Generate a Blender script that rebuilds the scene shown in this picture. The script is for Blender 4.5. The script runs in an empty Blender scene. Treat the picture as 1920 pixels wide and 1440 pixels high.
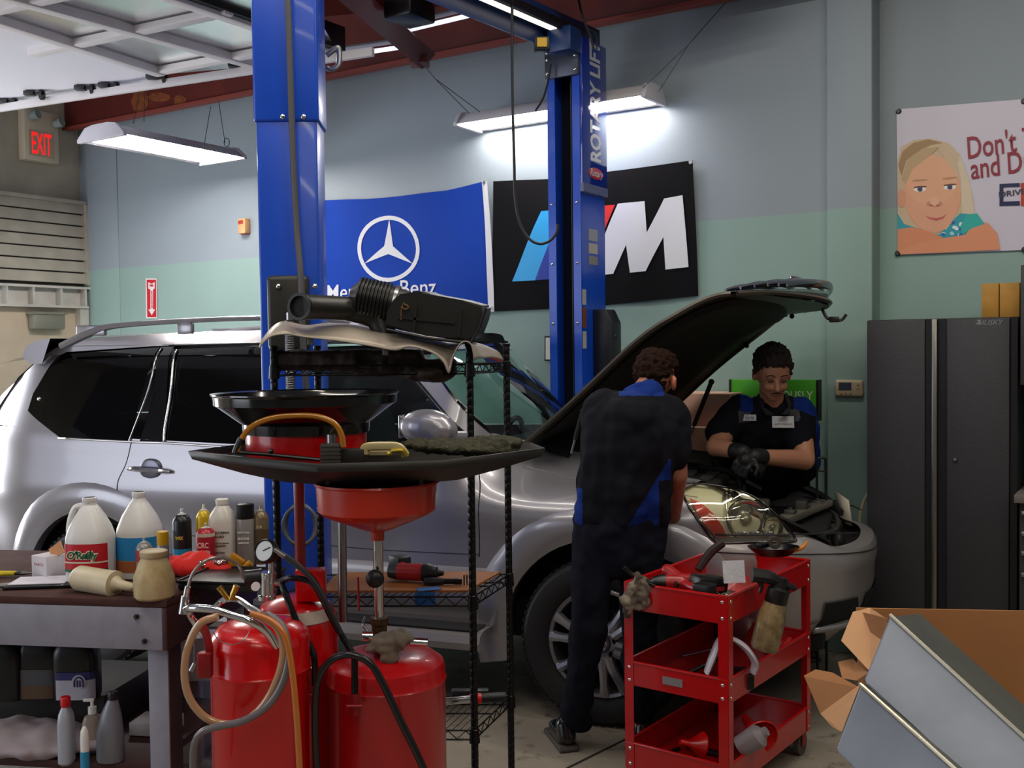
import bpy, bmesh, math, random
from mathutils import Vector as V, Matrix, noise, Euler
random.seed(7)
PI = math.pi
SC = bpy.context.scene
COL = SC.collection
rad = math.radians

# ---------------------------------------------------------------- camera
FPX = 1950.0; HC = 1.75
cam_d = bpy.data.cameras.new('camera'); cam = bpy.data.objects.new('camera', cam_d); COL.objects.link(cam)
cam_d.sensor_width = 36; cam_d.lens = 36 * FPX / 1920; cam_d.clip_start = .05; cam_d.clip_end = 200
CR = Matrix.Rotation(rad(90 - 1.91), 3, 'X') @ Matrix.Rotation(rad(-.7), 3, 'Z')
cam.matrix_world = Matrix.Translation((0, 0, HC)) @ CR.to_4x4()
SC.camera = cam
C0 = V((0, 0, HC))

def ray(px, py): return CR @ V(((px - 960) / FPX, (720 - py) / FPX, -1))
def P(px, py, Y): r = ray(px, py); return C0 + r * (Y / r.y)
def PZ(px, py, z): r = ray(px, py); return C0 + r * ((z - HC) / r.z)
def PP(px, py, p0, n): r = ray(px, py); return C0 + r * ((V(p0) - C0).dot(n) / r.dot(n))
def project(p):
    q = CR.transposed() @ (V(p) - C0); return V((960 - FPX * q.x / q.z, 720 + FPX * q.y / q.z))

# ---------------------------------------------------------------- room axes
AW = rad(32.3)
W = V((math.cos(AW), -math.sin(AW), 0)); N = V((math.sin(AW), math.cos(AW), 0)); Z = V((0, 0, 1))
DW = 6.0; CE = -8.44
def on_wall(px, py, off=0): return PP(px, py, N * (DW - off), N)
def on_end(px, py, off=0): return PP(px, py, W * (CE + off), W)
def room(t, d, z): return W * t + N * d + Z * z          # t along the back wall, d depth towards it
MW = Matrix((W, N, Z)).transposed().to_4x4()              # room axes as a rotation

# ---------------------------------------------------------------- materials
def lin(h):
    if isinstance(h, str):
        h = h.lstrip('#'); c = [int(h[i:i + 2], 16) / 255 for i in (0, 2, 4)]
        return [x / 12.92 if x <= .04045 else ((x + .055) / 1.055) ** 2.4 for x in c] + [1]
    return list(h) + [1]
MATS = {}
def mat(name, col='#808080', rough=.5, metal=0, var=0, vs=6, bump=0, bs=40, coat=0, emit=None, es=0, trans=0, col2=None, c2=(.45, .6), alpha=1, wave=None, spec=.5, sheen=0):
    if name in MATS: return MATS[name]
    m = bpy.data.materials.new(name); m.use_nodes = True; MATS[name] = m
    nt = m.node_tree; b = nt.nodes['Principled BSDF']; I = b.inputs
    c = lin(col); I['Base Color'].default_value = c; I['Roughness'].default_value = rough; I['Metallic'].default_value = metal
    I['Coat Weight'].default_value = coat; I['Coat Roughness'].default_value = .06; I['Transmission Weight'].default_value = trans
    I['Specular IOR Level'].default_value = spec; I['Alpha'].default_value = alpha
    if sheen: I['Sheen Weight'].default_value = sheen
    if emit: I['Emission Color'].default_value = lin(emit); I['Emission Strength'].default_value = es
    tc = None
    def tex(kind, scale):
        nonlocal tc
        if tc is None: tc = nt.nodes.new('ShaderNodeTexCoord')
        t = nt.nodes.new(kind)
        if 'Scale' in t.inputs: t.inputs['Scale'].default_value = scale
        nt.links.new(tc.outputs['Object'], t.inputs['Vector']); return t
    if var or col2:
        t = tex('ShaderNodeTexNoise', vs); t.inputs['Detail'].default_value = 6
        r = nt.nodes.new('ShaderNodeValToRGB'); nt.links.new(t.outputs['Fac'], r.inputs['Fac'])
        e = r.color_ramp.elements
        if col2: e[0].position, e[1].position = c2; e[0].color = c; e[1].color = lin(col2)
        else:
            e[0].position = .3; e[1].position = .7
            e[0].color = [x * (1 - var) for x in c[:3]] + [1]; e[1].color = [min(1, x * (1 + var)) for x in c[:3]] + [1]
        nt.links.new(r.outputs['Color'], I['Base Color'])
    if bump:
        t = tex('ShaderNodeTexNoise', bs); t.inputs['Detail'].default_value = 4
        bn = nt.nodes.new('ShaderNodeBump'); bn.inputs['Strength'].default_value = bump; bn.inputs['Distance'].default_value = .01
        nt.links.new(t.outputs['Fac'], bn.inputs['Height']); nt.links.new(bn.outputs['Normal'], I['Normal'])
    if wave:
        t = tex('ShaderNodeTexWave', wave[0]); t.bands_direction = wave[2] if len(wave) > 2 else 'X'
        bn = nt.nodes.new('ShaderNodeBump'); bn.inputs['Strength'].default_value = wave[1]; bn.inputs['Distance'].default_value = .01
        nt.links.new(t.outputs['Fac'], bn.inputs['Height']); nt.links.new(bn.outputs['Normal'], I['Normal'])
    return m
def glass(name, tint, refl='#ffffff', ior=1.45, extra=0.0, rough=.02):
    if name in MATS: return MATS[name]
    m = bpy.data.materials.new(name); m.use_nodes = True; MATS[name] = m; nt = m.node_tree; nt.nodes.clear()
    o = nt.nodes.new('ShaderNodeOutputMaterial'); mx = nt.nodes.new('ShaderNodeMixShader')
    t = nt.nodes.new('ShaderNodeBsdfTransparent'); g = nt.nodes.new('ShaderNodeBsdfGlossy'); f = nt.nodes.new('ShaderNodeFresnel')
    t.inputs['Color'].default_value = lin(tint); g.inputs['Color'].default_value = lin(refl); g.inputs['Roughness'].default_value = rough
    f.inputs['IOR'].default_value = ior; ad = nt.nodes.new('ShaderNodeMath'); ad.operation = 'ADD'; ad.inputs[1].default_value = extra; ad.use_clamp = True
    nt.links.new(f.outputs[0], ad.inputs[0]); nt.links.new(ad.outputs[0], mx.inputs[0])
    nt.links.new(t.outputs[0], mx.inputs[1]); nt.links.new(g.outputs[0], mx.inputs[2]); nt.links.new(mx.outputs[0], o.inputs[0]); return m
BLK = mat('black_plastic', '#101012', .42); CHROME = mat('chrome', '#d8d8d8', .12, 1); STEEL = mat('steel', '#9a9a9c', .3, 1)
DSTEEL = mat('dark_steel', '#4a4a4c', .4, 1); RED = mat('red_paint', '#c8060c', .22, 0, coat=.6); WHITEP = mat('white_plastic', '#e6e4e0', .35)
RUB = mat('black_rubber', '#17171a', .5, bump=.05, bs=80); BLKM = mat('black_metal', '#0c0c0e', .3, .3)
BRASS = mat('brass', '#c09a4a', .25, 1)

# ---------------------------------------------------------------- mesh builder
def basis(d, up=None):
    d = V(d).normalized(); u = V(up) if up else (V((0, 0, 1)) if abs(d.z) < .95 else V((1, 0, 0)))
    a = u.cross(d).normalized(); b = d.cross(a); return a, b, d
def catmull(pts, k):
    if k <= 1 or len(pts) < 3: return [V(p) for p in pts]
    p = [V(x) for x in pts]; p = [p[0] * 2 - p[1]] + p + [p[-1] * 2 - p[-2]]; out = []
    for i in range(1, len(p) - 2):
        for j in range(k):
            t = j / k
            out.append(.5 * ((2 * p[i]) + (p[i + 1] - p[i - 1]) * t + (2 * p[i - 1] - 5 * p[i] + 4 * p[i + 1] - p[i + 2]) * t * t + (3 * p[i] - p[i - 1] - 3 * p[i + 1] + p[i + 2]) * t ** 3))
    out.append(p[-2]); return out
def lerpl(vals, n):
    if not isinstance(vals, (list, tuple)): return [vals] * n
    o = []
    for i in range(n):
        f = i / max(1, n - 1) * (len(vals) - 1); a = int(min(f, len(vals) - 1)); b = min(a + 1, len(vals) - 1); o.append(vals[a] + (vals[b] - vals[a]) * (f - a))
    return o
DEFP = None
class MB:
    def __init__(s): s.bm = bmesh.new()
    def merge(s, b2, M=None):
        if M is not None: bmesh.ops.transform(b2, matrix=M, verts=b2.verts)
        vm = {}
        for v in b2.verts: vm[v] = s.bm.verts.new(v.co)
        for f in b2.faces:
            try: nf = s.bm.faces.new([vm[v] for v in f.verts]); nf.material_index = f.material_index
            except ValueError: pass
        b2.free(); return s
    def box(s, c, size, R=None, bev=0, seg=2, mi=0):
        b = bmesh.new(); bmesh.ops.create_cube(b, size=1); bmesh.ops.scale(b, vec=size, verts=b.verts)
        if bev: bmesh.ops.bevel(b, geom=b.edges[:], offset=bev, segments=seg, affect='EDGES', profile=.5)
        for f in b.faces: f.material_index = mi
        M = Matrix.Translation(c) @ (R.to_4x4() if R is not None else Matrix()); return s.merge(b, M)
    def cyl(s, a, b, r, r2=None, n=16, caps=True, mi=0):
        a, b = V(a), V(b); x, y, d = basis(b - a); r2 = r if r2 is None else r2
        A = [s.bm.verts.new(a + (x * math.cos(2 * PI * i / n) + y * math.sin(2 * PI * i / n)) * r) for i in range(n)]
        B = [s.bm.verts.new(b + (x * math.cos(2 * PI * i / n) + y * math.sin(2 * PI * i / n)) * r2) for i in range(n)]
        fs = [s.bm.faces.new((A[i], A[(i + 1) % n], B[(i + 1) % n], B[i])) for i in range(n)]
        if caps: fs.append(s.bm.faces.new(A[::-1])); fs.append(s.bm.faces.new(B))
        for f in fs: f.material_index = mi
        return s
    def tube(s, pts, r, n=8, k=6, up=None, flat=1.0, closed=False, mi=0):
        p = catmull(pts, k); rr = lerpl(r, len(p)); rings = []; pa = None
        for i, q in enumerate(p):
            d = (p[min(i + 1, len(p) - 1)] - p[max(i - 1, 0)])
            if d.length < 1e-9: d = V((0, 0, 1))
            d.normalize()
            if pa is None: a, b, _ = basis(d, up)
            else:
                a = (pa - d * pa.dot(d)); a = a.normalized() if a.length > 1e-6 else basis(d)[0]; b = d.cross(a)
            pa = a
            rings.append([s.bm.verts.new(q + (a * math.cos(2 * PI * j / n) + b * math.sin(2 * PI * j / n) * flat) * rr[i]) for j in range(n)])
        for i in range(len(rings) - 1):
            for j in range(n):
                f = s.bm.faces.new((rings[i][j], rings[i][(j + 1) % n], rings[i + 1][(j + 1) % n], rings[i + 1][j])); f.material_index = mi
        if not closed:
            s.bm.faces.new(rings[0][::-1]).material_index = mi; s.bm.faces.new(rings[-1]).material_index = mi
        return s
    def lathe(s, prof, M=None, n=32, mi=0, sx=1, sy=1):
        M = M or Matrix(); rings = []
        for r, z in prof:
            if r < 1e-6: rings.append([s.bm.verts.new(M @ V((0, 0, z)))])
            else: rings.append([s.bm.verts.new(M @ V((r * sx * math.cos(2 * PI * j / n), r * sy * math.sin(2 * PI * j / n), z))) for j in range(n)])
        for A, B in zip(rings, rings[1:]):
            for j in range(n):
                k = (j + 1) % n
                if len(A) == 1 and len(B) == 1: continue
                vs = (A[0], B[k], B[j]) if len(A) == 1 else ((A[j], A[k], B[0]) if len(B) == 1 else (A[j], A[k], B[k], B[j]))
                s.bm.faces.new(vs).material_index = mi
        return s
    def prism(s, poly, h, M=None, mi=0, bev=0):
        b = bmesh.new(); vs = [b.verts.new((x, y, 0)) for x, y in poly]; f = b.faces.new(vs)
        r = bmesh.ops.extrude_face_region(b, geom=[f]); bmesh.ops.translate(b, vec=(0, 0, h), verts=[v for v in r['geom'] if isinstance(v, bmesh.types.BMVert)])
        bmesh.ops.recalc_face_normals(b, faces=b.faces)
        if bev: bmesh.ops.bevel(b, geom=b.edges[:], offset=bev, segments=2, affect='EDGES', profile=.5)
        for f in b.faces: f.material_index = mi
        return s.merge(b, M or Matrix())
    def grid(s, rows, closed=False, mi=0):
        R = [[s.bm.verts.new(p) for p in r] for r in rows]; n = len(R[0])
        for a, b in zip(R, R[1:]):
            for j in range(n if closed else n - 1):
                k = (j + 1) % n
                try: s.bm.faces.new((a[j], a[k], b[k], b[j])).material_index = mi
                except ValueError: pass
        return s
    def ell(s, c, r, R=None, n=16, mi=0):
        b = bmesh.new(); bmesh.ops.create_uvsphere(b, u_segments=n, v_segments=max(6, n // 2 + 2), radius=1)
        if not isinstance(r, (list, tuple, V)): r = (r, r, r)
        bmesh.ops.scale(b, vec=r, verts=b.verts)
        for f in b.faces: f.material_index = mi
        return s.merge(b, Matrix.Translation(c) @ (R.to_4x4() if R is not None else Matrix()))
    def poly(s, pts, mi=0):
        f = s.bm.faces.new([s.bm.verts.new(p) for p in pts]); f.material_index = mi; return s
    def build(s, name, m, parent=None, smooth=35, weld=1e-5, solid=0, M=None):
        bm = s.bm
        if M is not None: bmesh.ops.transform(bm, matrix=M, verts=bm.verts)
        bmesh.ops.remove_doubles(bm, verts=bm.verts, dist=weld)
        bmesh.ops.recalc_face_normals(bm, faces=bm.faces)
        me = bpy.data.meshes.new(name); bm.to_mesh(me); bm.free()
        ms = m if isinstance(m, (list, tuple)) else [m]
        for x in ms: me.materials.append(x)
        if smooth:
            me.shade_smooth()
            if smooth < 180: me.set_sharp_from_angle(angle=rad(smooth))
        o = bpy.data.objects.new(name, me); COL.objects.link(o)
        parent = parent or DEFP
        if parent:
            while parent.parent and parent.parent.parent: parent = parent.parent
            o.parent = parent
        if solid:
            md = o.modifiers.new('solid', 'SOLIDIFY'); md.thickness = abs(solid); md.offset = 0 if solid > 0 else -1
        return o
def tag(o, label=None, cat=None, group=None, kind=None):
    if label: o['label'] = label
    if cat: o['category'] = cat
    if group: o['group'] = group
    if kind: o['kind'] = kind
    return o
def thing(name, label, cat, loc=(0, 0, 0), rz=0, group=None, R=None):
    o = bpy.data.objects.new(name, None); COL.objects.link(o); o.location = loc; o.empty_display_size = .05
    o.rotation_euler = R.to_euler() if R is not None else (0, 0, rz)
    return tag(o, label, cat, group)
def struct(o): o['kind'] = 'structure'; return o
def bake(o):
    dg = bpy.context.evaluated_depsgraph_get(); dg.update(); ev = o.evaluated_get(dg)
    me = bpy.data.meshes.new_from_object(ev, depsgraph=dg); return me
def caps_mesh(mb, prims):
    for p in prims:
        if p[0] == 'e': mb.ell(p[1], p[2], p[3] if len(p) > 3 else None, n=14)
        elif p[0] == 'b': mb.box(p[1], p[2], p[3] if len(p) > 3 else None, bev=min(p[2]) * .2)
        else:
            a, b, r0, r1 = p; a, b = V(a), V(b); x, y, d = basis(b - a); n = 12; prof = []
            L = (b - a).length
            for i in range(5): t = PI / 2 * i / 4; prof.append((r0 * math.sin(t), -r0 * math.cos(t)))
            for i in range(5): t = PI / 2 * i / 4; prof.append((r1 * math.cos(t), L + r1 * math.sin(t)))
            prof[-1] = (0, L + r1); M = Matrix.Translation(a) @ Matrix((x, y, d)).transposed().to_4x4(); mb.lathe(prof, M, n)
def organic(name, prims, m, parent=None, vox=.012, sm=4, wr=0, ws=18, fn=None, mif=None, seed=0, sub=None, smf=.5):
    mb = MB(); caps_mesh(mb, prims); o = mb.build('tmp', m, None, smooth=0)
    md = o.modifiers.new('r', 'REMESH'); md.mode = 'VOXEL'; md.voxel_size = vox; md.use_smooth_shade = True
    if sm: s2 = o.modifiers.new('s', 'SMOOTH'); s2.iterations = sm; s2.factor = smf
    me = bake(o); old = o.data; bpy.data.objects.remove(o); bpy.data.meshes.remove(old); me.name = name
    if wr or fn:
        ns = [v.normal.copy() for v in me.vertices]
        for v, n_ in zip(me.vertices, ns):
            c = v.co.copy()
            if wr:
                q = (c + V((seed, seed, seed))) * ws; c += n_ * (wr * (noise.noise(q) + .5 * noise.noise(q * 2.1)))
            if fn: c = fn(c)
            v.co = c
    me.materials.clear()
    for x in (m if isinstance(m, (list, tuple)) else [m]): me.materials.append(x)
    if mif:
        for f in me.polygons: f.material_index = mif(f.center, f.normal)
    me.shade_smooth(); o = bpy.data.objects.new(name, me); COL.objects.link(o)
    if parent:
        while parent.parent and parent.parent.parent: parent = parent.parent
        o.parent = parent
    return o
def text_mesh(s, size=1, bold=0, ext=0, shear=0, space=1, align='CENTER'):
    cu = bpy.data.curves.new('t', 'FONT'); cu.body = s; cu.size = size; cu.extrude = ext; cu.offset = bold; cu.shear = shear; cu.space_character = space
    cu.align_x = align; cu.align_y = 'CENTER'; cu.resolution_u = 3
    o = bpy.data.objects.new('t', cu); COL.objects.link(o); me = bake(o); bpy.data.objects.remove(o); bpy.data.curves.remove(cu); me.materials.clear(); return me
def text(s, name, m, parent, M, size=1, fn=None, sub=0, fit=None, **k):
    me = text_mesh(s, size, **k); me.name = name
    if fit:
        xs = [v.co.x for v in me.vertices]; ys = [v.co.y for v in me.vertices]; x0, x1, y0, y1 = min(xs), max(xs), min(ys), max(ys); ax = {'CENTER': (x0 + x1) / 2, 'LEFT': x0}[k.get('align', 'CENTER')]
        for v in me.vertices: v.co.x = (v.co.x - ax) / (x1 - x0) * fit[0]; v.co.y = (v.co.y - (y0 + y1) / 2) / (y1 - y0) * fit[1]
    if sub:
        bm = bmesh.new(); bm.from_mesh(me); bmesh.ops.triangulate(bm, faces=bm.faces); bmesh.ops.subdivide_edges(bm, edges=[e for e in bm.edges if e.calc_length() > sub], cuts=3, use_grid_fill=True); bm.to_mesh(me); bm.free()
    for v in me.vertices: v.co = fn(v.co) if fn else M @ v.co
    me.materials.append(m); o = bpy.data.objects.new(name, me); COL.objects.link(o)
    if parent: o.parent = parent
    return o
def frame(p, x, y):
    x = V(x).normalized(); y = V(y); y = (y - x * y.dot(x)).normalized(); z = x.cross(y)
    return Matrix.Translation(p) @ Matrix((x, y, z)).transposed().to_4x4()
def inv(o): return (Matrix.Translation(o.location) @ o.rotation_euler.to_matrix().to_4x4()).inverted()
# ================================================================ the room
def wall_mat(name, lo, hi, zline, noise_s=1.2):
    m = bpy.data.materials.new(name); m.use_nodes = True; nt = m.node_tree; b = nt.nodes['Principled BSDF']; b.inputs['Roughness'].default_value = .62
    tc = nt.nodes.new('ShaderNodeTexCoord'); sp = nt.nodes.new('ShaderNodeSeparateXYZ'); nt.links.new(tc.outputs['Object'], sp.inputs[0])
    g = nt.nodes.new('ShaderNodeMath'); g.operation = 'GREATER_THAN'; g.inputs[1].default_value = zline; nt.links.new(sp.outputs['Z'], g.inputs[0])
    n = nt.nodes.new('ShaderNodeTexNoise'); n.inputs['Scale'].default_value = noise_s; n.inputs['Detail'].default_value = 5; nt.links.new(tc.outputs['Object'], n.inputs['Vector'])
    mx = nt.nodes.new('ShaderNodeMix'); mx.data_type = 'RGBA'; nt.links.new(g.outputs[0], mx.inputs[0]); mx.inputs[6].default_value = lin(lo); mx.inputs[7].default_value = lin(hi)
    m2 = nt.nodes.new('ShaderNodeMix'); m2.data_type = 'RGBA'; m2.blend_type = 'MULTIPLY'; m2.inputs[0].default_value = .22
    nt.links.new(mx.outputs[2], m2.inputs[6]); nt.links.new(n.outputs['Fac'], m2.inputs[7]); nt.links.new(m2.outputs[2], b.inputs['Base Color'])
    bn = nt.nodes.new('ShaderNodeBump'); bn.inputs['Strength'].default_value = .08; n2 = nt.nodes.new('ShaderNodeTexNoise'); n2.inputs['Scale'].default_value = 60
    nt.links.new(tc.outputs['Object'], n2.inputs['Vector']); nt.links.new(n2.outputs['Fac'], bn.inputs['Height']); nt.links.new(bn.outputs['Normal'], b.inputs['Normal']); return m
WALLM = wall_mat('teal_wall_paint', '#93b0a9', '#96a2ab', 2.515)
def rbox(mb, t0, t1, d0, d1, z0, z1, **k): return mb.box(room((t0 + t1) / 2, (d0 + d1) / 2, (z0 + z1) / 2), (abs(t1 - t0), abs(d1 - d0), abs(z1 - z0)), R=MW.to_3x3(), **k)
tp = lambda p: V(p).dot(W)
t_step = tp(on_wall(1640, 400)); t_cr = tp(on_wall(1555, 400)); t_l = tp(on_wall(222, 400))
b = MB(); rbox(b, CE - .2, t_step, DW, DW + .2, 0, 5.2); rbox(b, t_l - 3, t_l, DW - .01, DW + .01, 0, 5.2, bev=.006); struct(b.build('wall_back', WALLM))
b = MB(); rbox(b, t_cr, t_step, DW - .06, DW + .01, 0, 5.2, bev=.01); struct(b.build('trim_1', WALLM))
b = MB(); rbox(b, t_step - .02, t_step + 4.5, DW + .12, DW + .3, 0, 5.2); struct(b.build('wall_right', WALLM))
# floor: stained concrete slab with saw cut joints
FM = mat('concrete', '#8a8176', .55, 0, col2='#a39a8c', c2=(.35, .7), vs=1.6, bump=.15, bs=30)
nt = FM.node_tree; bs_ = nt.nodes['Principled BSDF']; src = bs_.inputs['Base Color'].links[0].from_socket
tc = nt.nodes.new('ShaderNodeTexCoord'); n2 = nt.nodes.new('ShaderNodeTexNoise'); n2.inputs['Scale'].default_value = 9; n2.inputs['Detail'].default_value = 8; n2.inputs['Roughness'].default_value = .7
nt.links.new(tc.outputs['Object'], n2.inputs['Vector']); rp = nt.nodes.new('ShaderNodeValToRGB'); rp.color_ramp.elements[0].position = .33; rp.color_ramp.elements[0].color = (.16, .14, .12, 1); rp.color_ramp.elements[1].position = .45; rp.color_ramp.elements[1].color = (1, 1, 1, 1)
nt.links.new(n2.outputs['Fac'], rp.inputs['Fac']); mx = nt.nodes.new('ShaderNodeMix'); mx.data_type = 'RGBA'; mx.blend_type = 'MULTIPLY'; mx.inputs[0].default_value = .75
nt.links.new(src, mx.inputs[6]); nt.links.new(rp.outputs['Color'], mx.inputs[7]); nt.links.new(mx.outputs[2], bs_.inputs['Base Color'])
b = MB(); b.box((0, 4, -.05), (26, 22, .1)); struct(b.build('floor', FM))
b = MB(); JM = mat('joint_dirt', '#1c1a17', .9)
j0, j1 = PZ(1065, 1440, .0), PZ(1190, 1378, .0); dj = (j1 - j0).normalized(); 
b.box((j0 + dj * 2) * 1 + V((0, 0, .0005)), (7, .012, .003), R=Matrix.Rotation(math.atan2(dj.y, dj.x), 3, 'Z')); struct(b.build('trim_2', JM))
# ceiling: white insulation blanket high above
CM = mat('ceiling_white', '#c9c7d4', .6, var=.06, vs=2)
b = MB(); b.box((-1, 3.2, 5.15), (20, 17, .1)); struct(b.build('ceiling', CM))
# end wall with white painted steel door surround
ENDM = mat('beige_wall', '#b8b09c', .6, var=.2, vs=2.2, bump=.1, bs=8)
b = MB(); b.box(room(CE - .1, DW - 3.5, 2.6), (.2, 7.0, 5.2), R=MW.to_3x3()); struct(b.build('wall_left', ENDM))

b = MB(); b.box((3.5, -4.1, 2.6), (15, .2, 5.2)); struct(b.build('wall_front', mat('block_wall_grey', '#6f716e', .7, var=.1, vs=2)))
# red steel girder along the back wall
REDB = mat('red_oxide_steel', '#5a1712', .5, 0, col2='#6d2416', c2=(.4, .65), vs=3, coat=.1)
REDL = mat('red_oxide_flange', '#8a3a2e', .5)
zb = 3.765
t = thing('steel_girder', 'dark red steel girder running high along the teal back wall', 'beam', room(-2, DW, zb)); 
b = MB(); rbox(b, CE + .02, 4.3, DW - .16, DW - .14, zb + .02, zb + .55); b.build('web', REDB, t, M=inv(t))
b = MB(); rbox(b, CE + .02, 4.3, DW - .19, DW - .11, zb, zb + .022); rbox(b, CE + .02, 4.3, DW - .19, DW - .11, zb + .55, zb + .57); b.build('flange', REDL, t, M=inv(t))
b = MB(); RU = mat('rust_patch', '#7a3c12', .8, var=.4, vs=20, bump=.4, bs=60)
for cx, cy, rx, ry in ((262, 190, 16, 22), (298, 182, 22, 9), (338, 190, 12, 12)):
    pts = []
    for i in range(14):
        a = 2 * PI * i / 14; q = 1 + .25 * noise.noise(V((cx + i * 1.7, i * 3.1, 0))); pts.append(on_wall(cx + rx * math.cos(a) * q, cy + ry * math.sin(a) * q, .163))
    b.poly(pts)
b.build('rust_patch', RU, t, M=inv(t))
# second girder flange behind the crossbeam and the diagonal brace
t = thing('roof_rafter', 'red steel diagonal roof rafter meeting the girder above the hanging light', 'beam', P(700, 20, 6.3))
a0, a1 = P(560, -95, 5.2), P(792, 104, 6.75)
b = MB(); b.tube([a0, a1], .09, n=4, k=1); b.build('web', REDB, t, M=inv(t))
b = MB(); b.box(P(786, 108, 6.72), (.12, .16, .1), bev=.01); b.build('gusset', REDB, t, M=inv(t))
t = thing('roof_purlin', 'dark red roof purlin crossing above the lift crossbeam', 'beam', P(700, -20, 5.5))
b = MB(); b.tube([P(600, -20, 6.2), P(1420, -95, 5.6)], .16, n=4, k=1); b.build('web', REDB, t, M=inv(t))
b = MB(); b.box(P(768, 8, 6.0), (.2, .24, .2), R=MW.to_3x3(), bev=.02); tag(b.build('duct_box', BLKM), 'black perforated box under the roof between the lift posts', 'duct')
# ceiling tube lights seen edge on
for i, (p0, p1, lab) in enumerate((((760, 53), (885, 23), 'thin tube light strip beside the black roof box'), ((615, 104), (753, 84), 'thin tube light strip against the red girder beside the near lift post'))):
    Y0 = 6.6 if i == 0 else 6.9; a, c = P(*p0, Y0), P(*p1, Y0 - .15)
    t = thing('tube_light', lab, 'light', a)
    b = MB(); b.tube([a + V((0, 0, .03)), c + V((0, 0, .03))], .017, n=4, k=1); b.build('housing', mat('lamp_housing_grey', '#8d8f96', .4), t, M=inv(t))
    b = MB(); b.cyl(a - V((0, 0, .015)), c - V((0, 0, .015)), .014); b.build('tube', mat('tube_glow_low', '#ffffff', emit='#e8e8ff', es=1.2), t, M=inv(t))

# ---------------------------------------------------------------- open overhead garage door
ZD = 3.5
WF = mat('white_frame', '#e4dfe0', .4); GP = mat('door_panel_white', '#ecebf4', .5); GG = glass('door_glass', '#7c8480', extra=.0, rough=.25)
t = thing('overhead_door', 'raised overhead garage door with white frames, parked along its ceiling tracks', 'garage door', PZ(250, 100, ZD))
Mi = inv(t)
def bar(p, q, wd, h, name, m, z=ZD, up=0):
    a, c = PZ(*p, z), PZ(*q, z); d = c - a; ang = math.atan2(d.y, d.x)
    b = MB(); b.box((a + c) / 2 + V((0, 0, up)), (d.length, wd, h), R=Matrix.Rotation(ang, 3, 'Z'), bev=.004); return b.build(name, m, t, M=Mi)
for p, q in (((-190, -62), (480, 122)), ((-60, 22), (302, 137)), ((310, -9), (640, 104))): bar(p, q, .07, .045, 'stile', WF)
for p, q in (((60, 101), (430, 22)), ((285, 137), (600, 78)), ((-100, 40), (262, -40))): bar(p, q, .065, .04, 'rail', WF, up=.004)
b = MB(); b.poly([PZ(-200, -140, ZD + .03), PZ(500, -140, ZD + .03), PZ(640, 110, ZD + .03), PZ(302, 140, ZD + .03), PZ(-200, 40, ZD + .03)]); b.build('glass_panel', GG, t, M=Mi)
b = MB(); b.poly([PZ(-250, 58, ZD + .02), PZ(-60, 30, ZD + .02), PZ(302, 140, ZD + .02), PZ(285, 160, ZD + .02), PZ(-250, 240, ZD + .02)]); b.build('solid_panel', GP, t, M=Mi)
t = thing('door_track', 'white steel ceiling track carrying the raised garage door', 'track', PZ(240, 166, ZD - .05)); Mi = inv(t)
bar((-200, 233), (700, 97), .03, .05, 'rail', WF, ZD - .04)
for px, py in ((20, 190), (70, 175), (165, 165), (300, 144), (455, 122), (210, 160)):
    b = MB(); c = PZ(px, py, ZD); b.cyl(c + V((-.05, 0, 0)), c + V((.05, 0, 0)), .012).cyl(c + V((.02, 0, -.01)), c + V((.04, 0, -.01)), .035).box(c + V((-.05, 0, 0)), (.07, .05, .03), bev=.004); b.build('roller', DSTEEL, t, M=Mi)
bar((330, -8), (640, 98), .07, .14, 'edge_channel', BLKM, ZD, .07)

# ---------------------------------------------------------------- exit sign, louvre, door header on the end wall
EX, EY = on_end(33, 260), on_end(100, 260)
ux = -N                                                  # along the end wall towards the camera
def endframe(px, py, off=0): return frame(on_end(px, py, off), N, Z)      # x to the right in view, y up
t = thing('exit_sign', 'beige illuminated exit sign with two emergency lamp heads on the left wall', 'exit sign', on_end(66, 300)); Mi = inv(t)
BG = mat('beige_plastic', '#d8cab0', .5); M_ = endframe(66, 258)
b = MB(); b.merge(MB().box((0, 0, .05), (.33, .44, .1), bev=.012).bm, M_); b.build('housing', BG, t, M=Mi)
b = MB(); b.merge(MB().box((-.01, -.07, .104), (.24, .22, .006)).bm, M_); b.build('face', mat('exit_face', '#c8b096', .4), t, M=Mi)
o = text('EXIT', 'letters', mat('exit_red', '#ff2a2a', emit='#ff1a1a', es=.9), None, M_ @ Matrix.Translation((-.01, -.07, .109)), fit=(.185, .185), bold=.006); o.parent = t; o.matrix_parent_inverse = Mi
for sx, sy in ((-.11, .15), (.12, .12)):
    b = MB(); b.merge(MB().cyl((sx, sy, .1), (sx + .03, sy + .02, .17), .03, .042).cyl((sx + .03, sy + .02, .168), (sx + .031, sy + .021, .174), .034).bm, M_); b.build('lamp_head', [mat('lamp_lens', '#8fa09c', .15)], t, M=Mi)
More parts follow.
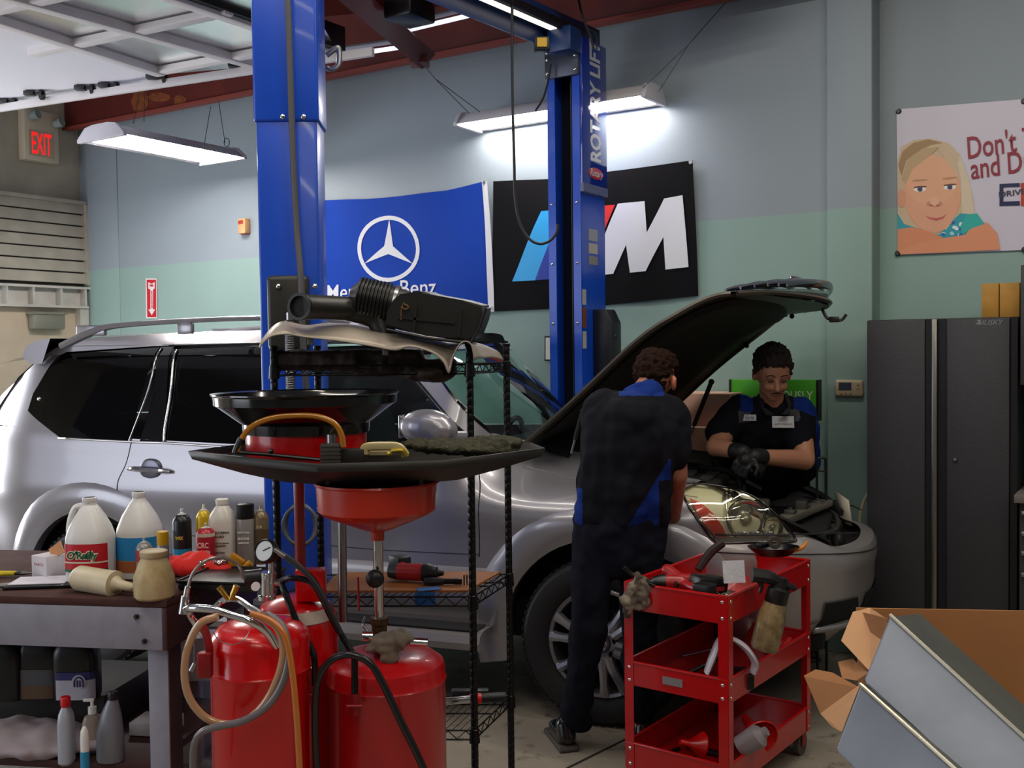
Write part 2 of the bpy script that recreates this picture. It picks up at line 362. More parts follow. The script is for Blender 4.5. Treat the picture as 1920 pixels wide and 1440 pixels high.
# louvre panel
LV = mat('louvre_grey', '#b0aa9c', .5, var=.15, vs=5)
L0, L1 = on_end(-120, 370, .05), on_end(152, 390, .05)
t = thing('louvre_panel', 'grey horizontal slat louvre on the left wall below the exit sign', 'louvre', on_end(70, 530)); Mi = inv(t)
def er(z0, z1, d0, d1, o0, o1, mb, **k):  # box on end wall: d along N
    mb.box(room(CE + (o0 + o1) / 2, (d0 + d1) / 2, (z0 + z1) / 2), (abs(o1 - o0), abs(d1 - d0), abs(z1 - z0)), R=MW.to_3x3(), **k)
dl = lambda px, py: on_end(px, py).dot(N)
zt = on_end(75, 375).z; zbm = on_end(75, 532).z; dR = dl(152, 460); dL = dl(-200, 460)
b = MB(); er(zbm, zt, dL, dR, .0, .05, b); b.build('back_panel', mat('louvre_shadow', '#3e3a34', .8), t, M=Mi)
n = 7
for i in range(n):
    z0 = zbm + (zt - zbm) * i / n; z1 = z0 + (zt - zbm) / n
    b = MB(); c = room(CE + .075, (dL + dR) / 2, (z0 + z1) / 2 + .005); b.box(c, (.012, dR - dL, (z1 - z0) * .9), R=MW.to_3x3() @ Matrix.Rotation(rad(-14), 3, 'Y')); b.build('slat', LV, t, M=Mi)
b = MB(); er(zbm, zt, dR - .02, dR + .02, 0, .11, b); er(zt - .01, zt + .02, dL, dR + .02, 0, .11, b); b.build('frame', LV, t, M=Mi)
# header beam and doorway
WP = mat('white_painted_steel', '#c8c4bd', .5, var=.1, vs=8)
t = thing('door_header', 'white painted steel header beam above the left side doorway', 'beam', on_end(80, 560)); Mi = inv(t)
z0, z1 = on_end(75, 577).z, on_end(75, 536).z; dR = min(dl(170, 560), DW - .03)
b = MB(); er(z0, z1, dL, dR, 0, .03, b); b.build('web', WP, t, M=Mi)
b = MB(); er(z1 - .02, z1, dL, dR + .02, 0, .12, b); er(z0, z0 + .02, dL, dR, 0, .12, b); b.build('flange', WP, t, M=Mi)
for px in (0, 50, 102, 160):
    d = min(dl(px, 560), DW - .05); b = MB(); er(z0, z1, d - .008, d + .008, .02, .11, b); b.build('stiffener', WP, t, M=Mi)
b = MB(); d = min(dl(160, 600), DW - .06); er(0, z0, d - .05, d + .04, 0, .1, b); b.build('jamb_post', WP, t, M=Mi)
b = MB(); er(0, z0, dL, dl(150, 640), 0, .02, b); struct(b.build('door_1', mat('door_cream', '#c9b9a2', .5, var=.06)))
b = MB(); c = room(CE + .08, dl(78, 603), on_end(78, 603).z); b.box(c, (.1, .3, .14), R=MW.to_3x3(), bev=.015); b.box(c + Z * .07, (.12, .33, .02), R=MW.to_3x3()); tag(b.build('wall_lamp', mat('lamp_box_grey', '#7d7c70', .5)), 'small grey box lamp above the left side doorway', 'lamp')

# ---------------------------------------------------------------- wall things
def wall_frame(px, py, off=0): return frame(on_wall(px, py, off), W, Z)
def sx_at(px, py): return (on_wall(px + 10, py) - on_wall(px, py)).length / 10
def pxpoly(mb, pts, off, mi=0, wallf=on_wall): mb.poly([wallf(x, y, off) for x, y in pts], mi)
# extinguisher sign
t = thing('extinguisher_sign', 'narrow red and white arrow sign for a fire extinguisher on the teal wall', 'sign', on_wall(284, 596, .004)); Mi = inv(t)
b = MB(); pxpoly(b, [(273, 522), (294, 522), (295, 597), (274, 597)], .006); b.build('plate', mat('sign_white', '#e8e0e0', .4), t, M=Mi)
b = MB(); pxpoly(b, [(275, 524.5), (292.5, 524.5), (293, 594.5), (276, 594.5)], .008); b.build('red_field', mat('sign_red', '#c8102a', .4), t, M=Mi)
b = MB(); pxpoly(b, [(278, 529), (284, 532), (290, 529), (290, 541), (287, 543), (287, 580), (291, 580), (284.5, 591), (278, 580), (282, 580), (282, 543), (278, 541)], .010); b.build('arrow', MATS['sign_white'], t, M=Mi)
M_ = wall_frame(284, 535.5, .012); o = text('FIRE', 'letters', MATS['sign_red'], None, M_, size=.026, bold=.001); o.parent = t; o.matrix_parent_inverse = Mi
M_ = wall_frame(284.5, 562, .012) @ Matrix.Rotation(rad(-90), 4, 'Z'); o = text('EXTINGUISHER', 'letters', MATS['sign_red'], None, M_, size=.022, bold=.001); o.parent = t; o.matrix_parent_inverse = Mi
# alarm pull
t = thing('alarm_strobe', 'small cream and orange fire alarm unit on the wall left of the near lift post', 'alarm', on_wall(463, 440)); M_ = wall_frame(463, 425)
b = MB(); b.merge(MB().box((0, 0, .03), (.085, .12, .06), bev=.008).bm, M_); b.build('body', mat('alarm_cream', '#c99a6a', .4), t, M=inv(t))
b = MB(); b.merge(MB().box((-.005, .03, .062), (.05, .03, .006), bev=.002).box((.0, -.06, .02), (.06, .012, .05)).bm, M_); b.build('lens', mat('alarm_red', '#a02a1c', .4), t, M=inv(t))
# thermostat
t = thing('thermostat', 'beige oval wall thermostat with a small dark display left of the tall grey locker', 'thermostat', on_wall(1594, 742, .06)); M_ = wall_frame(1594, 728, .06)
b = MB(); b.merge(MB().box((0, 0, .015), (.155, .095, .03), bev=.014, seg=3).bm, M_); b.build('body', mat('thermo_beige', '#b0a083', .4), t, M=inv(t))
b = MB(); b.merge(MB().box((-.02, .012, .031), (.07, .042, .004)).bm, M_); b.build('display', mat('thermo_lcd', '#39434f', .2), t, M=inv(t))
for i, (x, y) in enumerate(((-.04, -.03), (-.015, -.03), (.01, -.03), (.052, .02), (.052, 0))):
    b = MB(); b.merge(MB().box((x, y, .031), (.012, .008, .006), bev=.002).bm, M_); b.build('button', mat('thermo_btn', '#7c6f58', .5), t, M=inv(t))
# framed notice behind the far post
t = thing('wall_notice', 'small framed paper notice on the wall left of the far lift post', 'notice', on_wall(1027, 676)); Mi = inv(t)
b = MB(); pxpoly(b, [(1021, 630), (1040, 630), (1040, 677), (1021, 677)], .012); b.build('frame', BLK, t, M=Mi)
b = MB(); pxpoly(b, [(1023, 633), (1040, 633), (1040, 674), (1023, 674)], .016); b.build('paper', mat('paper_white', '#d8d6cc', .6), t, M=Mi)

# flags ------------------------------------------------------------
def ripple(p, amp=.012, sc=3):
    x, z = p.dot(W), p.z
    return p - N * (.02 + amp * (math.sin(x * 9 + z * 6) * .5 + noise.noise(V((x * sc, z * sc * .6, 3))) + .5))
def clothpoly(pts, off, name, m, t, amp=.012, cut=.05, sag=None):
    q = [on_wall(x, y, 0) for x, y in pts]; bm = bmesh.new(); bm.faces.new([bm.verts.new((p.dot(W), p.z, 0)) for p in q])
    xs = [p.dot(W) for p in q]; zs = [p.z for p in q]
    for lo, hi, nn in ((min(xs), max(xs), (1, 0, 0)), (min(zs), max(zs), (0, 1, 0))):
        k = int((hi - lo) / cut)
        for i in range(1, k + 1):
            c = lo + (hi - lo) * i / (k + 1); bmesh.ops.bisect_plane(bm, geom=bm.verts[:] + bm.edges[:] + bm.faces[:], plane_co=V((c, 0, 0)) if nn[0] else V((0, c, 0)), plane_no=nn)
    for v in bm.verts: v.co = ripple(room(v.co.x, DW, v.co.y), amp) - N * off
    mb = MB(); mb.bm.free(); mb.bm = bm; return mb.build(name, m, t, smooth=60, M=inv(t))
FB = mat('flag_blue', '#0a3a9e', .8, spec=.2); FW = mat('flag_white', '#d6d8de', .6); FK = mat('flag_black', '#0b0a0e', .85, spec=.15)
t = thing('brand_flag', 'blue cloth flag with a white three pointed star in a ring on the back wall', 'flag', on_wall(735, 585)); Mi = inv(t)
clothpoly([(548, 377), (612, 376), (690, 374), (760, 368), (840, 358), (908, 342), (914, 460), (926, 583), (760, 588), (612, 589), (550, 590)], 0, 'cloth', FB, t)
cx, cy, R0, R1 = 733, 467, 57, 50; ux_, uy_ = 1.0, 1.08
ring = [(cx + R0 * math.cos(a) * ux_, cy + R0 * 1.09 * math.sin(a)) for a in [2 * PI * i / 40 for i in range(41)]]
inn = [(cx + R1 * math.cos(a), cy + R1 * 1.09 * math.sin(a)) for a in [2 * PI * i / 40 for i in range(41)]]
b = MB(); b.grid([[ripple(on_wall(*p, 0)) - N * .004 for p in ring], [ripple(on_wall(*p, 0)) - N * .004 for p in inn]]); b.build('ring', FW, t, M=Mi)
st = []
for i in range(6):
    a = -PI / 2 + i * PI / 3; r = 51 if i % 2 == 0 else 9; st.append((cx + r * math.cos(a), cy + r * 1.09 * math.sin(a)))
clothpoly(st, .004, 'star', FW, t, cut=.03)
def on_flag(px0, py0, px1, py1, lift=.005):
    A = on_wall(px0, py0); B = on_wall(px1, py1); d = (B - A); 
    def fn(c): return ripple(A + d.normalized() * c.x + Z * c.y, .012) - N * lift
    return fn, d.length
fn, L = on_flag(618, 551, 850, 537); 
o = text('Mercedes-Benz', 'lettering', FW, None, None, size=.165, fn=fn, align='LEFT', bold=.001, sub=.1); o.parent = t; o.matrix_parent_inverse = Mi
t = thing('racing_flag', 'black cloth flag with blue and red stripes beside a white slanted letter M', 'flag', on_wall(1110, 585)); Mi = inv(t)
clothpoly([(930, 341), (1040, 336), (1130, 325), (1303, 302), (1308, 430), (1312, 555), (1130, 573), (1040, 579), (931, 584), (926, 460)], .001, 'cloth', FK, t)
clothpoly([(909, 341), (919, 341), (932, 584), (921, 586)], .006, 'hem', FW, t, cut=.1)
clothpoly([(1020, 397), (1062, 393), (1008, 526), (963, 528)], .005, 'light_stripe', mat('stripe_light', '#1aa0e0', .6), t)
clothpoly([(1062, 393), (1105, 389), (1052, 523), (1008, 526)], .005, 'dark_stripe', mat('stripe_dark', '#0a2f9c', .6), t)
clothpoly([(1105, 389), (1158, 385), (1100, 518), (1052, 523)], .005, 'red_stripe', mat('stripe_red', '#d8201c', .6), t)
clothpoly([(1163, 383), (1212, 378), (1217, 437), (1248, 373), (1283, 367), (1294, 501), (1252, 506), (1247, 445), (1216, 509), (1186, 512), (1179, 460), (1153, 514), (1104, 518)], .005, 'letter', FW, t)
for px, py in ((914, 344), (1300, 306), (928, 578)): b = MB(); p = ripple(on_wall(px, py)); b.cyl(p, p - N * .012, .012); b.build('grommet', CHROME, t, M=Mi)

# printed banner ---------------------------------------------------
def on_rw(px, py, off=0): return PP(px, py, N * (DW + .12 - off), N)
t = thing('printed_banner', 'white vinyl banner showing a smiling blond child above the tall grey lockers', 'banner', on_rw(1800, 478)); Mi = inv(t)
def bp(name, pts, col, off, rough=.35):
    b = MB(); b.poly([on_rw(x, y, off) for x, y in pts]); return b.build(name, mat('print_' + col.strip('#'), col, rough), t, M=Mi)
bp('sheet', [(1681, 205), (1990, 180), (1990, 466), (1684, 478)], '#cfcad8', .012)
def blob(name, cx, cy, rx, ry, col, off, rot=0, n=20, clip=1683):
    pts = []
    for i in range(n):
        a = 2 * PI * i / n; x, y = rx * math.cos(a), ry * math.sin(a); c, s_ = math.cos(rad(rot)), math.sin(rad(rot)); pts.append((max(clip, cx + x * c - y * s_), cy + x * s_ + y * c))
    return bp(name, pts, col, off)
bp('hair', [(1683, 470), (1683, 300), (1690, 275), (1715, 262), (1745, 260), (1778, 268), (1800, 290), (1815, 330), (1826, 380), (1828, 405), (1800, 430), (1790, 470)], '#cdb596', .014)
bp('hair', [(1684, 310), (1692, 284), (1712, 268), (1740, 261), (1768, 268), (1745, 272), (1722, 284), (1700, 300), (1690, 330)], '#a3835c', .0146)
bp('hair', [(1800, 292), (1818, 340), (1828, 404), (1806, 420), (1802, 360), (1794, 310)], '#d8c6ae', .0146)
bp('shirt', [(1683, 400), (1695, 420), (1760, 440), (1800, 400), (1830, 402), (1846, 424), (1810, 462), (1683, 462)], '#2f9fae', .015)
for i in range(26):
    x, y = 1766 + random.random() * 62, 402 + random.random() * 44; blob('shirt_dots', x, y, 4, 3, random.choice(['#e8f0f4', '#2860b0', '#9fd8dc']), .0155 + i * .00002, n=7)
blob('face', 1748, 363, 54, 71, '#e0a583', .016); blob('face', 1750, 388, 43, 49, '#e2a685', .0162); blob('face', 1746, 338, 49, 47, '#e6ad8a', .0164); bp('hair', [(1690, 335), (1702, 300), (1730, 278), (1762, 276), (1738, 296), (1712, 316), (1698, 345)], '#bfa27a', .0168); bp('hair', [(1755, 276), (1780, 286), (1796, 310), (1802, 345), (1790, 322), (1772, 298)], '#cdb596', .0168)
blob('ear', 1690, 372, 9, 17, '#d99a7c', .0166)
for ex, ey, r_ in ((1725, 355, -4), (1781, 351, -6)):
    blob('eye', ex, ey, 12, 4.5, '#f2e8e4', .0172, r_, 12); blob('eye', ex, ey, 5, 4.5, '#3a4466', .0174, 0, 10); blob('eye', ex, ey - 4.5, 13, 1.8, '#6a4a3c', .0176, r_, 10); blob('eyebrow', ex, ey - 17, 15, 2, '#c08c66', .0174, r_, 10)
blob('nose', 1752, 382, 15, 6, '#cc8a6e', .0172); blob('nose', 1752, 378, 9, 8, '#eab796', .0174); blob('nose', 1746, 385, 3, 1.6, '#a8644e', .0176); blob('nose', 1758, 385, 3, 1.6, '#a8644e', .0176)
bp('mouth', [(1734, 404), (1745, 408), (1756, 409), (1768, 406), (1776, 400), (1768, 410), (1756, 414), (1744, 411)], '#c4605c', .0174)
bp('arm', [(1683, 430), (1710, 426), (1740, 433), (1768, 445), (1740, 462), (1683, 474)], '#dd8f68', .0178)
bp('arm', [(1683, 470), (1720, 458), (1760, 448), (1810, 440), (1830, 415), (1852, 418), (1870, 438), (1875, 468), (1760, 474), (1690, 477)], '#e09570', .018)
bp('sleeve', [(1812, 402), (1832, 400), (1846, 420), (1822, 428), (1806, 440), (1800, 425)], '#2fb0a8', .0184)
def rwtext(s, px, py, size, col, bold=.002, shear=0, align='LEFT', rot=3, fit=None):
    M_ = frame(on_rw(px, py, .0175), W, Z) @ Matrix.Rotation(rad(rot), 4, 'Z'); o = text(s, 'lettering', mat('print_' + col.strip('#'), col, .4), None, M_, size=size, bold=bold, shear=shear, align=align, fit=fit); o.parent = t; o.matrix_parent_inverse = Mi; return o
rwtext("Don't Text", 1814, 277, .155, '#8e2238', .0015, 0, rot=3.5, fit=(.47, .125)); rwtext('and Drive', 1820, 317, .155, '#8e2238', .0015, 0, rot=3.5, fit=(.41, .115))
bp('logo', [(1874, 345), (1912, 343), (1912, 350), (1881, 351), (1881, 378), (1912, 377), (1912, 385), (1874, 386)], '#1c2450', .0174)
bp('logo', [(1914, 343), (1960, 341), (1960, 384), (1914, 386)], '#b8402c', .0174); rwtext('DRIVE', 1873, 365, .058, '#3a3450', .001, fit=(.13, .03))
for px, py in ((1685, 209), (1683, 475), (1920, 190), (1921, 468)):
    b = MB(); p = on_rw(px, py, .012); b.cyl(p, p - N * .012, .016, .01); b.build('tack', DSTEEL, t, M=Mi)
# ================================================================ two post lift
LB = mat('lift_blue', '#0946bc', .32, 0, var=.08, vs=3, coat=.15); LD = mat('lift_dark', '#0b0d18', .45)
ZT = 3.53
FP = P(1082, 400, 6.25); FP.z = 0                        # far post centre
NP = V((-.925, 4.45, 0))                                 # near post centre
def lb(mb, o, x0, x1, y0, y1, z0, z1, R=MW.to_3x3(), **k):   # box in a post's own axes
    c = V(o) + R @ V(((x0 + x1) / 2, (y0 + y1) / 2, (z0 + z1) / 2)); return mb.box(c, (abs(x1 - x0), abs(y1 - y0), abs(z1 - z0)), R=R, **k)
lift = thing('two_post_lift', 'blue two post vehicle lift with an overhead crossbeam around the silver car', 'vehicle lift', NP); Mi = inv(lift)
def part(mb, name, m, t=None, **k): return mb.build(name, m, t or lift, M=Mi, **k)
hw = .108
b = MB(); lb(b, FP, -hw, hw, .14, .15, 0, ZT); lb(b, FP, -hw, -hw + .008, -.15, .15, 0, ZT); lb(b, FP, hw - .008, hw, -.15, .15, 0, ZT)
lb(b, FP, -hw, -hw + .05, -.155, -.145, 0, ZT - .12); lb(b, FP, hw - .05, hw, -.155, -.145, 0, ZT - .12); lb(b, FP, -.16, .16, -.2, .2, 0, .02); col2 = part(b, 'column', LB)
b = MB(); lb(b, FP, -hw + .01, hw - .01, .0, .02, 0, ZT - .1); part(b, 'inner_channel', LD, col2)
b = MB(); b.cyl(FP + MW.to_3x3() @ V((0, -.06, .3)), FP + MW.to_3x3() @ V((0, -.06, ZT - .05)), .008); part(b, 'lift_chain', DSTEEL)
b = MB(); lb(b, FP, -hw - .004, hw + .002, -.175, -.145, ZT - .2, ZT - .02, bev=.004); part(b, 'header_plate', mat('plate_grey', '#4b4f5c', .35, .6))
for x in (-hw + .015, hw - .015):
    for z in (ZT - .05, ZT - .09, ZT - .17): b = MB(); c = FP + MW.to_3x3() @ V((x, -.175, z)); b.ell(c, .011); part(b, 'bolt', CHROME)
for z in (2.6, 2.25, 1.9):
    for x in (-hw + .025, hw - .025): b = MB(); b.ell(FP + MW.to_3x3() @ V((x, -.156, z)), .009); part(b, 'bolt', CHROME)
# sign board on the right side of the far post
b = MB(); lb(b, FP, hw, hw + .02, -.155, .15, 2.66, ZT + .02, bev=.004); sb = part(b, 'sign_board', mat('sign_blue', '#0d2f92', .12, coat=1))
b = MB(); lb(b, FP, hw + .001, hw + .022, -.157, .152, 2.66, 2.71); part(b, 'board_foot', mat('strip_grey', '#5c6488', .3), sb)
SR = frame(FP + MW.to_3x3() @ V((hw + .0215, 0, 3.17)), Z, -N)      # text runs upwards, its top towards the left
o = text('ROTARY LIFT', 'lettering', mat('sign_letters', '#b9bcc4', .25), None, SR @ Matrix.Translation((.035, 0, 0)), size=.178, bold=.006, fit=(.71, .135)); 
for v in o.data.vertices: pass
o.parent = sb; o.matrix_parent_inverse = Mi
b = MB(); M_ = SR @ Matrix.Translation((-.39, 0, 0)); b.lathe([(0, .002), (.06, .001), (.062, -.002)], M_, 28, sx=.55, sy=1.5); part(b, 'badge', mat('badge_red', '#b01828', .3), sb)
o = text('Rotary', 'badge_lettering', mat('sign_letters', '#c9ccd4', .25), None, frame(FP + MW.to_3x3() @ V((hw + .0245, 0, 2.78)), N, Z), size=.058, shear=.25, bold=.001); o.parent = sb; o.matrix_parent_inverse = Mi
for z, h, c in ((2.42, .07, '#8f9098'), (2.34, .06, '#a8a49c'), (2.27, .05, '#7c7a78')):
    b = MB(); lb(b, FP, hw, hw + .002, -.06, .05, z - h / 2, z + h / 2); part(b, 'sticker', mat('sticker_' + c[1:], c, .4), sb)
for z, h, c in ((2.05, .09, '#a9aaa8'), (1.93, .12, '#7a3f22'), (1.8, .1, '#b0aea4')):
    b = MB(); lb(b, FP, hw, hw + .002, -.145, -.1, z - h / 2, z + h / 2); part(b, 'sticker', mat('sticker_' + c[1:], c, .4), col2)
# power unit and lever on the far post
b = MB(); M_ = frame(FP + MW.to_3x3() @ V((hw + .05, .1, 1.8)), W, Z); b.prism([(-.05, -.3), (.03, -.26), (.08, -.15), (.08, .1), (.04, .18), (-.05, .18)], .12, M_, bev=.008); part(b, 'power_unit', LD)
b = MB(); q = P(1133, 631, 6.15); q2 = P(1150, 631, 6.15); b.cyl(q, q2, .006); b.ell(P(1153, 631, 6.15), .017); part(b, 'release_knob', BLK)
b = MB(); b.box(FP + MW.to_3x3() @ V((0, -.18, .5)), (.2, .12, .5), R=MW.to_3x3(), bev=.01); part(b, 'carriage', LB)
# near post
R0 = Matrix.Rotation(rad(2), 3, 'Z')
b = MB(); lb(b, NP, -.125, .125, -.11, .11, 0, 3.0, R=R0, bev=.012, seg=3); lb(b, NP, -.2, .2, -.16, .16, 0, .02, R=R0); colA = part(b, 'column', LB)
zs = P(540, 229, 4.34).z
b = MB(); lb(b, NP, -.135, .135, -.12, .12, zs, ZT + .15, R=R0, bev=.014, seg=3); part(b, 'column_extension', LB)
for px in (530, 569): b = MB(); c = P(px, 219, 4.33); b.ell(c, (.012, .008, .012)); part(b, 'bolt', CHROME)
b = MB(); pz0, pz1 = P(555, 612, 4.3).z, P(555, 516, 4.3).z; lb(b, NP, -.085, .085, -.17, -.105, pz0 - .1, pz1, R=R0, bev=.02, seg=3); cv = part(b, 'latch_cover', mat('cover_black', '#26241f', .4))
for px in (522, 590): b = MB(); b.ell(P(px, 537, 4.275), .012); part(b, 'bolt', CHROME, cv)
b = MB(); b.tube([P(536, -60, 4.28), P(541, 30, 4.28), P(548, 250, 4.29), P(556, 420, 4.29), P(564, 520, 4.26), P(568, 640, 4.25), P(575, 740, 4.25)], .0135, k=6); part(b, 'hydraulic_hose', mat('hose_grey', '#4c4a50', .5))
b = MB(); c0, c1 = P(545, 745, 4.2), P(543, 600, 4.2); prof = []; L_ = (c1 - c0).length; k = 34
for i in range(k * 2 + 1): prof.append((.017 if i % 2 else .0215, L_ * i / (2 * k)))
b.lathe(prof, Matrix.Translation(c0), 14); b.cyl(c1, c1 + V((0, 0, .03)), .012); part(b, 'threaded_rod', STEEL)
# lift arm and pad at the near post foot
b = MB(); b.box(NP + V((0, .15, .12)), (.3, .1, .16), bev=.01); b.box(NP + V((.1, .17, .12)), (.7, .07, .08), bev=.01); part(b, 'swing_arm', LB)
# crossbeam
b = MB(); A = NP + V((0, 0, ZT + .04)); B_ = FP + V((0, 0, ZT + .06)); d = (B_ - A); yaw = math.atan2(d.y, d.x); RB = Matrix.Rotation(yaw, 3, 'Z')
mid = (A + B_) / 2
b.box(mid + RB @ V((.05, 0, .05)), (d.length + .3, .1, .1), R=RB, bev=.004); b.box(mid + RB @ V((0, .05, -.0)), (d.length + .2, .012, .17), R=RB); bm_ = part(b, 'crossbeam', mat('beam_blue', '#123063', .35))
b = MB(); b.box(mid + RB @ V((-.05, -.03, -.003)), (d.length * .85, .045, .006), R=RB); part(b, 'light_strip', mat('strip_bright', '#fff0d8', emit='#fff0dd', es=1.6), bm_)  # no lamp: glowing bar draws the glare on the beam's pale lower edge
b = MB(); b.box(mid + RB @ V((0, -.075, .02)), (d.length * .98, .03, .05), R=RB, bev=.004); part(b, 'bottom_rail', LD, bm_)
b = MB(); c = P(1016, 84, 5.7); b.box(c, (.085, .07, .075), bev=.008); sw = part(b, 'limit_switch', LD)
b = MB(); b.box(c + V((.0, -.037, .003)), (.052, .006, .048)); part(b, 'yellow_label', mat('label_yellow', '#d8a80c', .4), sw)
b = MB(); b.box(P(1058, 78, 6.05), (.16, .14, .14), R=MW.to_3x3(), bev=.01); part(b, 'beam_bracket', MATS['beam_blue'])
# hose clamp hook at the near post
b = MB(); pts = [P(x, y, 4.7) for x, y in ((612, 104), (625, 94), (634, 90), (636, 104), (634, 122), (622, 130), (612, 127))]; b.tube(pts, .008, flat=1.6); part(b, 'hose_hook', STEEL)
# cables
CB = mat('cable_black', '#0e0e14', .5)
def cable(lab, pts, r, m=CB, cat='cable', name='cable', k=8):
    b = MB(); b.tube(pts, r, k=k); return tag(b.build(name, m), lab, cat)
cable('thin black cable hanging in a loop left of the far lift post', [P(x, y, 5.6) for x, y in ((961, -40), (960, 60), (961, 180), (964, 300), (966, 370), (974, 415), (990, 445), (1010, 457), (1030, 452), (1044, 436), (1046, 420))], .0075)
cable('short black cord from the far hanging light up to the lift header', [P(x, y, 6.1) for x, y in ((1033, 120), (1027, 155), (1018, 185), (1004, 208))], .006)
cable('dark cord from the roof down to the top of the blue lift sign', [P(x, y, 6.0) for x, y in ((1078, -30), (1092, 30), (1106, 65), (1113, 92))], .007)
cable('small curled cord end above the blue lift sign', [P(x, y, 6.0) for x, y in ((1100, 55), (1112, 58), (1119, 70), (1119, 92))], .004)

# ================================================================ hanging fluorescent lights
TUBE = mat('tube_glow', '#ffffff', emit='#fff8ee', es=62)
def fixture(lab, c, d, L, tm=None, k=1.0):
    t = thing('fluorescent_light', lab, 'light', c, R=Matrix((d, Z.cross(d), Z)).transposed())
    hl = L / 2; w = .15 * k
    b = MB(); b.grid([[V((x, y, z)) for y, z in ((-w, 0), (-.09 * k, .07), (-.05 * k, .085), (.05 * k, .085), (.09 * k, .07), (w, 0))] for x in (-hl, hl)]); hs = b.build('reflector', mat('fixture_white', '#b8b4bc', .4), t, solid=.004)
    for x in (-hl, hl):
        b = MB(); b.prism([(-w - .004, -.012), (w + .004, -.012), (w + .004, .012), (.1 * k, .082), (.05 * k, .095), (-.05 * k, .095), (-.1 * k, .082), (-w - .004, .012)], .03, frame((x - .015, 0, 0), (0, 1, 0), (0, 0, 1)), bev=.004); b.build('end_cap', mat('cap_white', '#c9c6cf', .4), t)
    for y in (-.1 * k, -.035 * k, .035 * k, .1 * k):
        b = MB(); b.cyl((-hl + .02, y, .014), (hl - .02, y, .014), .015, n=10); b.build('tube', tm or TUBE, t)
    return t
c1 = V((-2.7, 7.0, 3.19)) + N * .5
f1 = fixture('lit fluorescent light hanging over the rear of the car, nearest the exit sign', c1, N, 1.05, None, 1.6)
fc = (P(895, 238, 7.02) + P(1205, 190, 6.36)) / 2
f2 = fixture('lit fluorescent light hanging behind the far lift post', fc, W, 1.36, mat('tube_glow_far', '#ffffff', emit='#fff8ee', es=24))
def wire(lab, a, b_):
    b = MB(); b.tube([a, b_], .0022, n=5, k=1); return b
for lab, segs, Y in (('thin suspension wires of the hanging light nearest the exit sign', [((250, 232), (262, 170)), ((270, 228), (272, 120)), ((382, 278), (395, 200)), ((422, 268), (410, 190))], 7.2),
                     ('thin suspension wires of the hanging light behind the far post', [((880, 213), (815, 147)), ((900, 210), (815, 147)), ((815, 147), (792, 118)), ((1205, 165), (1290, 85)), ((1235, 172), (1290, 85)), ((1290, 85), (1360, 5))], 6.2)):
    b = MB()
    for p, q in segs: b.tube([P(*p, Y), P(*q, Y)], .0025, n=5, k=1)
    if Y > 7: b.tube([P(425 + 5 * math.cos(a), 267 + 8 * math.sin(a), 7.2) for a in [i * PI / 8 for i in range(17)]], .003, n=5, k=1)
    tag(b.build('suspension_wire', mat('wire_grey', '#30323a', .5)), lab, 'wire')

# ================================================================ light of the workshop
w = bpy.data.worlds.new('world'); SC.world = w; w.use_nodes = True; bg = w.node_tree.nodes['Background']; bg.inputs[0].default_value = (.85, .88, 1, 1); bg.inputs[1].default_value = .22
def area(name, loc, target, sx, sy, power, col):
    l = bpy.data.lights.new(name, 'AREA'); l.shape = 'RECTANGLE'; l.size = sx; l.size_y = sy; l.energy = power; l.color = col
    o = bpy.data.objects.new(name, l); COL.objects.link(o); o.location = loc; o.rotation_euler = (V(target) - V(loc)).to_track_quat('-Z', 'Y').to_euler(); return o
area('daylight_garage_door', (-7.2, 1.5, 2.0), (-2.2, 5.5, .9), 3.6, 3.0, 108, (.86, .9, 1))      # open bay to the left
area('daylight_rear_door', (-5.4, 7.0, 1.5), (-2.4, 6.0, 1.2), 1.2, 2.2, 110, (.92, .95, 1))
for x, y, p in ((-2.2, 2.4, 30), (1.4, 3.6, 48), (2.9, .8, 42), (-.4, .6, 26), (-.2, -1.5, 36), (-.5, 3.4, 26)):
    o = area('ceiling_fill_row', (x, y, 4.3), (x, y, 0), 2.4, .14, p, (1, .93, .80)); o.rotation_euler = (0, 0, -AW)  # unseen area lights added overhead to brighten the foreground and streak the fender
SC.view_settings.view_transform = 'Standard'; SC.view_settings.look = 'None'; SC.view_settings.exposure = 0; SC.view_settings.gamma = 1
SC.view_settings.use_curve_mapping = False

mb = MB()
for k in range(3): mb.tube([P(563 + (34 + 3 * k) * math.cos(a) * .8, 985 + (40 - 2 * k) * math.sin(a), 4.26 - .012 * k) for a in [i * PI / 12 for i in range(25)]], .007, k=1)
tag(mb.build('coiled_hose', mat('hose_grey3', '#5c6068', .4)), 'coil of grey hose hanging low on the near blue lift post', 'hose')
# ================================================================ silver sport utility vehicle
TH = rad(20); CF = V((math.cos(TH), -math.sin(TH), 0)); CL = V((math.sin(TH), math.cos(TH), 0))
CO = P(1125, 1225, 4.72); CO.z = 0
MC = Matrix.Translation(CO) @ Matrix((CF, CL, Z)).transposed().to_4x4()      # car axes: x forward, y to the far side
CW = 1.56; HB = 2.91
car = thing('sport_utility_vehicle', 'silver sport utility vehicle with raised hood parked across the workshop', 'car', CO, R=Matrix((CF, CL, Z)).transposed())
DEFP = car
SIL = mat('silver_paint', '#9b99a0', .3, .55, coat=.7); SIL2 = mat('silver_paint_low', '#a09b9b', .34, .5, coat=.5)
TRIM = mat('gloss_black_trim', '#0a0a0d', .12, coat=.5); SEAM = mat('seam_black', '#1a1a1f', .6); DARK = mat('dark_cavity', '#050506', .8)
GLD = glass('tinted_glass', '#131318', extra=.0); GLF = glass('clear_car_glass', '#eafcf8', extra=.03); GLS = glass('side_glass', '#bcd8d2', extra=.0)
def sstep(x, a, b): t = max(0, min(1, (x - a) / (b - a))); return t * t * (3 - 2 * t)
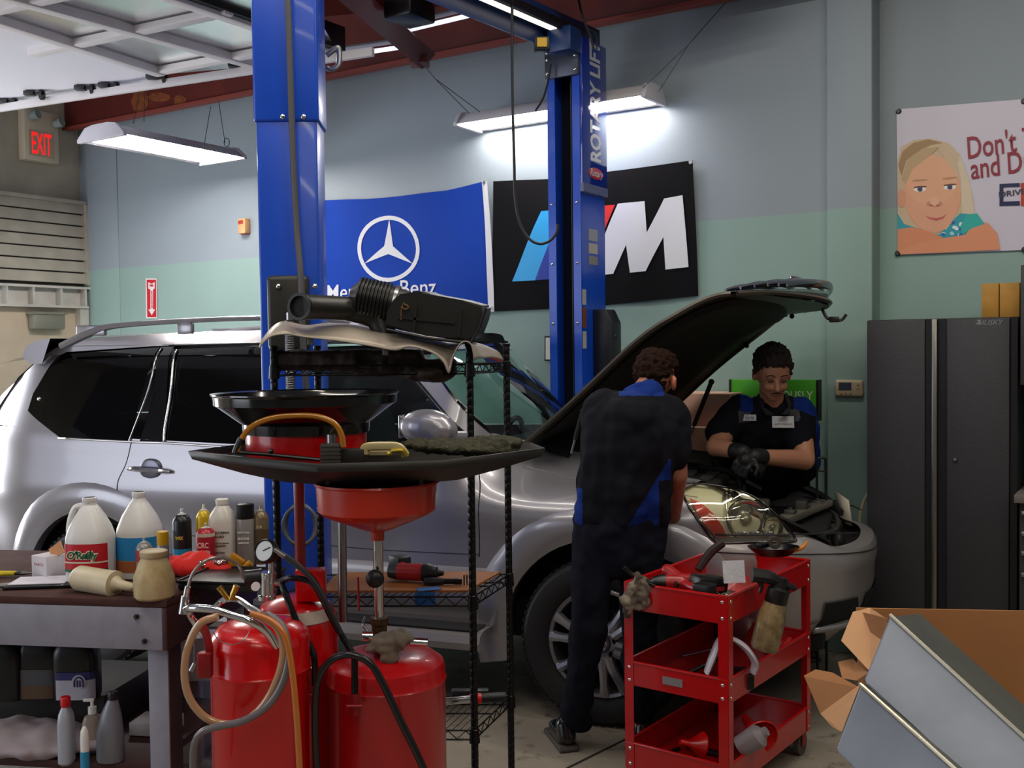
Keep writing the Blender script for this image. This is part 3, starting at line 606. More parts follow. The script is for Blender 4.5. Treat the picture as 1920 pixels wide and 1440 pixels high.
XF = .2; XL = 1.0; SM = 1.6
def plan(s):
    if s <= XF:
        return s, (.30 * ((-3.35 - s) / .7) ** 2 if s < -3.35 else 0.)
    ph = min((s - XF) / (SM - XF), 2) * PI / 2; e = 2 / 2.5
    sn = max(0, math.sin(ph)); cs = math.cos(ph); return XF + XL * sn ** e, CW / 2 * (1 - (abs(cs) ** e) * (1 if cs >= 0 else -1))
def surf(s, z, off=0):
    x, y = plan(s); x2, y2 = plan(s + .01); x1, y1 = plan(s - .01); d = V((x2 - x1, y2 - y1)); d.normalize(); nx, ny = -d.y, d.x   # inward normal
    o = .05
    o -= .028 * math.exp(-((z - 1.0) / .13) ** 2) * (1 - sstep(s, .1, .5))             # shoulder crease
    o += .05 * sstep(.45 - z, -.15, .12)                                               # tuck under at the sill
    if z > 1.27: o += .30 * (z - 1.27) + .9 * max(0, z - 1.70) ** 2 * 6
    k = sstep(s, -.8, -.3)
    if z > .93: o += k * .24 * (min(1.3, (z - .93) / .24)) ** 2.2 * (1 if s < .5 else .75)
    if s > .25 and z < .9: o -= .03 * sstep(s, .25, .6) * math.exp(-((z - .72) / .2) ** 2)
    if s > .6 and z < .45: o += .09 * sstep(.45 - z, 0, .2)
    o += .02 * ((z - .8) ** 2)
    return V((x + nx * (o + off), y + ny * (o + off), z))
def solve(px, py, off=0, s=None, z=None):
    s = -1. if s is None else s; z = 1. if z is None else z
    if px > 1250 : s = .6
    for it in range(30):
        p0 = project(MC @ surf(s, z, off)); e = V((px, py)) - p0
        if e.length < .05: break
        h = .004; a = (project(MC @ surf(s + h, z, off)) - p0) / h; c = (project(MC @ surf(s, z + h, off)) - p0) / h
        det = a.x * c.y - a.y * c.x
        if abs(det) < 1: break
        ds = (e.x * c.y - e.y * c.x) / det; dz = (a.x * e.y - a.y * e.x) / det; m = max(abs(ds), abs(dz), .25) / .25; s += ds / m; z += dz / m; z = max(.1, min(2.1, z)); s = max(-4.2, min(1.75, s))
    return s, z
def flatpoly(pts, cut=.045):
    q = [(p[1], p[2]) if p[0] == 's' else solve(*p[:2]) for p in pts]
    bm = bmesh.new(); bm.faces.new([bm.verts.new((a, c, 0)) for a, c in q])
    for ax in (0, 1):
        lo = min(p[ax] for p in q); hi = max(p[ax] for p in q); k = int((hi - lo) / cut)
        for i in range(1, k + 1):
            c = lo + (hi - lo) * i / (k + 1); bmesh.ops.bisect_plane(bm, geom=bm.verts[:] + bm.edges[:] + bm.faces[:], plane_co=(c, 0, 0) if ax == 0 else (0, c, 0), plane_no=(1, 0, 0) if ax == 0 else (0, 1, 0))
    return bm
def panel(polys, name, m, parent=None, off=0, both=False, solid=0, cut=.045, side=None):
    if both:
        r_ = panel(polys, name, m, parent, off, False, solid, cut, 'near'); panel(polys, name, m, parent, off, False, solid, cut, 'far'); return r_
    mb = MB()
    for pts in polys:
        for far in ((0, 1) if both else ((1,) if side == 'far' else (0,))):
            bm = flatpoly(pts, cut)
            for v in bm.verts:
                p = surf(v.co.x, v.co.y, off); v.co = V((p.x, CW - p.y, p.z)) if far else p
            mb.merge(bm)
    return mb.build(name, m, parent or car, smooth=50, solid=solid)
def line(pts, w, name, m, off=-.003, parent=None, k=6, both=False, side=None):
    q = [(p[1], p[2]) if p[0] == 's' else solve(*p[:2]) for p in pts]
    if both:
        r_ = line(pts, w, name, m, off, parent, k, False, 'near'); line(pts, w, name, m, off, parent, k, False, 'far'); return r_
    cv = catmull([V((a, c, 0)) for a, c in q], k); mb = MB()
    for far in ((0, 1) if both else ((1,) if side == 'far' else (0,))):
        pp = [surf(v.x, v.y, off) for v in cv]
        if far: pp = [V((p.x, CW - p.y, p.z)) for p in pp]
        mb.tube(pp, w, n=5, k=1)
    return mb.build(name, m, parent or car, smooth=180)
# --- arches (in car axes)
def arch(cx, cz, r, a0, a1, n=14, sq=1.0): return [('s', cx + r * math.cos(rad(a0 + (a1 - a0) * i / n)) * sq, cz + r * math.sin(rad(a0 + (a1 - a0) * i / n))) for i in range(n + 1)]
RW = (-HB - .03, .43); FW_ = (0, .39); RA = .50
# body below the belt line
belt = [('s', -4.05, 1.33), ('s', -3.5, 1.34), ('s', -3.1, 1.30), ('s', -2.62, 1.285), ('s', -2.0, 1.27), ('s', -1.2, 1.275), ('s', -.62, 1.29), ('s', -.47, 1.285), ('s', -.36, 1.24), ('s', 0., 1.215), ('s', .2, 1.16), ('s', .36, 1.135)]
hl_back = [(1277, 918), (1284, 938), (1312, 980), (1344, 1015)]
body = belt + hl_back + [('s', .44, .86), ('s', .44, .52)] + arch(0, .39, RA, 12, 180) + [('s', -RA, .36), ('s', -RA - .02, .30), ('s', -HB + RA, .30)] + arch(RW[0], .45, RA - .03, -15, 195) + [('s', -3.5, .36), ('s', -4.05, .42)]
B = panel([body], 'body', [SIL], both=True)
# greenhouse frame: roof side strip, rear pillar, windscreen pillar
gh = panel([[('s', -4.0, 1.345), ('s', -3.5, 1.34), ('s', -3.1, 1.30), (112, 821), (52, 770), (62, 738), (108, 668), (125, 660), (300, 648), ('s', -2.2, 1.82), ('s', -2.6, 1.87), ('s', -3.3, 1.84), ('s', -3.5, 1.70), ('s', -3.66, 1.6), ('s', -3.9, 1.5)],
            [(290, 649), ('s', -1.6, 1.80), ('s', -1.16, 1.775), ('s', -.97, 1.70), ('s', -.9, 1.80), ('s', -1.2, 1.85), ('s', -1.7, 1.875), ('s', -2.6, 1.87)],
            [('s', -1.06, 1.74), (745, 676), (790, 722), (873, 817), ('s', -.62, 1.27), ('s', -.42, 1.27), (925, 812), (876, 764), (819, 705), (800, 684), ('s', -.9, 1.80)]], 'greenhouse_frame', SIL, both=True)
# windows
qw = panel([[(118, 664), (300, 651), (243, 826), (112, 820), (54, 770), (64, 738)]], 'quarter_window', GLD, off=-.002)
panel([[(118, 664), (300, 651), (243, 826), (112, 820), (54, 770), (64, 738)]], 'quarter_window', GLD, off=-.002, side='far')
for sd in ('near', 'far'):
    panel([[(318, 655), ('s', -1.68, 1.79), ('s', -1.58, 1.28), (236, 828), (262, 828)]], 'rear_door_window', GLD, off=.004, side=sd)
    panel([[('s', -1.62, 1.79), ('s', -1.16, 1.77), (745, 678), (873, 817), ('s', -.7, 1.29), ('s', -1.56, 1.29)]], 'front_door_window', GLS, off=.004, side=sd)
for pl_ in ([(302, 650), (326, 650), (312, 760), (307, 829), (262, 829), (262, 827), (290, 740)], [('s', -1.72, 1.79), ('s', -1.58, 1.79), ('s', -1.5, 1.28), ('s', -1.6, 1.28)]): panel([pl_], 'door_pillar_trim', TRIM, both=True)
panel([[(745, 678), (757, 678), (884, 818), (868, 818)]], 'window_seal', TRIM, off=-.004, both=True)
panel([[(826, 706), (819, 704), (919, 812), (928, 812)]], 'screen_seal', TRIM, off=-.004, both=True)
line([(305, 652), (280, 730), (254, 800), (243, 828)], .006, 'pillar_strip', CHROME, -.006)
line([(333, 656), (322, 730), (311, 800), (309, 829)], .007, 'pillar_strip', CHROME, -.006)
line([(112, 821), (243, 828), (307, 830), (433, 838), (600, 845), (873, 822)], .007, 'belt_moulding', CHROME, -.008)
line([(302, 648), ('s', -2.0, 1.80), ('s', -1.5, 1.80), ('s', -1.12, 1.765), (762, 690), (873, 814)], .006, 'window_moulding', TRIM, -.004)
line([(246, 830), (236, 870), (222, 900), (218, 930), (208, 958)], .0035, 'door_seam', SEAM, .001)
line([('s', -1.6, 1.26), ('s', -1.62, .8), ('s', -1.6, .42)], .0035, 'door_seam', SEAM, .001)
line([(897, 880), (899, 930), (899, 1035), (898, 1040)], .0035, 'door_seam', SEAM, .001)
line([(325, 1003), (500, 1012), (700, 1030), (899, 1040)], .003, 'door_seam', SEAM, .001)
line([('s', -.45, 1.17), ('s', -.1, 1.12), ('s', .2, 1.09), ('s', .35, 1.07)], .002, 'fender_crease', SIL, -.001)
# body panels: arch flares
def flare(c, r0, r1, a0, a1, name, bulge=.024, sqz=1.0):
    mb = MB(); rows = []; n = 28; m = 8
    for i in range(n + 1):
        a = rad(a0 + (a1 - a0) * i / n); row = []
        for j in range(m + 1):
            t = j / m; r = r0 + (r1 - r0) * t * (1 + .08 * math.cos(2 * (a - PI / 2)) * t); h = math.sin(PI * min(1, .12 + .88 * t) ** .75)
            p = surf(c[0] + r * math.cos(a) * (1.08 if t > .5 else 1.0 + .16 * t), max(.18, c[1] + r * math.sin(a)), .0); row.append(p + V((0, -bulge * h - (.004 if t < .9 else 0), 0)))
        q = row[0].copy(); q.y += .06; rows.append([q] + row)
    mb.grid(rows); mb.build(name, SIL, B, smooth=60); mb = MB(); mb.grid([[V((p.x, CW - p.y, p.z)) for p in r] for r in rows]); return mb.build(name, SIL, B, smooth=60)
flare((0, .39), RA - .02, .62, -12, 196, 'wheel_arch_flare')
flare((RW[0], .43), RA - .05, .60, -12, 196, 'wheel_arch_flare')
# rocker panel and running board
mb = MB(); rows = []
for i in range(20):
    s = -2.35 + i * (1.86) / 19; rows.append([surf(s, z, -.0) + V((0, dy, 0)) for z, dy in ((.70, .0), (.66, -.02), (.56, -.025), (.50, -.012), (.44, .0), (.36, .02), (.33, .08))])
mb.grid(rows); mb.build('rocker_panel', SIL2, B, smooth=50)
mb = MB(); rows = []
for i in range(20):
    s = -2.35 + i * 1.80 / 19; rows.append([V((s, y, z)) for y, z in ((.06, .42), (-.06, .425), (-.10, .41), (-.115, .375), (-.10, .34), (-.02, .32))])
mb.grid(rows); rb = mb.build('running_board', SIL2, smooth=40)
mb = MB(); mb.box((-1.45, -.02, .428), (1.75, .12, .008), bev=.002); mb.build('step_pad', mat('step_rubber', '#26262a', .7), rb)
# roof, rails, spoiler
mb = MB(); rows = []
for i in range(25):
    s = -3.72 + i * 2.80 / 24; a = surf(s, 1.80 if s > -3.3 else 1.80 - .25 * (-3.3 - s)); h = .075 * (1 - sstep(s, -1.25, -.9) * .45) * (1 - sstep(-s, 3.3, 3.75) * .5); row = []
    for j in range(13):
        t = j / 12; y = a.y + (CW - 2 * a.y) * t; u = 1 - abs(2 * t - 1); row.append(V((s - .1 * sstep(-s, 3.4, 3.8) + (.10 * math.sin(PI * t) if s > -1.0 else 0) * sstep(s, -1.1, -.92), y, a.z + h * (1 - (1 - u) ** 2.4))))
    rows.append(row)
mb.grid(rows); ROOF = mb.build('roof', SIL, smooth=60)
for sd in (0, 1):
    mb = MB(); pts = [V((-3.22, .17, 1.80)), V((-3.0, .16, 1.875)), V((-2.8, .155, 1.91)), V((-2.2, .15, 1.93)), V((-1.6, .16, 1.925)), V((-1.25, .17, 1.88)), V((-1.12, .18, 1.82))]
    if sd: pts = [V((p.x, CW - p.y, p.z)) for p in pts]
    mb.tube(pts, [.03, .03, .019, .017, .017, .022, .03], n=8, flat=.8); rl = mb.build('roof_rail', SIL)
    for x in (-3.0, -2.36, -1.3):
        mb = MB(); y = .16 if not sd else CW - .16; mb.box((x, y, 1.885), (.10 if x != -3.0 else .2, .026, .06), bev=.008); mb.build('rail_foot', SIL, rl)
mb = MB(); rows = []
for i in range(9):
    t = i / 8; y = .16 + (CW - .32) * t; e = .12 * (1 - math.sin(PI * t)); rows.append([V((x + e * k, y, z)) for x, z, k in ((-3.30, 1.845, 0), (-3.45, 1.835, .4), (-3.60, 1.80, 1), (-3.63, 1.74, 1), (-3.57, 1.70, 1), (-3.4, 1.70, .3), (-3.3, 1.75, 0))])
mb.grid(rows)
for r_ in (rows[0], rows[-1]): mb.poly(r_[:-1])
mb.build('rear_spoiler', SIL, smooth=50)
mb = MB(); rows = []
for i in range(9):
    t = i / 8; y = .12 + (CW - .24) * t; rows.append([V((x - .08 * math.sin(PI * t), (surf(max(x, -4.0), z).y if i == 0 else (CW - surf(max(x, -4.0), z).y if i == 8 else y)), z)) for x, z in ((-3.42, 1.76), (-3.58, 1.62), (-3.85, 1.34), (-3.98, 1.24), (-4.0, .8), (-4.02, .5), (-3.9, .4))])
mb.grid(rows); mb.build('tailgate', SIL, smooth=50)
# windscreen
mb = MB(); rows = []
a0, a1 = surf(*solve(826, 708)), surf(*solve(928, 812)); a0.z -= .0
top = [V((a0.x - .10, a0.y - .02, 1.745)), a1 + V((.02, .0, -.04))]
for j in range(17):
    t = j / 16; bul = math.sin(PI * t); e = abs(2 * t - 1)
    y0 = top[0].y + (CW - 2 * top[0].y) * t; y1 = top[1].y + (CW - 2 * top[1].y) * t
    T = V((top[0].x + .12 * bul ** .7, y0, top[0].z + .045 * bul)); Bt = V((top[1].x + .24 * bul ** .7, y1, top[1].z - .01))
    rows.append([T.lerp(Bt, u / 8) + V((.0, 0, .03 * math.sin(PI * u / 8))) for u in range(9)])
mb.grid(rows); mb.build('windscreen', GLF, smooth=180)
mb = MB(); mb.grid([[r[0] + V((.0, 0, .004)), r[0].lerp(r[8], .06) + V((0, 0, .01))] for r in rows]); mb.build('screen_band', TRIM, smooth=180)
mb = MB(); mb.grid([[r[8] + V((-.02, 0, .01)), r[8] + V((.18, 0, -.07)), r[8] + V((.24, 0, -.12))] for r in rows[2:-2]]); mb.build('cowl', mat('cowl_black', '#1b1b1d', .5), smooth=60)
for y in (.5, 1.1):
    mb = MB(); mb.tube([V((-.16, y, 1.25)), V((-.2, y + .15, 1.285)), V((-.32, y + .4, 1.33))], .006); mb.build('wiper', BLK)
# interior
INT = mat('interior_grey', '#2a2b2e', .7)
mb = MB(); mb.box((-2.1, CW / 2, .77), (3.0, CW - .36, .6), bev=.05); mb.build('cabin_floor', DARK)
mb = MB(); mb.box((-.60, CW / 2, 1.13), (.42, CW - .74, .28), bev=.09, seg=4); mb.build('dashboard', INT)
mb = MB(); mb.box((-.68, CW / 2, 1.04), (.4, CW - .5, .22), bev=.05); mb.build('dashboard_base', INT)
for y in (.42, CW - .42):
    for x, s_ in ((-1.35, 1), (-2.35, 1)):
        t = mb = MB(); mb.box((x, y, 1.12), (.16, .46, .66), R=Matrix.Rotation(rad(-14), 3, 'Y'), bev=.06, seg=3); mb.box((x + .25, y, .88), (.5, .48, .16), bev=.05); se = mb.build('seat', INT)
        mb = MB(); mb.box((x - .09, y, 1.53), (.1, .26, .17), R=Matrix.Rotation(rad(-10), 3, 'Y'), bev=.045, seg=3); mb.build('headrest', INT, se)
mb = MB(); mb.tube([V((-.85 + .04 * math.sin(a), 1.16 + .18 * math.cos(a), 1.18 + .17 * math.sin(a))) for a in [i * PI / 10 for i in range(21)]], .015, k=1); mb.build('steering_wheel', BLK)
# door mirror
def near_pts(x, y, z): return V((x, y, z))
MR = MC.inverted() @ PP(800, 800, MC @ V((0, -.1, 0)), CL)
mo = organic('door_mirror', [('e', MR + V((.0, 0, .0)), (.145, .075, .085)), ('e', MR + V((.05, .0, -.02)), (.11, .07, .075)), (MR + V((.06, .03, -.05)), MR + V((.13, .17, -.06)), .028, .03)], SIL, car, vox=.008, sm=8)
mb = MB(); mb.box(MR + V((-.13, .02, .0)), (.01, .1, .11), bev=.004); mb.build('mirror_glass', CHROME, mo)
# door handle
for px, py in ((283, 881),):
    s_, z_ = solve(px, py); mb = MB(); mb.ell(surf(s_, z_, -.002), (.075, .010, .062)); mb.build('handle_recess', mat('handle_cup', '#6d6d78', .3, .8), B)
    mb = MB(); mb.tube([surf(s_ - .135, z_ + .005, -.012), surf(s_ - .07, z_ + .006, -.035), surf(s_ + .07, z_ + .003, -.035), surf(s_ + .135, z_ - .005, -.012)], [.016, .022, .022, .014], flat=.7); mb.build('door_handle', mat('handle_chrome', '#b9b9c4', .15, 1), B)
s_ = -1.42; mb = MB(); mb.tube([surf(s_ - .12, 1.12, -.012), surf(s_ - .06, 1.12, -.035), surf(s_ + .06, 1.12, -.035), surf(s_ + .12, 1.11, -.012)], [.016, .022, .022, .014], flat=.7); mb.build('door_handle', MATS['handle_chrome'], B)
s_, z_ = solve(76, 748); mb = MB(); mb.ell(surf(s_, z_, -.006), .013); mb.build('window_latch', CHROME, qw)

# wheels
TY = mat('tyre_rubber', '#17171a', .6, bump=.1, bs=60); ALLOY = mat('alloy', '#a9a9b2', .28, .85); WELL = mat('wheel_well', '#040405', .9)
def wheel(cx, cy, far):
    s = -1 if far else 1; M_ = frame((cx, cy, .392), (1, 0, 0), (0, 0, 1))        # local z towards -y (outward, near side)
    if far: M_ = M_ @ Matrix.Rotation(PI, 4, 'Y')
    mb = MB(); mb.lathe([(.245, -.20), (.30, -.22), (.36, -.225), (.388, -.2), (.392, -.12), (.392, -.05), (.386, -.01), (.365, .012), (.33, .018), (.29, .012), (.262, 0), (.25, -.012)], M_, 56)
    for k in range(64):
        a = 2 * PI * k / 64; mb.box(M_ @ V((.3895 * math.cos(a), .3895 * math.sin(a), -.045)), (.008, .022, .08), R=(M_ @ Matrix.Rotation(a, 4, 'Z')).to_3x3())
        mb.box(M_ @ V((.3895 * math.cos(a), .3895 * math.sin(a), -.15)), (.008, .022, .08), R=(M_ @ Matrix.Rotation(a + .04, 4, 'Z')).to_3x3())
    ty = mb.build('wheel', TY, car)
    mb = MB(); mb.lathe([(.252, -.01), (.256, .004), (.25, .012), (.236, .006), (.228, -.03), (.222, -.10), (.225, -.19)], M_, 56); rim = mb.build('rim', ALLOY, ty)
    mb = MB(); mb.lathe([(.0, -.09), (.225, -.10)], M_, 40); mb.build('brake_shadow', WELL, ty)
    mb = MB(); mb.lathe([(.0, -.055), (.15, -.055), (.15, -.07)], M_, 40); mb.build('brake_disc', DSTEEL, ty)
    for k in range(6):
        a0_ = 2 * PI * k / 6 + .26 + PI / 2
        mb = MB(); R_ = M_ @ Matrix.Rotation(a0_, 4, 'Z')
        for sg in (-1, 1):
            pts = [R_ @ V((.07, sg * .016, .0)), R_ @ V((.13, sg * .024, .008)), R_ @ V((.19, sg * .038, .004)), R_ @ V((.236, sg * .05, -.008))]
            mb.tube(pts, [.026, .023, .022, .03], n=8, up=(M_.to_3x3() @ V((0, 0, 1))), flat=1)
        mb.tube([R_ @ V((.06, 0, -.01)), R_ @ V((.12, 0, -.008)), R_ @ V((.15, 0, -.02))], [.03, .025, .01], n=8)
        mb.build('spoke', ALLOY, rim)
    mb = MB(); mb.lathe([(.0, .022), (.035, .021), (.042, .014), (.045, .004), (.085, -.002), (.10, -.012), (.10, -.04)], M_, 40); hub = mb.build('hub_cap', mat('hub_alloy', '#8f8f98', .3, .85), rim)
    mb = MB(); mb.tube([M_ @ V((.028 * math.cos(a), .028 * math.sin(a), .022)) for a in [i * PI / 12 for i in range(25)]], .003, k=1); mb.tube([M_ @ V((-.008, .02, .023)), M_ @ V((-.014, -.012, .023)), M_ @ V((.018, -.006, .023))], .003, k=1); mb.build('hub_emblem', CHROME, rim)
    for k in range(6):
        a = 2 * PI * (k + .5) / 6 + .26 + PI / 2; c = V((.068 * math.cos(a), .068 * math.sin(a), 0)); mb = MB(); mb.cyl(M_ @ (c + V((0, 0, -.01))), M_ @ (c + V((0, 0, .012))), .017, .014, n=8); mb.build('lug_nut', mat('lug_black', '#15151a', .25, .6), rim)
for cx, cz in ((0, 0), (-HB - .03, 0)):
    wheel(cx, 0.03, False); wheel(cx, CW - .03, True)
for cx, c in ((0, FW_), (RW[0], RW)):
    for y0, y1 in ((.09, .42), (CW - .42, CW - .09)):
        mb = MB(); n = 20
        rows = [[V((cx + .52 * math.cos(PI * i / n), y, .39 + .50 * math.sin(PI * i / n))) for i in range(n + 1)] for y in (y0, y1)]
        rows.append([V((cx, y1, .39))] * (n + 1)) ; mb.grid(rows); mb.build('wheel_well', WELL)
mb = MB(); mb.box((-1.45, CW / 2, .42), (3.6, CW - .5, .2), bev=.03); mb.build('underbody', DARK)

# front bumper
mb = MB(); rows = []
zs = [(.92, .06), (.90, .0), (.86, -.01), (.80, -.012), (.74, -.006), (.70, 0), (.62, -.005), (.54, -.002), (.46, .0), (.42, .03), (.36, .05), (.32, .1)]
S0 = .42; n = 56
for i in range(n + 1):
    s = S0 + (2 * SM - 2 * S0) * i / n; sm = s if s <= SM else 2 * SM - s; row = []
    for z, o in zs:
        zz = z - (.09 * sstep(sm, .8, 1.15) * max(0, (z - .70) / .22) if z > .70 else 0); p = surf(sm, zz, o); row.append(V((p.x, p.y if s <= SM else CW - p.y, zz)))
    rows.append(row)
mb.grid(rows); BUM = mb.build('front_bumper', SIL2, smooth=50)
panel([[('s', .95, .60), ('s', 1.22, .60), ('s', 1.28, .50), ('s', .95, .49)]], 'fog_lamp_opening', DARK, BUM, off=-.012, both=True)
panel([[('s', .90, .49), ('s', 1.3, .495), ('s', 1.36, .47), ('s', .88, .465)]], 'fog_lamp_lip', SIL, BUM, off=-.03, both=True, solid=.01)
panel([[('s', 1.34, .60), ('s', 1.6, .60), ('s', 1.6, .42), ('s', 1.30, .42)]], 'lower_grille', DARK, BUM, off=-.01, both=True)
line([('s', .42, .84), ('s', .8, .83), ('s', 1.3, .80), ('s', 1.6, .78)], .003, 'bumper_seam', SEAM, -.012, BUM, both=True)
line([('s', .42, .915), ('s', .9, .91), ('s', 1.25, .89)], .004, 'bumper_gap', SEAM, -.002, BUM, both=True)
# headlamps
lens_px = [(1276, 916), (1282, 908), (1305, 906), (1345, 911), (1385, 920), (1420, 935), (1445, 955), (1468, 980), (1493, 1013), (1450, 1016), (1400, 1017), (1344, 1016), (1312, 980), (1286, 940)]
for sd in ('near', 'far'):
    t = panel([lens_px], 'headlamp', mat('headlamp_back', '#d4d1b4', .4, 0), off=.035, side=sd)
    panel([[(1292, 934), (1316, 944), (1340, 966), (1356, 990), (1366, 1014), (1346, 1014), (1318, 980)]], 'turn_signal', mat('amber_lens', '#d2380c', .2, coat=1), t, off=.012, side=sd)
    panel([lens_px], 'lens', glass('lamp_glass', '#fafaf2', extra=.04), t, off=.0, side=sd)
    line(lens_px + lens_px[:1], .006, 'lens_gasket', TRIM, .0, t, k=3, side=sd)
    for px, py, r, nm in ((1400, 975, .085, 'low_beam'), (1452, 990, .045, 'high_beam'), (1372, 938, .04, 'reflector_bowl'), (1425, 955, .04, 'reflector_bowl')):
        s_, z_ = solve(px, py); c = surf(s_, z_, .03); c2 = surf(s_, z_, -.01); d = (c2 - c).normalized()
        if sd == 'far': c = V((c.x, CW - c.y, c.z)); d = V((d.x, -d.y, d.z))
        mb = MB(); a_, b_, _ = basis(d); M_ = Matrix.Translation(c) @ Matrix((a_, b_, d)).transposed().to_4x4()
        mb.lathe([(r * .2, -.012), (r * .7, -.008), (r, .006), (r * 1.04, .010), (r * 1.07, .004)], M_, 24); bo = mb.build(nm, CHROME, t)
        mb = MB(); mb.ell(c + d * .0, r * .33); mb.build('bulb', mat('bulb_glass', '#c8c4b0', .08, .6), bo)
    for k in range(3):
        mb = MB(); s_, z_ = solve(1392 + k * 26, 1004); c = surf(s_, z_, .03)
        if sd == 'far': c.y = CW - c.y
        mb.box(c, (.05, .03, .03), bev=.006); mb.build('reflector_facet', CHROME, t)
    line([(1368, 914), (1362, 940), (1366, 975), (1380, 1012)], .006, 'inner_ridge', mat('ridge_chrome', '#d8d4b8', .15, .9), .012, t, side=sd)
# front fender top towards the lamp and the inner wings
for sd in (0, 1):
    mb = MB(); rows = []
    for i in range(26):
        s = -.42 + i * 1.42 / 25; 
        z = 1.215 - .0 * s if s < 0 else (1.215 - .23 * s if s < .36 else 1.135 - .42 * (s - .36)); p = surf(s, z, .0); q = p + V((0, .03, .006)); r = p + V((0, .05, -.02)); r2 = p + V((0, .06, -.3))
        row = [p, q, r, r2] if not sd else [V((v.x, CW - v.y, v.z)) for v in (p, q, r, r2)]
        rows.append(row)
    mb.grid(rows); mb.build('inner_wing', [mat('wing_edge_black', '#101013', .45)], smooth=60)
# hood: raised
near = [(-.44, 1.29), (-.215, 1.478), (.076, 1.743), (.20, 1.84), (.304, 1.901), (.427, 1.965), (.52, 1.995), (.60, 2.0)]
far = [(-.30, 1.12), (-.10, 1.26), (.16, 1.49), (.30, 1.62), (.453, 1.745), (.60, 1.86), (.68, 1.925), (.74, 1.935)]
def prof(pl, u):
    cv = catmull([V((a, 0, c)) for a, c in pl], 6); f = u * (len(cv) - 1); i = min(int(f), len(cv) - 2); return cv[i].lerp(cv[i + 1], f - i)
rows = []; HN = 26; HM = 22; Y0, Y1 = .2, 1.36
for i in range(HN + 1):
    u = i / HN; row = []
    for j in range(HM + 1):
        t = j / HM; bul = math.sin(PI * t); a = prof(near, min(1, u)); c = prof(far, min(1, u)); p = a.lerp(c, t); p.y = Y0 + (Y1 - Y0) * t
        nose = sstep(u, .55, 1.0) * bul ** .8 * .36; p.x += nose * .82 - (.05 * (1 - u) * bul); p.z += .035 * bul ** .6 + nose * (-.02 - .05 * bul * u) + .03 * math.sin(PI * u) * bul
        row.append(p)
    rows.append(row)
def hp(u, t, lift=0):
    i = min(HN, max(0, u * HN)); j = min(HM, max(0, t * HM)); a, b_ = int(min(i, HN - 1)), int(min(j, HM - 1)); fi, fj = i - a, j - b_
    p = rows[a][b_].lerp(rows[a + 1][b_], fi).lerp(rows[a][b_ + 1].lerp(rows[a + 1][b_ + 1], fi), fj)
    du = rows[a + 1][b_] - rows[a][b_]; dt = rows[a][b_ + 1] - rows[a][b_]; n_ = du.cross(dt).normalized(); n_ = n_ if n_.z > 0 else -n_
    return p + n_ * lift
mb = MB(); mb.grid(rows); HOOD = mb.build('hood', SIL, smooth=60)
UND = mat('hood_underside', '#161411', .75, var=.25, vs=6)
mb = MB(); mb.grid([[hp(i / 20, .0 + j / 16, -.012 - .018 * min(1, 6 * min(j / 16, 1 - j / 16))) for j in range(17)] for i in range(21)]); lin_ = mb.build('hood_frame', mat('hood_frame_grey', '#3b372f', .5, .3), HOOD, smooth=60)
mb = MB(); mb.grid([[hp(.04 + .76 * i / 20, .09 + .82 * j / 16, -.05 + (.02 if i in (0, 20) or j in (0, 16) else 0)) for j in range(17)] for i in range(21)]); mb.build('insulation_pad', UND, HOOD, smooth=60)
for pts in ([(0, 0), (.3, 0), (.6, 0), (1, 0)], [(1, 0), (1, .5), (1, 1)], [(0, 1), (.5, 1), (1, 1)]):
    mb = MB(); pp = []
    for (u0, t0), (u1, t1) in zip(pts, pts[1:]):
        for k in range(8): pp.append(hp(u0 + (u1 - u0) * k / 8, t0 + (t1 - t0) * k / 8, -.01))
    mb.tube(pp, .013, n=6, k=1); mb.build('hood_edge', mat('hood_rim', '#55514a', .3, .6), HOOD)
GC = mat('grille_chrome', '#8d8c96', .16, 1)
G = mb = MB(); mb.grid([[hp(.74 + .25 * i / 6, .2 + .6 * j / 12, .012 + .02 * math.sin(PI * j / 12)) for j in range(13)] for i in range(7)]); GR = mb.build('grille', TRIM, HOOD, smooth=60)
for k in range(6):
    u = .73 + .26 * k / 5; mb = MB(); mb.tube([hp(u, .18 + .64 * j / 12, .03 + .035 * math.sin(PI * j / 12)) for j in range(13)], [.006, .012, .013, .012, .006], n=8, k=1, flat=1.7); mb.build('grille_bar', GC, GR)
mb = MB(); mb.ell(hp(.86, .5, .085), (.05, .06, .02), Matrix.Rotation(rad(20), 3, 'Y')); mb.build('grille_badge', CHROME, GR)
mb = MB(); q = hp(.97, .72, -.03); mb.tube([q, q + V((.03, 0, -.05)), q + V((.09, .02, -.06)), q + V((.12, .02, -.03))], .008); mb.box(q + V((.06, 0, -.055)), (.05, .03, .03), bev=.006); mb.build('hood_latch', DSTEEL, HOOD)
for u, t in ((.92, .97), (.6, .985)): mb = MB(); mb.ell(hp(u, t, -.03), .014); mb.build('hood_bumper', BLK, HOOD)
# struts
far_low = MC.inverted() @ PP(1285, 838, MC @ V((0, 1.3, 0)), CL); far_up = MC.inverted() @ PP(1334, 716, MC @ V((0, 1.3, 0)), CL)
nl = MC.inverted() @ PP(1071, 850, MC @ V((0, .22, 0)), CL); nu = MC.inverted() @ PP(1092, 770, MC @ V((0, .24, 0)), CL)
for a, c in ((far_low, far_up), (nl, nu)):
    mb = MB(); m_ = a.lerp(c, .33); mb.cyl(a, m_, .006); st_ = mb.build('hood_strut', STEEL); mb = MB(); mb.cyl(m_, c, .013); mb.ell(c, .017); mb.build('strut_tube', BLK, st_)
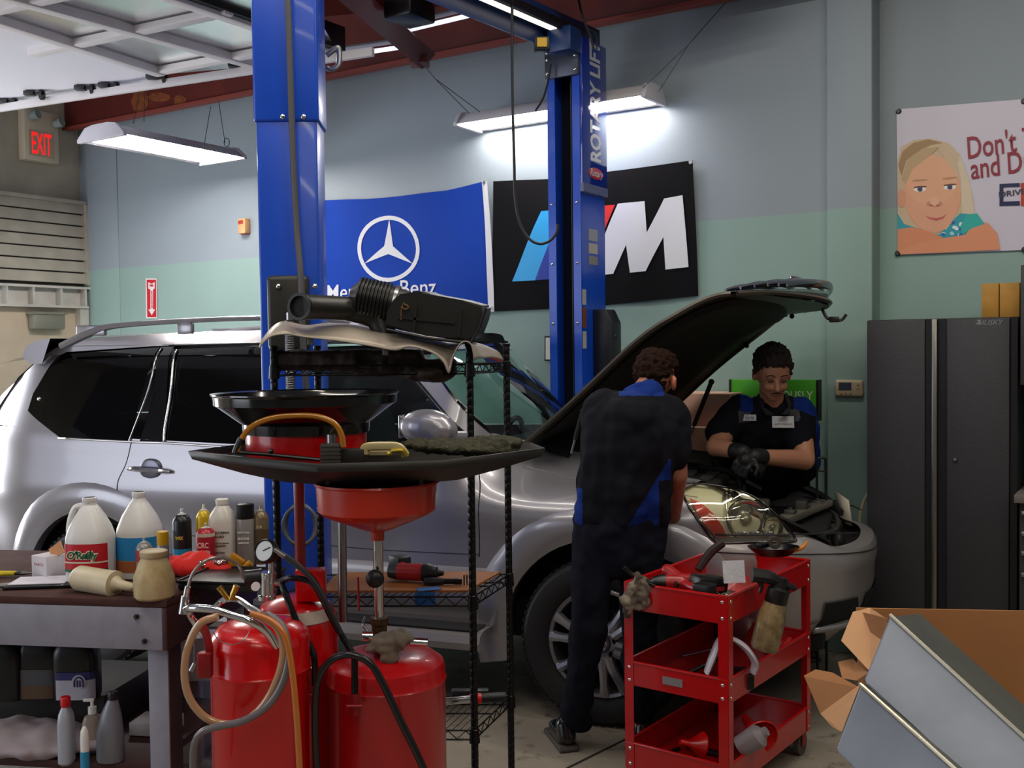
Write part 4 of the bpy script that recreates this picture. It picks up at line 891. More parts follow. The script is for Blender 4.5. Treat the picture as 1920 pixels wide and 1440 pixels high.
# engine bay
EB = mat('engine_dark', '#17171a', .55, .3); EG = mat('engine_grey', '#5f5e5c', .4, .6, var=.2, vs=30); EM = mat('engine_mid', '#3a3936', .5, .3, var=.2, vs=20)
mb = MB(); mb.box((.32, CW / 2, .62), (1.3, CW - .5, .5), bev=.03); mb.build('engine_bay_floor', DARK)
mb = MB(); mb.grid([[V((-.32, y, z)) for y in (.40, CW - .40)] for z in (.8, 1.17)]); mb.build('firewall', EB)
def eb(x0, x1, y0, y1, z0, z1, name, m, par=None, bev=.012): mb = MB(); mb.box(((x0 + x1) / 2, (y0 + y1) / 2, (z0 + z1) / 2), (x1 - x0, y1 - y0, z1 - z0), bev=bev); return mb.build(name, m, par)
blk = eb(-.2, .5, .5, 1.05, .8, 1.02, 'engine_block', EB)
cov = eb(-.15, .45, .55, 1.0, 1.02, 1.075, 'engine_cover', EM, blk, .02)
for i in range(5): eb(-.1 + i * .11, -.04 + i * .11, .58, .97, 1.075, 1.09, 'cover_rib', EG, cov, .005)
bat = eb(.25, .48, .22, .42, .86, 1.06, 'battery', EB); eb(.25, .48, .22, .42, 1.06, 1.075, 'battery_lid', EM, bat, .004)
eb(-.2, .12, .22, .44, .9, 1.07, 'air_box', EM); eb(-.05, .25, 1.14, 1.32, .9, 1.08, 'fuse_box', EM); eb(.3, .5, 1.1, 1.3, .85, 1.06, 'washer_tank', mat('tank_dim', '#6c6a60', .5))
sa, sb_ = V((.70, .28, .925)), V((.93, 1.18, .905)); SD = (sb_ - sa); SR_ = Matrix.Rotation(math.atan2(SD.y, SD.x), 3, 'Z')
mb = MB(); mb.box((sa + sb_) / 2, (SD.length, .07, .035), R=SR_, bev=.005); sup = mb.build('radiator_support', mat('support_grey', '#8f8b80', .35, .6))
for f_ in (.15, .4, .62, .85): mb = MB(); q = sa.lerp(sb_, f_); mb.box(q + V((0, 0, .026)), (.05, .05, .018), R=SR_, bev=.004); mb.cyl(q + V((0, 0, .03)), q + V((0, 0, .045)), .010); mb.build('support_bracket', EG, sup)
for i, (x, y, z, r) in enumerate(((.93, .45, .80, .05), (.99, .62, .74, .04), (1.0, .95, .76, .045), (.98, 1.12, .80, .05))): mb = MB(); mb.ell((x, y, z), (r * .7, r, r)); mb.cyl((x, y, z - .15), (x, y, z), r * .4); mb.build('horn_body', EM)
for i in range(7): mb = MB(); y = .42 + i * .13; mb.tube([(.90 + .09 * math.sin(PI * (y / CW)), y, .60), (.91 + .09 * math.sin(PI * (y / CW)), y + .01, .72), (.90 + .08 * math.sin(PI * (y / CW)), y, .86)], .010); mb.build('condenser_line', EG if i % 3 == 0 else EB)
mb = MB(); mb.tube([(.86, .35, .84), (.97, .55, .86), (1.0, .8, .84), (.98, 1.1, .86), (.9, 1.25, .88)], .012); mb.build('release_cable', EM)
mb = MB(); mb.tube([(.5, 1.38, 1.06), (.72, 1.36, 1.0), (.90, 1.30, .93), (1.0, 1.2, .86)], .022); mb.build('far_wing_seal', BLK); mb = MB(); mb.grid([[V((.99, 1.28, .80)), V((.97, 1.3, .96))], [V((1.06, 1.16, .80)), V((1.04, 1.18, .93))]]); mb.build('far_lamp_housing', mat('lamp_housing_pale', '#c8c0b0', .5), solid=.01)
eb(.56, .62, .3, CW - .3, .62, .90, 'radiator', EB)
eb(.76, .80, .36, CW - .36, .62, .84, 'condenser', mat('condenser_black', '#0c0c0e', .6))
mb = MB(); mb.cyl((.8, .82, .62), (.82, .82, .95), .025); mb.box((.83, .82, .93), (.06, .08, .09), bev=.01); mb.build('hood_latch_base', EM)
for i, (y, z) in enumerate(((.95, .76), (1.05, .72))): mb = MB(); mb.lathe([(.0, 0), (.03, 0), (.055, .05), (.06, .06)], frame((.87, y, z), (0, 1, 0), (0, 0, 1)), 20); mb.build('horn', EM)
for pts, r in (([(.6, .5, .98), (.45, .42, 1.05), (.2, .5, 1.1), (0, .46, 1.04)], .022), ([(.6, 1.1, .98), (.4, 1.08, 1.08), (.2, 1.1, 1.12), (-.1, 1.0, 1.1)], .02), ([(.55, .7, 1.0), (.5, .8, 1.1), (.3, .9, 1.12)], .012), ([(-.1, .3, 1.1), (.1, .4, 1.13), (.35, .35, 1.1), (.55, .3, 1.0)], .01), ([(-.2, 1.2, 1.12), (.1, 1.25, 1.13), (.5, 1.2, 1.04)], .009)):
    mb = MB(); mb.tube(pts, r); mb.build('engine_hose', EB)
mb = MB(); mb.tube([(-.24, .42, 1.13), (-.2, .55, 1.18), (-.2, 1.0, 1.18), (-.24, 1.14, 1.13)], .02); mb.build('strut_brace', EM)
mb = MB(); mb.lathe([(0, .03), (.028, .03), (.03, .0)], Matrix.Translation((.66, .7, .96)), 14); mb.build('radiator_cap', EG)

DEFP = None
# ================================================================ workbench and what is on it
def q3(px, py, z): return PZ(px, py, z)
TZ = .90; TA = rad(9); tx = V((math.cos(TA), -math.sin(TA), 0)); ty = V((math.sin(TA), math.cos(TA), 0)); TO = PZ(312, 1126, TZ)
MT = Matrix.Translation((TO.x, TO.y, 0)) @ Matrix((tx, ty, Z)).transposed().to_4x4(); R_T = MT.to_3x3()
bench = thing('workbench', 'wooden workbench with a grey painted apron at the lower left', 'workbench', (TO.x, TO.y, 0), R=R_T)
BW = mat('bench_top_wood', '#4a302c', .7, spec=.2, var=.3, vs=9, bump=.1); BG_ = mat('bench_grey_paint', '#8f8f9c', .5, var=.1, vs=14, bump=.1, bs=25); BR = mat('bench_side_wood', '#3c1c1a', .6, var=.2, vs=12)
def tb(x0, x1, y0, y1, z0, z1, name, m, par=None, bev=.003): mb = MB(); mb.box(((x0 + x1) / 2, (y0 + y1) / 2, (z0 + z1) / 2), (abs(x1 - x0), abs(y1 - y0), abs(z1 - z0)), bev=bev); return mb.build(name, m, par or bench)
tb(-2.1, .0, 0, .80, TZ - .026, TZ, 'bench_top', BW)
tb(-2.1, -.018, .0, .03, TZ - .175, TZ - .027, 'front_apron', BG_)
tb(-.018, -.0, .0, .78, TZ - .175, TZ - .027, 'side_apron', BR)
for x in (-.093, -2.0):
    for y in (.035, .68): l_ = tb(x, x + .075, y, y + .09, 0, TZ - .176 if y < .1 else TZ - .03, 'leg', BG_); tb(x + .0752, x + .079, y + .001, y + .089, 0.005, TZ - .18, 'leg_side', BR, l_, .001)
tb(-2.0, -.1, .05, .75, .27, .30, 'lower_shelf', BR)
for px, py in ((257, 1156), (272, 1202)):
    mb = MB(); c = MT.inverted() @ PP(px, py, TO, ty); c.y = -.001; mb.cyl(c, c + V((0, -.007, 0)), .009); mb.cyl(c + V((0, -.007, 0)), c + V((0, -.012, 0)), .005, n=6); mb.build('bolt', DSTEEL, bench)
tb(-2.0, -.42, .30, .74, .302, .45, 'raised_tray', mat('tray_dark', '#2b2523', .6))

def squeeze(prof, c, rx, ry, sq=3.2, n=28):   # profile of (scale, z) with a rounded square section
    rows = []
    for k, z in prof:
        rows.append([V((c.x + rx * k * abs(math.cos(a)) ** (2 / sq) * (1 if math.cos(a) >= 0 else -1), c.y + ry * k * abs(math.sin(a)) ** (2 / sq) * (1 if math.sin(a) >= 0 else -1), c.z + z)) for a in [2 * PI * i / n for i in range(n)]])
    mb = MB(); mb.grid(rows, closed=True); mb.bm.faces.new([v for v in mb.bm.verts[:n]][::-1]); return mb
JUG = mat('jug_plastic', '#dcdad8', .35, var=.04, vs=10); 
def band(c, rx, ry, z0, z1, name, m, par, sq=3.2, a0=-160, a1=-20, lift=.002, n=16):
    rows = []
    for z in (z0, z1): rows.append([V((c.x + (rx + lift) * abs(math.cos(a)) ** (2 / sq) * (1 if math.cos(a) >= 0 else -1), c.y + (ry + lift) * abs(math.sin(a)) ** (2 / sq) * (1 if math.sin(a) >= 0 else -1), c.z + z)) for a in [rad(a0 + (a1 - a0) * i / n) for i in range(n + 1)]])
    mb = MB(); mb.grid(rows); return mb.build(name, m, par)
# jug with red shop label and hollow handle
def M0(t): return V((0, 0, 0))
c = PZ(172, 1091, TZ); J = thing('plastic_jug', 'white gallon jug with a red lettered label and a hollow handle on the workbench', 'jug', c)
o_ = V((0, 0, 0)); squeeze([(.6, 0), (.96, .004), (1, .02), (1, .165), (.97, .18), (.86, .21), (.62, .25), (.36, .285), (.3, .29), (.3, .30)], o_, .083, .075, 3).build('bottle', JUG, J)
mb = MB(); mb.lathe([(.024, .298), (.026, .302), (.026, .316), (.021, .318)], Matrix(), 18); mb.build('neck', JUG, J)
mb = MB(); mb.tube([(-.068, -.01, .17), (-.074, -.012, .20), (-.066, -.012, .245), (-.05, -.01, .278), (-.03, -.01, .286), (-.01, 0, .285)], [.016, .012, .0115, .012, .013, .015]); mb.build('handle', JUG, J)
lb_ = band(o_, .083, .075, .06, .155, 'label', mat('label_red', '#c01828', .4), J, 3, -155, -25)
def label_text(s, par, c, y, z, h, w, m, shear=0, bold=.0015, M2=None):
    o = text(s, 'lettering', m, None, frame(c + V((0, y, z)), (1, 0, 0), Z), size=h, fit=(w, h), bold=bold, shear=shear, align='CENTER'); o.parent = par; return o
label_text("O'Reilly", lb_, o_, -.0795, .112, .042, .118, mat('label_cream', '#e8e0c8', .4), .1, .005); label_text("O'Reilly", lb_, o_, -.0805, .112, .037, .111, mat('label_green', '#17603a', .4), .1, .001)
band(o_, .083, .075, .052, .062, 'label_band', mat('label_green', '#17603a', .4), lb_, 3, -155, -25, .003); band(o_, .083, .075, .085, .09, 'label_band', mat('label_cream', '#e8e0c8'), lb_, 3, -155, -25, .003)
c = PZ(264, 1080, TZ); J2 = thing('plastic_jug', 'white cone shouldered gallon jug with a plain blue label on the workbench', 'jug', c)
squeeze([(.6, 0), (.96, .004), (1, .02), (1, .17), (.97, .19), (.75, .235), (.42, .28), (.28, .295), (.27, .31)], o_, .084, .08, 2.2).build('bottle', JUG, J2)
mb = MB(); mb.lathe([(.022, .30), (.025, .306), (.025, .322), (.02, .324)], Matrix(), 18); mb.build('neck', JUG, J2)
band(o_, .084, .08, .075, .16, 'label', mat('label_blue', '#1f86c6', .4), J2, 2.2, -170, -10); band(o_, .084, .08, .03, .072, 'label_foot', mat('label_brown', '#a35c32', .5), J2, 2.2, -170, -10)
# spray cans and bottles
def can(px, py, z, r, h, col, lab, cat='spray can', name='spray_can', kind='nozzle', cap='#101014', lcol=None, tcol='#e8e0c0', met=.2, txt=None, group=None):
    c = PZ(px, py, z); t = thing(name, lab, cat, c, group=group)
    m = mat('can_' + col[1:], col, .3, met)
    if kind == 'bottle': prof = [(0, 0), (r * .96, 0), (r, .006), (r, h * .66), (r * .9, h * .76), (r * .5, h * .88), (r * .42, h * .9), (r * .42, h * .93)]
    elif kind == 'cap': prof = [(0, 0), (r * .96, 0), (r, .004), (r, h * .74), (r * .94, h * .76)]
    else: prof = [(0, 0), (r * .96, 0), (r, .004), (r, h * .78), (r * .94, h * .81), (r * .66, h * .88), (r * .45, h * .9), (0, h * .9)]
    mb = MB(); mb.lathe(prof, Matrix(), 26); mb.build('body', m, t)
    mb = MB()
    if kind == 'cap': mb.lathe([(r * .95, h * .755), (r * .97, h * .77), (r * .95, h * .99), (r * .85, h), (0, h)], Matrix(), 26)
    elif kind == 'bottle': mb.lathe([(r * .45, h * .92), (r * .46, h * .99), (r * .4, h), (0, h)], Matrix(), 20)
    else: mb.lathe([(r * .48, h * .89), (r * .5, h * .905), (r * .25, h * .92), (r * .16, h * .94), (r * .16, h), (0, h)], Matrix(), 16)
    mb.build('cap', mat('cap_' + cap[1:], cap, .35, .3 if kind == 'nozzle' else 0), t)
    if lcol: 
        for k_, (z0, z1, lc) in enumerate(lcol): band(o_, r, r, z0 * h, z1 * h, 'label', mat('lab_' + lc[1:], lc, .4), t, 2, -175, -5, .0008 + .0004 * k_)
    if txt: 
        for k_, (s, zz, hh, ww) in enumerate(txt): label_text(s, t, o_, -(r + .003), zz * h, hh, ww * r, mat('txt_' + tcol[1:], tcol, .4), bold=.0008)
    return t
can(343, 1058, TZ, .037, .225, '#12151a', 'black and blue spray can standing leftmost in the row at the back of the workbench', cap='#c8c8c8', lcol=[(.05, .40, '#1583b0'), (.30, .62, '#101318')], tcol='#c0a040', txt=[('WIX', .5, .014, .9)])
can(384, 1056, TZ, .03, .24, '#c8a818', 'yellow topped spray can behind the small red can on the workbench', cap='#c9c4b4', lcol=[(.0, .6, '#b89a10')])
can(387, 1066, TZ, .037, .18, '#a81c30', 'short red spray can with a silver shoulder on the workbench', cap='#c9c4b4', lcol=[(.72, .80, '#c9c4b4')], tcol='#e8c8b8', txt=[('CRC', .55, .022, 1.2), ('BRAKLEEN', .40, .014, 1.5), ('CLEANER', .30, .012, 1.3)])
can(419, 1058, TZ, .056, .265, '#d0cbc2', 'large white bottle with a screw cap in the back row of the workbench', 'bottle', 'fluid_bottle', 'bottle', '#dcd8d0', met=0, tcol='#6c6058', txt=[('POWER STEERING', .52, .009, 1.5), ('FLUID', .46, .009, .8), ('KEEP OUT OF REACH', .36, .006, 1.4), ('OF CHILDREN', .32, .006, 1.0), ('CAUTION', .22, .007, .8)])
can(462, 1058, TZ, .036, .245, '#8f8a88', 'grey spray can with a tall black cap in the back row of the workbench', kind='cap', tcol='#d8d4d0', txt=[('PROFESSIONAL', .55, .008, 1.4), ('SILICONE', .45, .011, 1.3), ('LUBRICANT', .38, .008, 1.2)])
can(491, 1056, TZ, .031, .235, '#7c6a4e', 'brown and tan spray can at the right end of the back row', cap='#9a8f7a', lcol=[(.35, .6, '#5a4a34')], tcol='#c8b890', txt=[('2.5', .65, .012, .7)])
can(272, 1094, TZ, .03, .17, '#8c8a88', 'small grey and red can half hidden behind the dirty squat container', cap='#b0b0b0', lcol=[(.5, .75, '#a02a2a')])
can(307, 1098, TZ, .022, .20, '#7d7a86', 'narrow bottle with a yellow cap behind the dirty squat container', 'bottle', 'fluid_bottle', 'cap', '#c89a14', met=.4)
# small carton with orange flap
c = PZ(92, 1083, TZ); t = thing('parts_carton', 'small white printed carton with an orange tag sticking out on the workbench', 'carton', c, -.5)
mb = MB(); mb.box((0, 0, .045), (.085, .085, .09), bev=.002); mb.build('box', mat('carton_white', '#cfc8cc', .5), t)
mb = MB(); mb.box((.035, .01, .105), (.075, .004, .045), R=Matrix.Rotation(rad(-28), 3, 'Y')); mb.build('tag', mat('tag_orange', '#c88a58', .6), t)
o = text('PARTS', 'lettering', mat('txt_red', '#b04048', .5), t, frame((0, -.0435, .058), (1, 0, 0), Z), fit=(.05, .01)); 
# lying cream bottle
a, c2 = PZ(150, 1108, TZ) + V((0, 0, .047)), PZ(228, 1116, TZ) + V((0, 0, .036)); d = (c2 - a).normalized()
t = thing('squeeze_bottle', 'cream plastic bottle lying on its side on the workbench', 'bottle', a); mb = MB()
x_, y_, _ = basis(d); M_ = Matrix((x_, y_, d)).transposed().to_4x4()
CRM = mat('cream_plastic', '#cdbf9f', .4, var=.08, vs=14)
mb.lathe([(0, -.015), (.038, -.012), (.045, .0), (.045, .15), (.047, .155), (.047, .165), (.03, .168), (.018, .19), (.014, .24), (.006, .25), (0, .25)], M_, 26); mb.build('body', CRM, t)
# dirty squat container
c = PZ(290, 1120, TZ); t = thing('squat_container', 'dirty cream squat plastic container at the right corner of the workbench', 'container', c)
DC = mat('dirty_cream', '#a88f5e', .45, col2='#c6b489', c2=(.35, .62), vs=16); mb = MB(); mb.lathe([(0, 0), (.062, 0), (.069, .008), (.071, .05), (.069, .075), (.055, .115), (.044, .138), (.043, .145)], Matrix(), 30); mb.build('body', DC, t)
mb = MB(); mb.lathe([(.045, .143), (.047, .147), (.047, .163), (.042, .166), (0, .166)], Matrix(), 26); mb.build('lid', mat('lid_cream', '#b9a983', .45), t)
# crumpled paper towel and small yellow piece
c = PZ(205, 1108, TZ); tag(organic('paper_towel', [('e', c + V((0, 0, .006)), (.06, .035, .008)), ('e', c + V((.09, .0, .006)), (.05, .03, .010)), ('e', c + V((-.03, .01, .008)), (.03, .03, .012))], mat('paper_towel', '#cdc4c6', .8), None, .006, 3, .008, 40), 'crumpled white paper towel under the lying cream bottle', 'towel')
mb = MB(); c = PZ(243, 1103, TZ); mb.box(c + V((0, 0, .006)), (.04, .015, .01), bev=.003); tag(mb.build('yellow_clip', mat('yellow_bit', '#c8961c', .5)), 'tiny yellow piece beside the dirty squat container', 'clip')
# red cloth
c = PZ(365, 1078, TZ); tag(organic('shop_towel', [('e', c + V((0, .02, .03)), (.13, .07, .045)), ('e', c + V((-.07, 0, .035)), (.05, .05, .045)), ('e', c + V((.10, -.0, .02)), (.09, .05, .025))], mat('red_cloth', '#e01408', .75, sheen=.2), None, .008, 5, .02, 14, seed=3), 'bright red shop towel heaped on the workbench', 'towel')
c = PZ(442, 1078, TZ); t = thing('plastic_spout', 'small orange yellow plastic spout beside the red shop towel', 'spout', c)
mb = MB(); mb.box((0, 0, .05), (.06, .03, .05), R=Matrix.Rotation(rad(35), 3, 'Y'), bev=.006); mb.build('block', mat('orange_plastic', '#c88a10', .35), t); mb = MB(); mb.cyl((.02, 0, .02), (.06, 0, .045), .018, .014); mb.build('spout', mat('orange_plastic', ''), t) if 0 else mb.build('spout', MATS['orange_plastic'], t)
# black mat, clear bag
c = PZ(415, 1100, TZ); t = thing('tool_tray', 'flat black plastic tray overhanging the right end of the workbench', 'tray', c, -.2)
mb = MB(); mb.box((.02, .05, .016), (.30, .26, .03), bev=.008); mb.build('base', BLK, t); mb = MB()
for a_, b_ in (((-.13, -.08), (.17, -.08)), ((-.13, .18), (.17, .18)), ((-.13, -.08), (-.13, .18)), ((.17, -.08), (.17, .18))): mb.tube([V((*a_, .032)), V((*b_, .032))], .006, n=6, k=1)
mb.build('rim', BLKM, t)
c = PZ(405, 1076, TZ) + V((0, 0, .03)); tag(organic('clear_bag', [('e', c + V((0, 0, .012)), (.09, .05, .018)), ('e', c + V((.05, .0, .02)), (.04, .04, .018))], glass('bag_film', '#c8c4c4', extra=.25), None, .008, 2, .02, 30), 'crinkled clear plastic bag on the black tray of the workbench', 'bag')
# pliers and paper at the far left
c = PZ(22, 1082, TZ); t = thing('pliers', 'yellow handled pliers lying at the left end of the workbench', 'pliers', c)
mb = MB(); mb.tube([(-.08, .01, .015), (-.02, .005, .015), (.02, 0, .015)], .009); mb.tube([(-.08, -.02, .015), (-.02, -.005, .015), (.02, 0, .015)], .009); mb.build('handles', mat('pliers_yellow', '#c8b020', .4), t); mb = MB(); mb.tube([(.015, 0, .015), (.04, .0, .015), (.08, .004, .014)], [.012, .014, .004], flat=.6); mb.build('jaws', DSTEEL, t)
mb = MB(); c = PZ(18, 1098, TZ); mb.box(c + V((0, 0, .004)), (.12, .05, .006), R=Matrix.Rotation(.4, 3, 'Z'), bev=.002); tag(mb.build('wrench', STEEL), 'bright steel wrench lying at the left end of the workbench', 'wrench')
t = thing('shallow_tray', 'shallow dark tray holding a white sheet beside the white carton', 'tray', PZ(88, 1096, TZ), .1)
mb = MB(); mb.box((0, .0, .006), (.26, .16, .012), bev=.003); mb.build('base', BLKM, t); mb = MB(); mb.box((-.02, .01, .015), (.2, .13, .003)); mb.build('paper', mat('sheet_white', '#d8d4de', .6), t)

# things on the lower shelf
def fluid_jug(px, Y, lab, cap='#2a2018', labelc=None, k=1.0):
    z = .45; r_ = ray(px, 1300); X = r_.x * Y / r_.y; c = V((X, Y, z)); t = thing('oil_jug', lab, 'jug', c)
    squeeze([(.6, 0), (.96, .004), (1, .02), (1, .15), (.97, .18), (.8, .22), (.5, .245), (.3, .25)], o_, .082 * k, .055 * k, 4).build('bottle', mat('jug_black', '#0d0d10', .3), t)
    mb = MB(); mb.lathe([(.024, .235), (.026, .24), (.026, .272), (.02, .276), (0, .276)], Matrix.Translation((.035, 0, 0)), 18); mb.build('cap', mat('cap_' + cap[1:], cap, .4), t)
    mb = MB(); mb.tube([(-.07, 0, .18), (-.066, 0, .225), (-.04, 0, .25), (0, 0, .25)], .013); mb.build('handle', MATS['jug_black'], t)
    return t
fluid_jug(8, 3.90, 'black oil jug with a brown cap at the left edge under the workbench', '#3a2418')
fluid_jug(48, 4.08, 'black oil jug with a dark cap standing behind between two others under the workbench', '#101010')
t = fluid_jug(78, 3.92, 'black oil jug with a faded tan label under the workbench', '#101010'); band(o_, .082, .055, .01, .12, 'label', mat('label_grey', '#4f5055', .5), t, 4, -160, -20); band(o_, .082, .055, .01, .06, 'label_picture', mat('label_tan', '#5c4630', .5), t, 4, -135, -45, .003)
t = fluid_jug(146, 3.90, 'black oil jug with a white and blue emblem label under the workbench', '#0c0c0c')
band(o_, .082, .055, .01, .10, 'label', mat('label_pale', '#b9b9c8', .4), t, 4, -120, -20); band(o_, .082, .055, .085, .115, 'label_top', mat('label_navy', '#2c2c6a', .4), t, 4, -120, -20, .003)
mb = MB(); mb.lathe([(0, .003), (.026, .002)], frame((.03, -.0585, .08), (1, 0, 0), Z), 24); mb.build('emblem', MATS['label_pale'], t)
mb = MB(); mb.tube([(.014, -.063, .062), (.014, -.063, .085), (.024, -.063, .097), (.036, -.063, .097), (.046, -.063, .085), (.046, -.063, .062)], .0028); mb.tube([(.025, -.063, .062), (.025, -.063, .086)], .0028, k=1); mb.tube([(.035, -.063, .062), (.035, -.063, .086)], .0028, k=1); mb.build('emblem_mark', MATS['label_navy'], t)
def lowb(px, z=.302, Y=3.64): r_ = ray(px, 1440); return V((r_.x * Y / r_.y, Y, z))
t = thing('oil_bottle', 'pale grey oil bottle with a red cap under the workbench', 'bottle', lowb(126)); OB = mat('bottle_silver', '#a9adba', .35, .2)
squeeze([(.7, 0), (1, .01), (1, .15), (.85, .18), (.45, .205), (.4, .21)], o_, .025, .034, 3).build('body', OB, t); mb = MB(); mb.lathe([(.017, .205), (.018, .235), (.015, .24), (0, .24)], Matrix(), 18); mb.build('cap', mat('cap_red', '#b81018', .4), t)
t = thing('oil_bottle', 'larger curved grey oil bottle with a black cap under the workbench', 'bottle', lowb(208, Y=3.66)); 
mb = MB(); mb.grid([[V((x + kx * math.cos(a) * w_, .033 * k * math.sin(a), z)) for a in [2 * PI * i / 24 for i in range(24)]] for z, w_, x, kx, k in ((0, .046, 0, 1, .9), (.01, .05, 0, 1, 1), (.1, .048, 0, 1, 1), (.17, .036, .006, 1, .8), (.215, .02, .012, 1, .5), (.225, .016, .014, 1, .45))], closed=True); mb.build('body', mat('bottle_grey', '#7d808a', .35, .2), t)
mb = MB(); mb.lathe([(.018, .222), (.019, .245), (.016, .25), (0, .25)], Matrix.Translation((.014, 0, 0)), 18); mb.build('cap', BLK, t)
t = thing('pump_bottle', 'clear bottle with a white pump head between the grey oil bottles', 'bottle', lowb(176, Y=3.75)); squeeze([(.7, 0), (1, .01), (1, .11), (.8, .13), (.3, .14)], o_, .034, .03, 3).build('body', mat('soap_dim', '#8f8078', .3), t)
mb = MB(); mb.lathe([(.015, .14), (.015, .165), (.006, .168), (.006, .19), (0, .19)], Matrix(), 14); mb.box((-.012, 0, .19), (.04, .012, .012), bev=.003); mb.build('pump', WHITEP, t)
t = thing('dropper_bottle', 'small narrow white and blue bottle in front of the pump bottle', 'bottle', lowb(160, Y=3.60)); mb = MB(); mb.lathe([(0, 0), (.014, 0), (.015, .10), (.013, .13), (.006, .145), (0, .15)], Matrix(), 16); mb.build('body', WHITEP, t); band(o_, .015, .015, .0, .06, 'label', mat('lab_cyan', '#2c8ab4', .4), t, 2, -175, -5, .001)
c = V((-1.85, 3.8, .31)); tag(organic('folded_sheet', [('e', c + V((0, 0, .04)), (.3, .12, .05)), ('e', c + V((.1, -.05, .02)), (.28, .1, .03))], mat('sheet_pinkish', '#9c8f94', .7), None, .014, 4, .02, 9), 'folded pale plastic sheet on the lower shelf of the workbench', 'sheet')
mb = MB(); mb.box(V((-1.38, 3.95, .328)), (.16, .13, .05), R=R_T, bev=.004); tag(mb.build('paper_stack', mat('stack_paper', '#b0a8a8', .6)), 'stack of papers and cartons at the right of the lower shelf', 'papers')
mb = MB(); mb.box(PZ(352, 1330, .2) + V((0, 0, -.0)), (.16, .2, .42), bev=.006); tag(mb.build('storage_carton', mat('carton_beige', '#9a8d80', .6)), 'beige carton on the floor between workbench and red tanks', 'carton')
mb = MB(); mb.box(PZ(352, 1228, .52) + V((0, .1, -.03)), (.2, .14, .18), bev=.006); tag(mb.build('white_case', mat('case_white', '#c4c0c4', .5)), 'white case on the beige carton behind the clear hose', 'case')

# ================================================================ red fluid tanks with hoses
TR = mat('tank_red', '#d20208', .25, 0, coat=.3); HOSE = mat('amber_hose', '#b86a28', .15, 0, coat=.6); HOSC = mat('clear_hose', '#b58a66', .12, coat=.8); HB_ = mat('hose_black', '#0e0e10', .3, coat=.3); HG = mat('hose_grey2', '#6a6468', .3, coat=.3)
def tank(name, lab, c, r, h, m=TR, ring=.86, dome=.06):
    t = thing(name, lab, 'tank', c); pr = [(0, .02), (r * .9, .02), (r, .04), (r, h * ring - .006), (r + .004, h * ring), (r, h * ring + .006), (r, h - dome * 1.1), (r * .97, h - dome * .7), (r * .82, h - dome * .3), (r * .5, h - dome * .07), (0, h)]
    mb = MB(); mb.lathe(pr, Matrix(), 48); mb.build('tank_body', m, t); mb = MB(); mb.lathe([(r * .8, 0), (r * .85, .03)], Matrix(), 30); mb.build('foot_ring', BLKM, t); return t
ca = V((-.729, 2.95, 0)); TA_ = tank('fluid_tank', 'front left glossy red tank with chrome handle and looped amber hose', ca, .14, .99)
def lp(t, px, py, Y): return P(px, py, Y) - t.location
def L(t, pts): return [lp(t, *p) for p in pts]
mb = MB(); mb.tube(L(TA_, [(347, 1142, 2.84), (362, 1140, 2.80), (400, 1143, 2.78), (440, 1155, 2.77), (470, 1165, 2.76), (500, 1185, 2.78), (520, 1212, 2.80)]), .011, n=12); mb.tube(L(TA_, [(360, 1141, 2.82), (356, 1152, 2.84), (368, 1172, 2.86), (382, 1190, 2.86)]), .009, n=10); mb.build('chrome_handle', CHROME, TA_)
mb = MB(); mb.tube(L(TA_, [(404, 1138, 2.95), (420, 1125, 2.95), (445, 1124, 2.93), (470, 1140, 2.85), (490, 1152, 2.8)]), .009, n=10); mb.build('chrome_arch', CHROME, TA_)
mb = MB(); mb.tube(L(TA_, [(408, 1156, 2.74), (375, 1170, 2.74), (352, 1215, 2.74), (346, 1265, 2.75), (356, 1310, 2.76), (385, 1345, 2.77), (425, 1358, 2.78), (470, 1345, 2.76), (505, 1305, 2.75), (527, 1250, 2.74), (530, 1205, 2.74), (515, 1172, 2.75), (480, 1152, 2.76)]), .0105, n=12); mb.build('hose_loop', HOSC, TA_)
mb = MB(); mb.tube(L(TA_, [(500, 1150, 2.78), (530, 1175, 2.76), (541, 1225, 2.74), (530, 1280, 2.73), (500, 1325, 2.73), (455, 1352, 2.73), (410, 1362, 2.74), (380, 1372, 2.75), (365, 1395, 2.76), (362, 1440, 2.78), (362, 1490, 2.8)]), .010, n=12); mb.build('grey_hose', HG, TA_)
mb = MB(); mb.tube(L(TA_, [(470, 1150, 2.74), (510, 1165, 2.73), (535, 1195, 2.72), (548, 1260, 2.71), (556, 1340, 2.7), (562, 1440, 2.7), (566, 1500, 2.7)]), .0085, n=12); mb.build('amber_hose', HOSE, TA_)
mb = MB(); mb.tube(L(TA_, [(372, 1162, 2.86), (385, 1185, 2.85), (392, 1215, 2.84), (392, 1235, 2.84)]), .014, flat=.6); mb.box(lp(TA_, 385, 1246, 2.83), (.04, .03, .07), bev=.006); mb.build('side_bracket', mat('red_dull', '#8c1014', .4), TA_)
mb = MB(); mb.cyl(lp(TA_, 347, 1118, 2.84), lp(TA_, 344, 1150, 2.84), .011, .014); mb.cyl(lp(TA_, 352, 1100, 2.84), lp(TA_, 348, 1120, 2.84), .008); mb.cyl(lp(TA_, 344, 1143, 2.83), lp(TA_, 376, 1141, 2.83), .007); mb.build('coupler', CHROME, TA_)
mb = MB(); mb.tube(L(TA_, [(352, 1102, 2.84), (362, 1075, 2.84), (385, 1052, 2.85), (415, 1046, 2.88), (445, 1058, 2.92), (458, 1085, 2.95)]), .0045); mb.build('braided_line', mat('braid_grey', '#8f8a88', .3, .6), TA_)
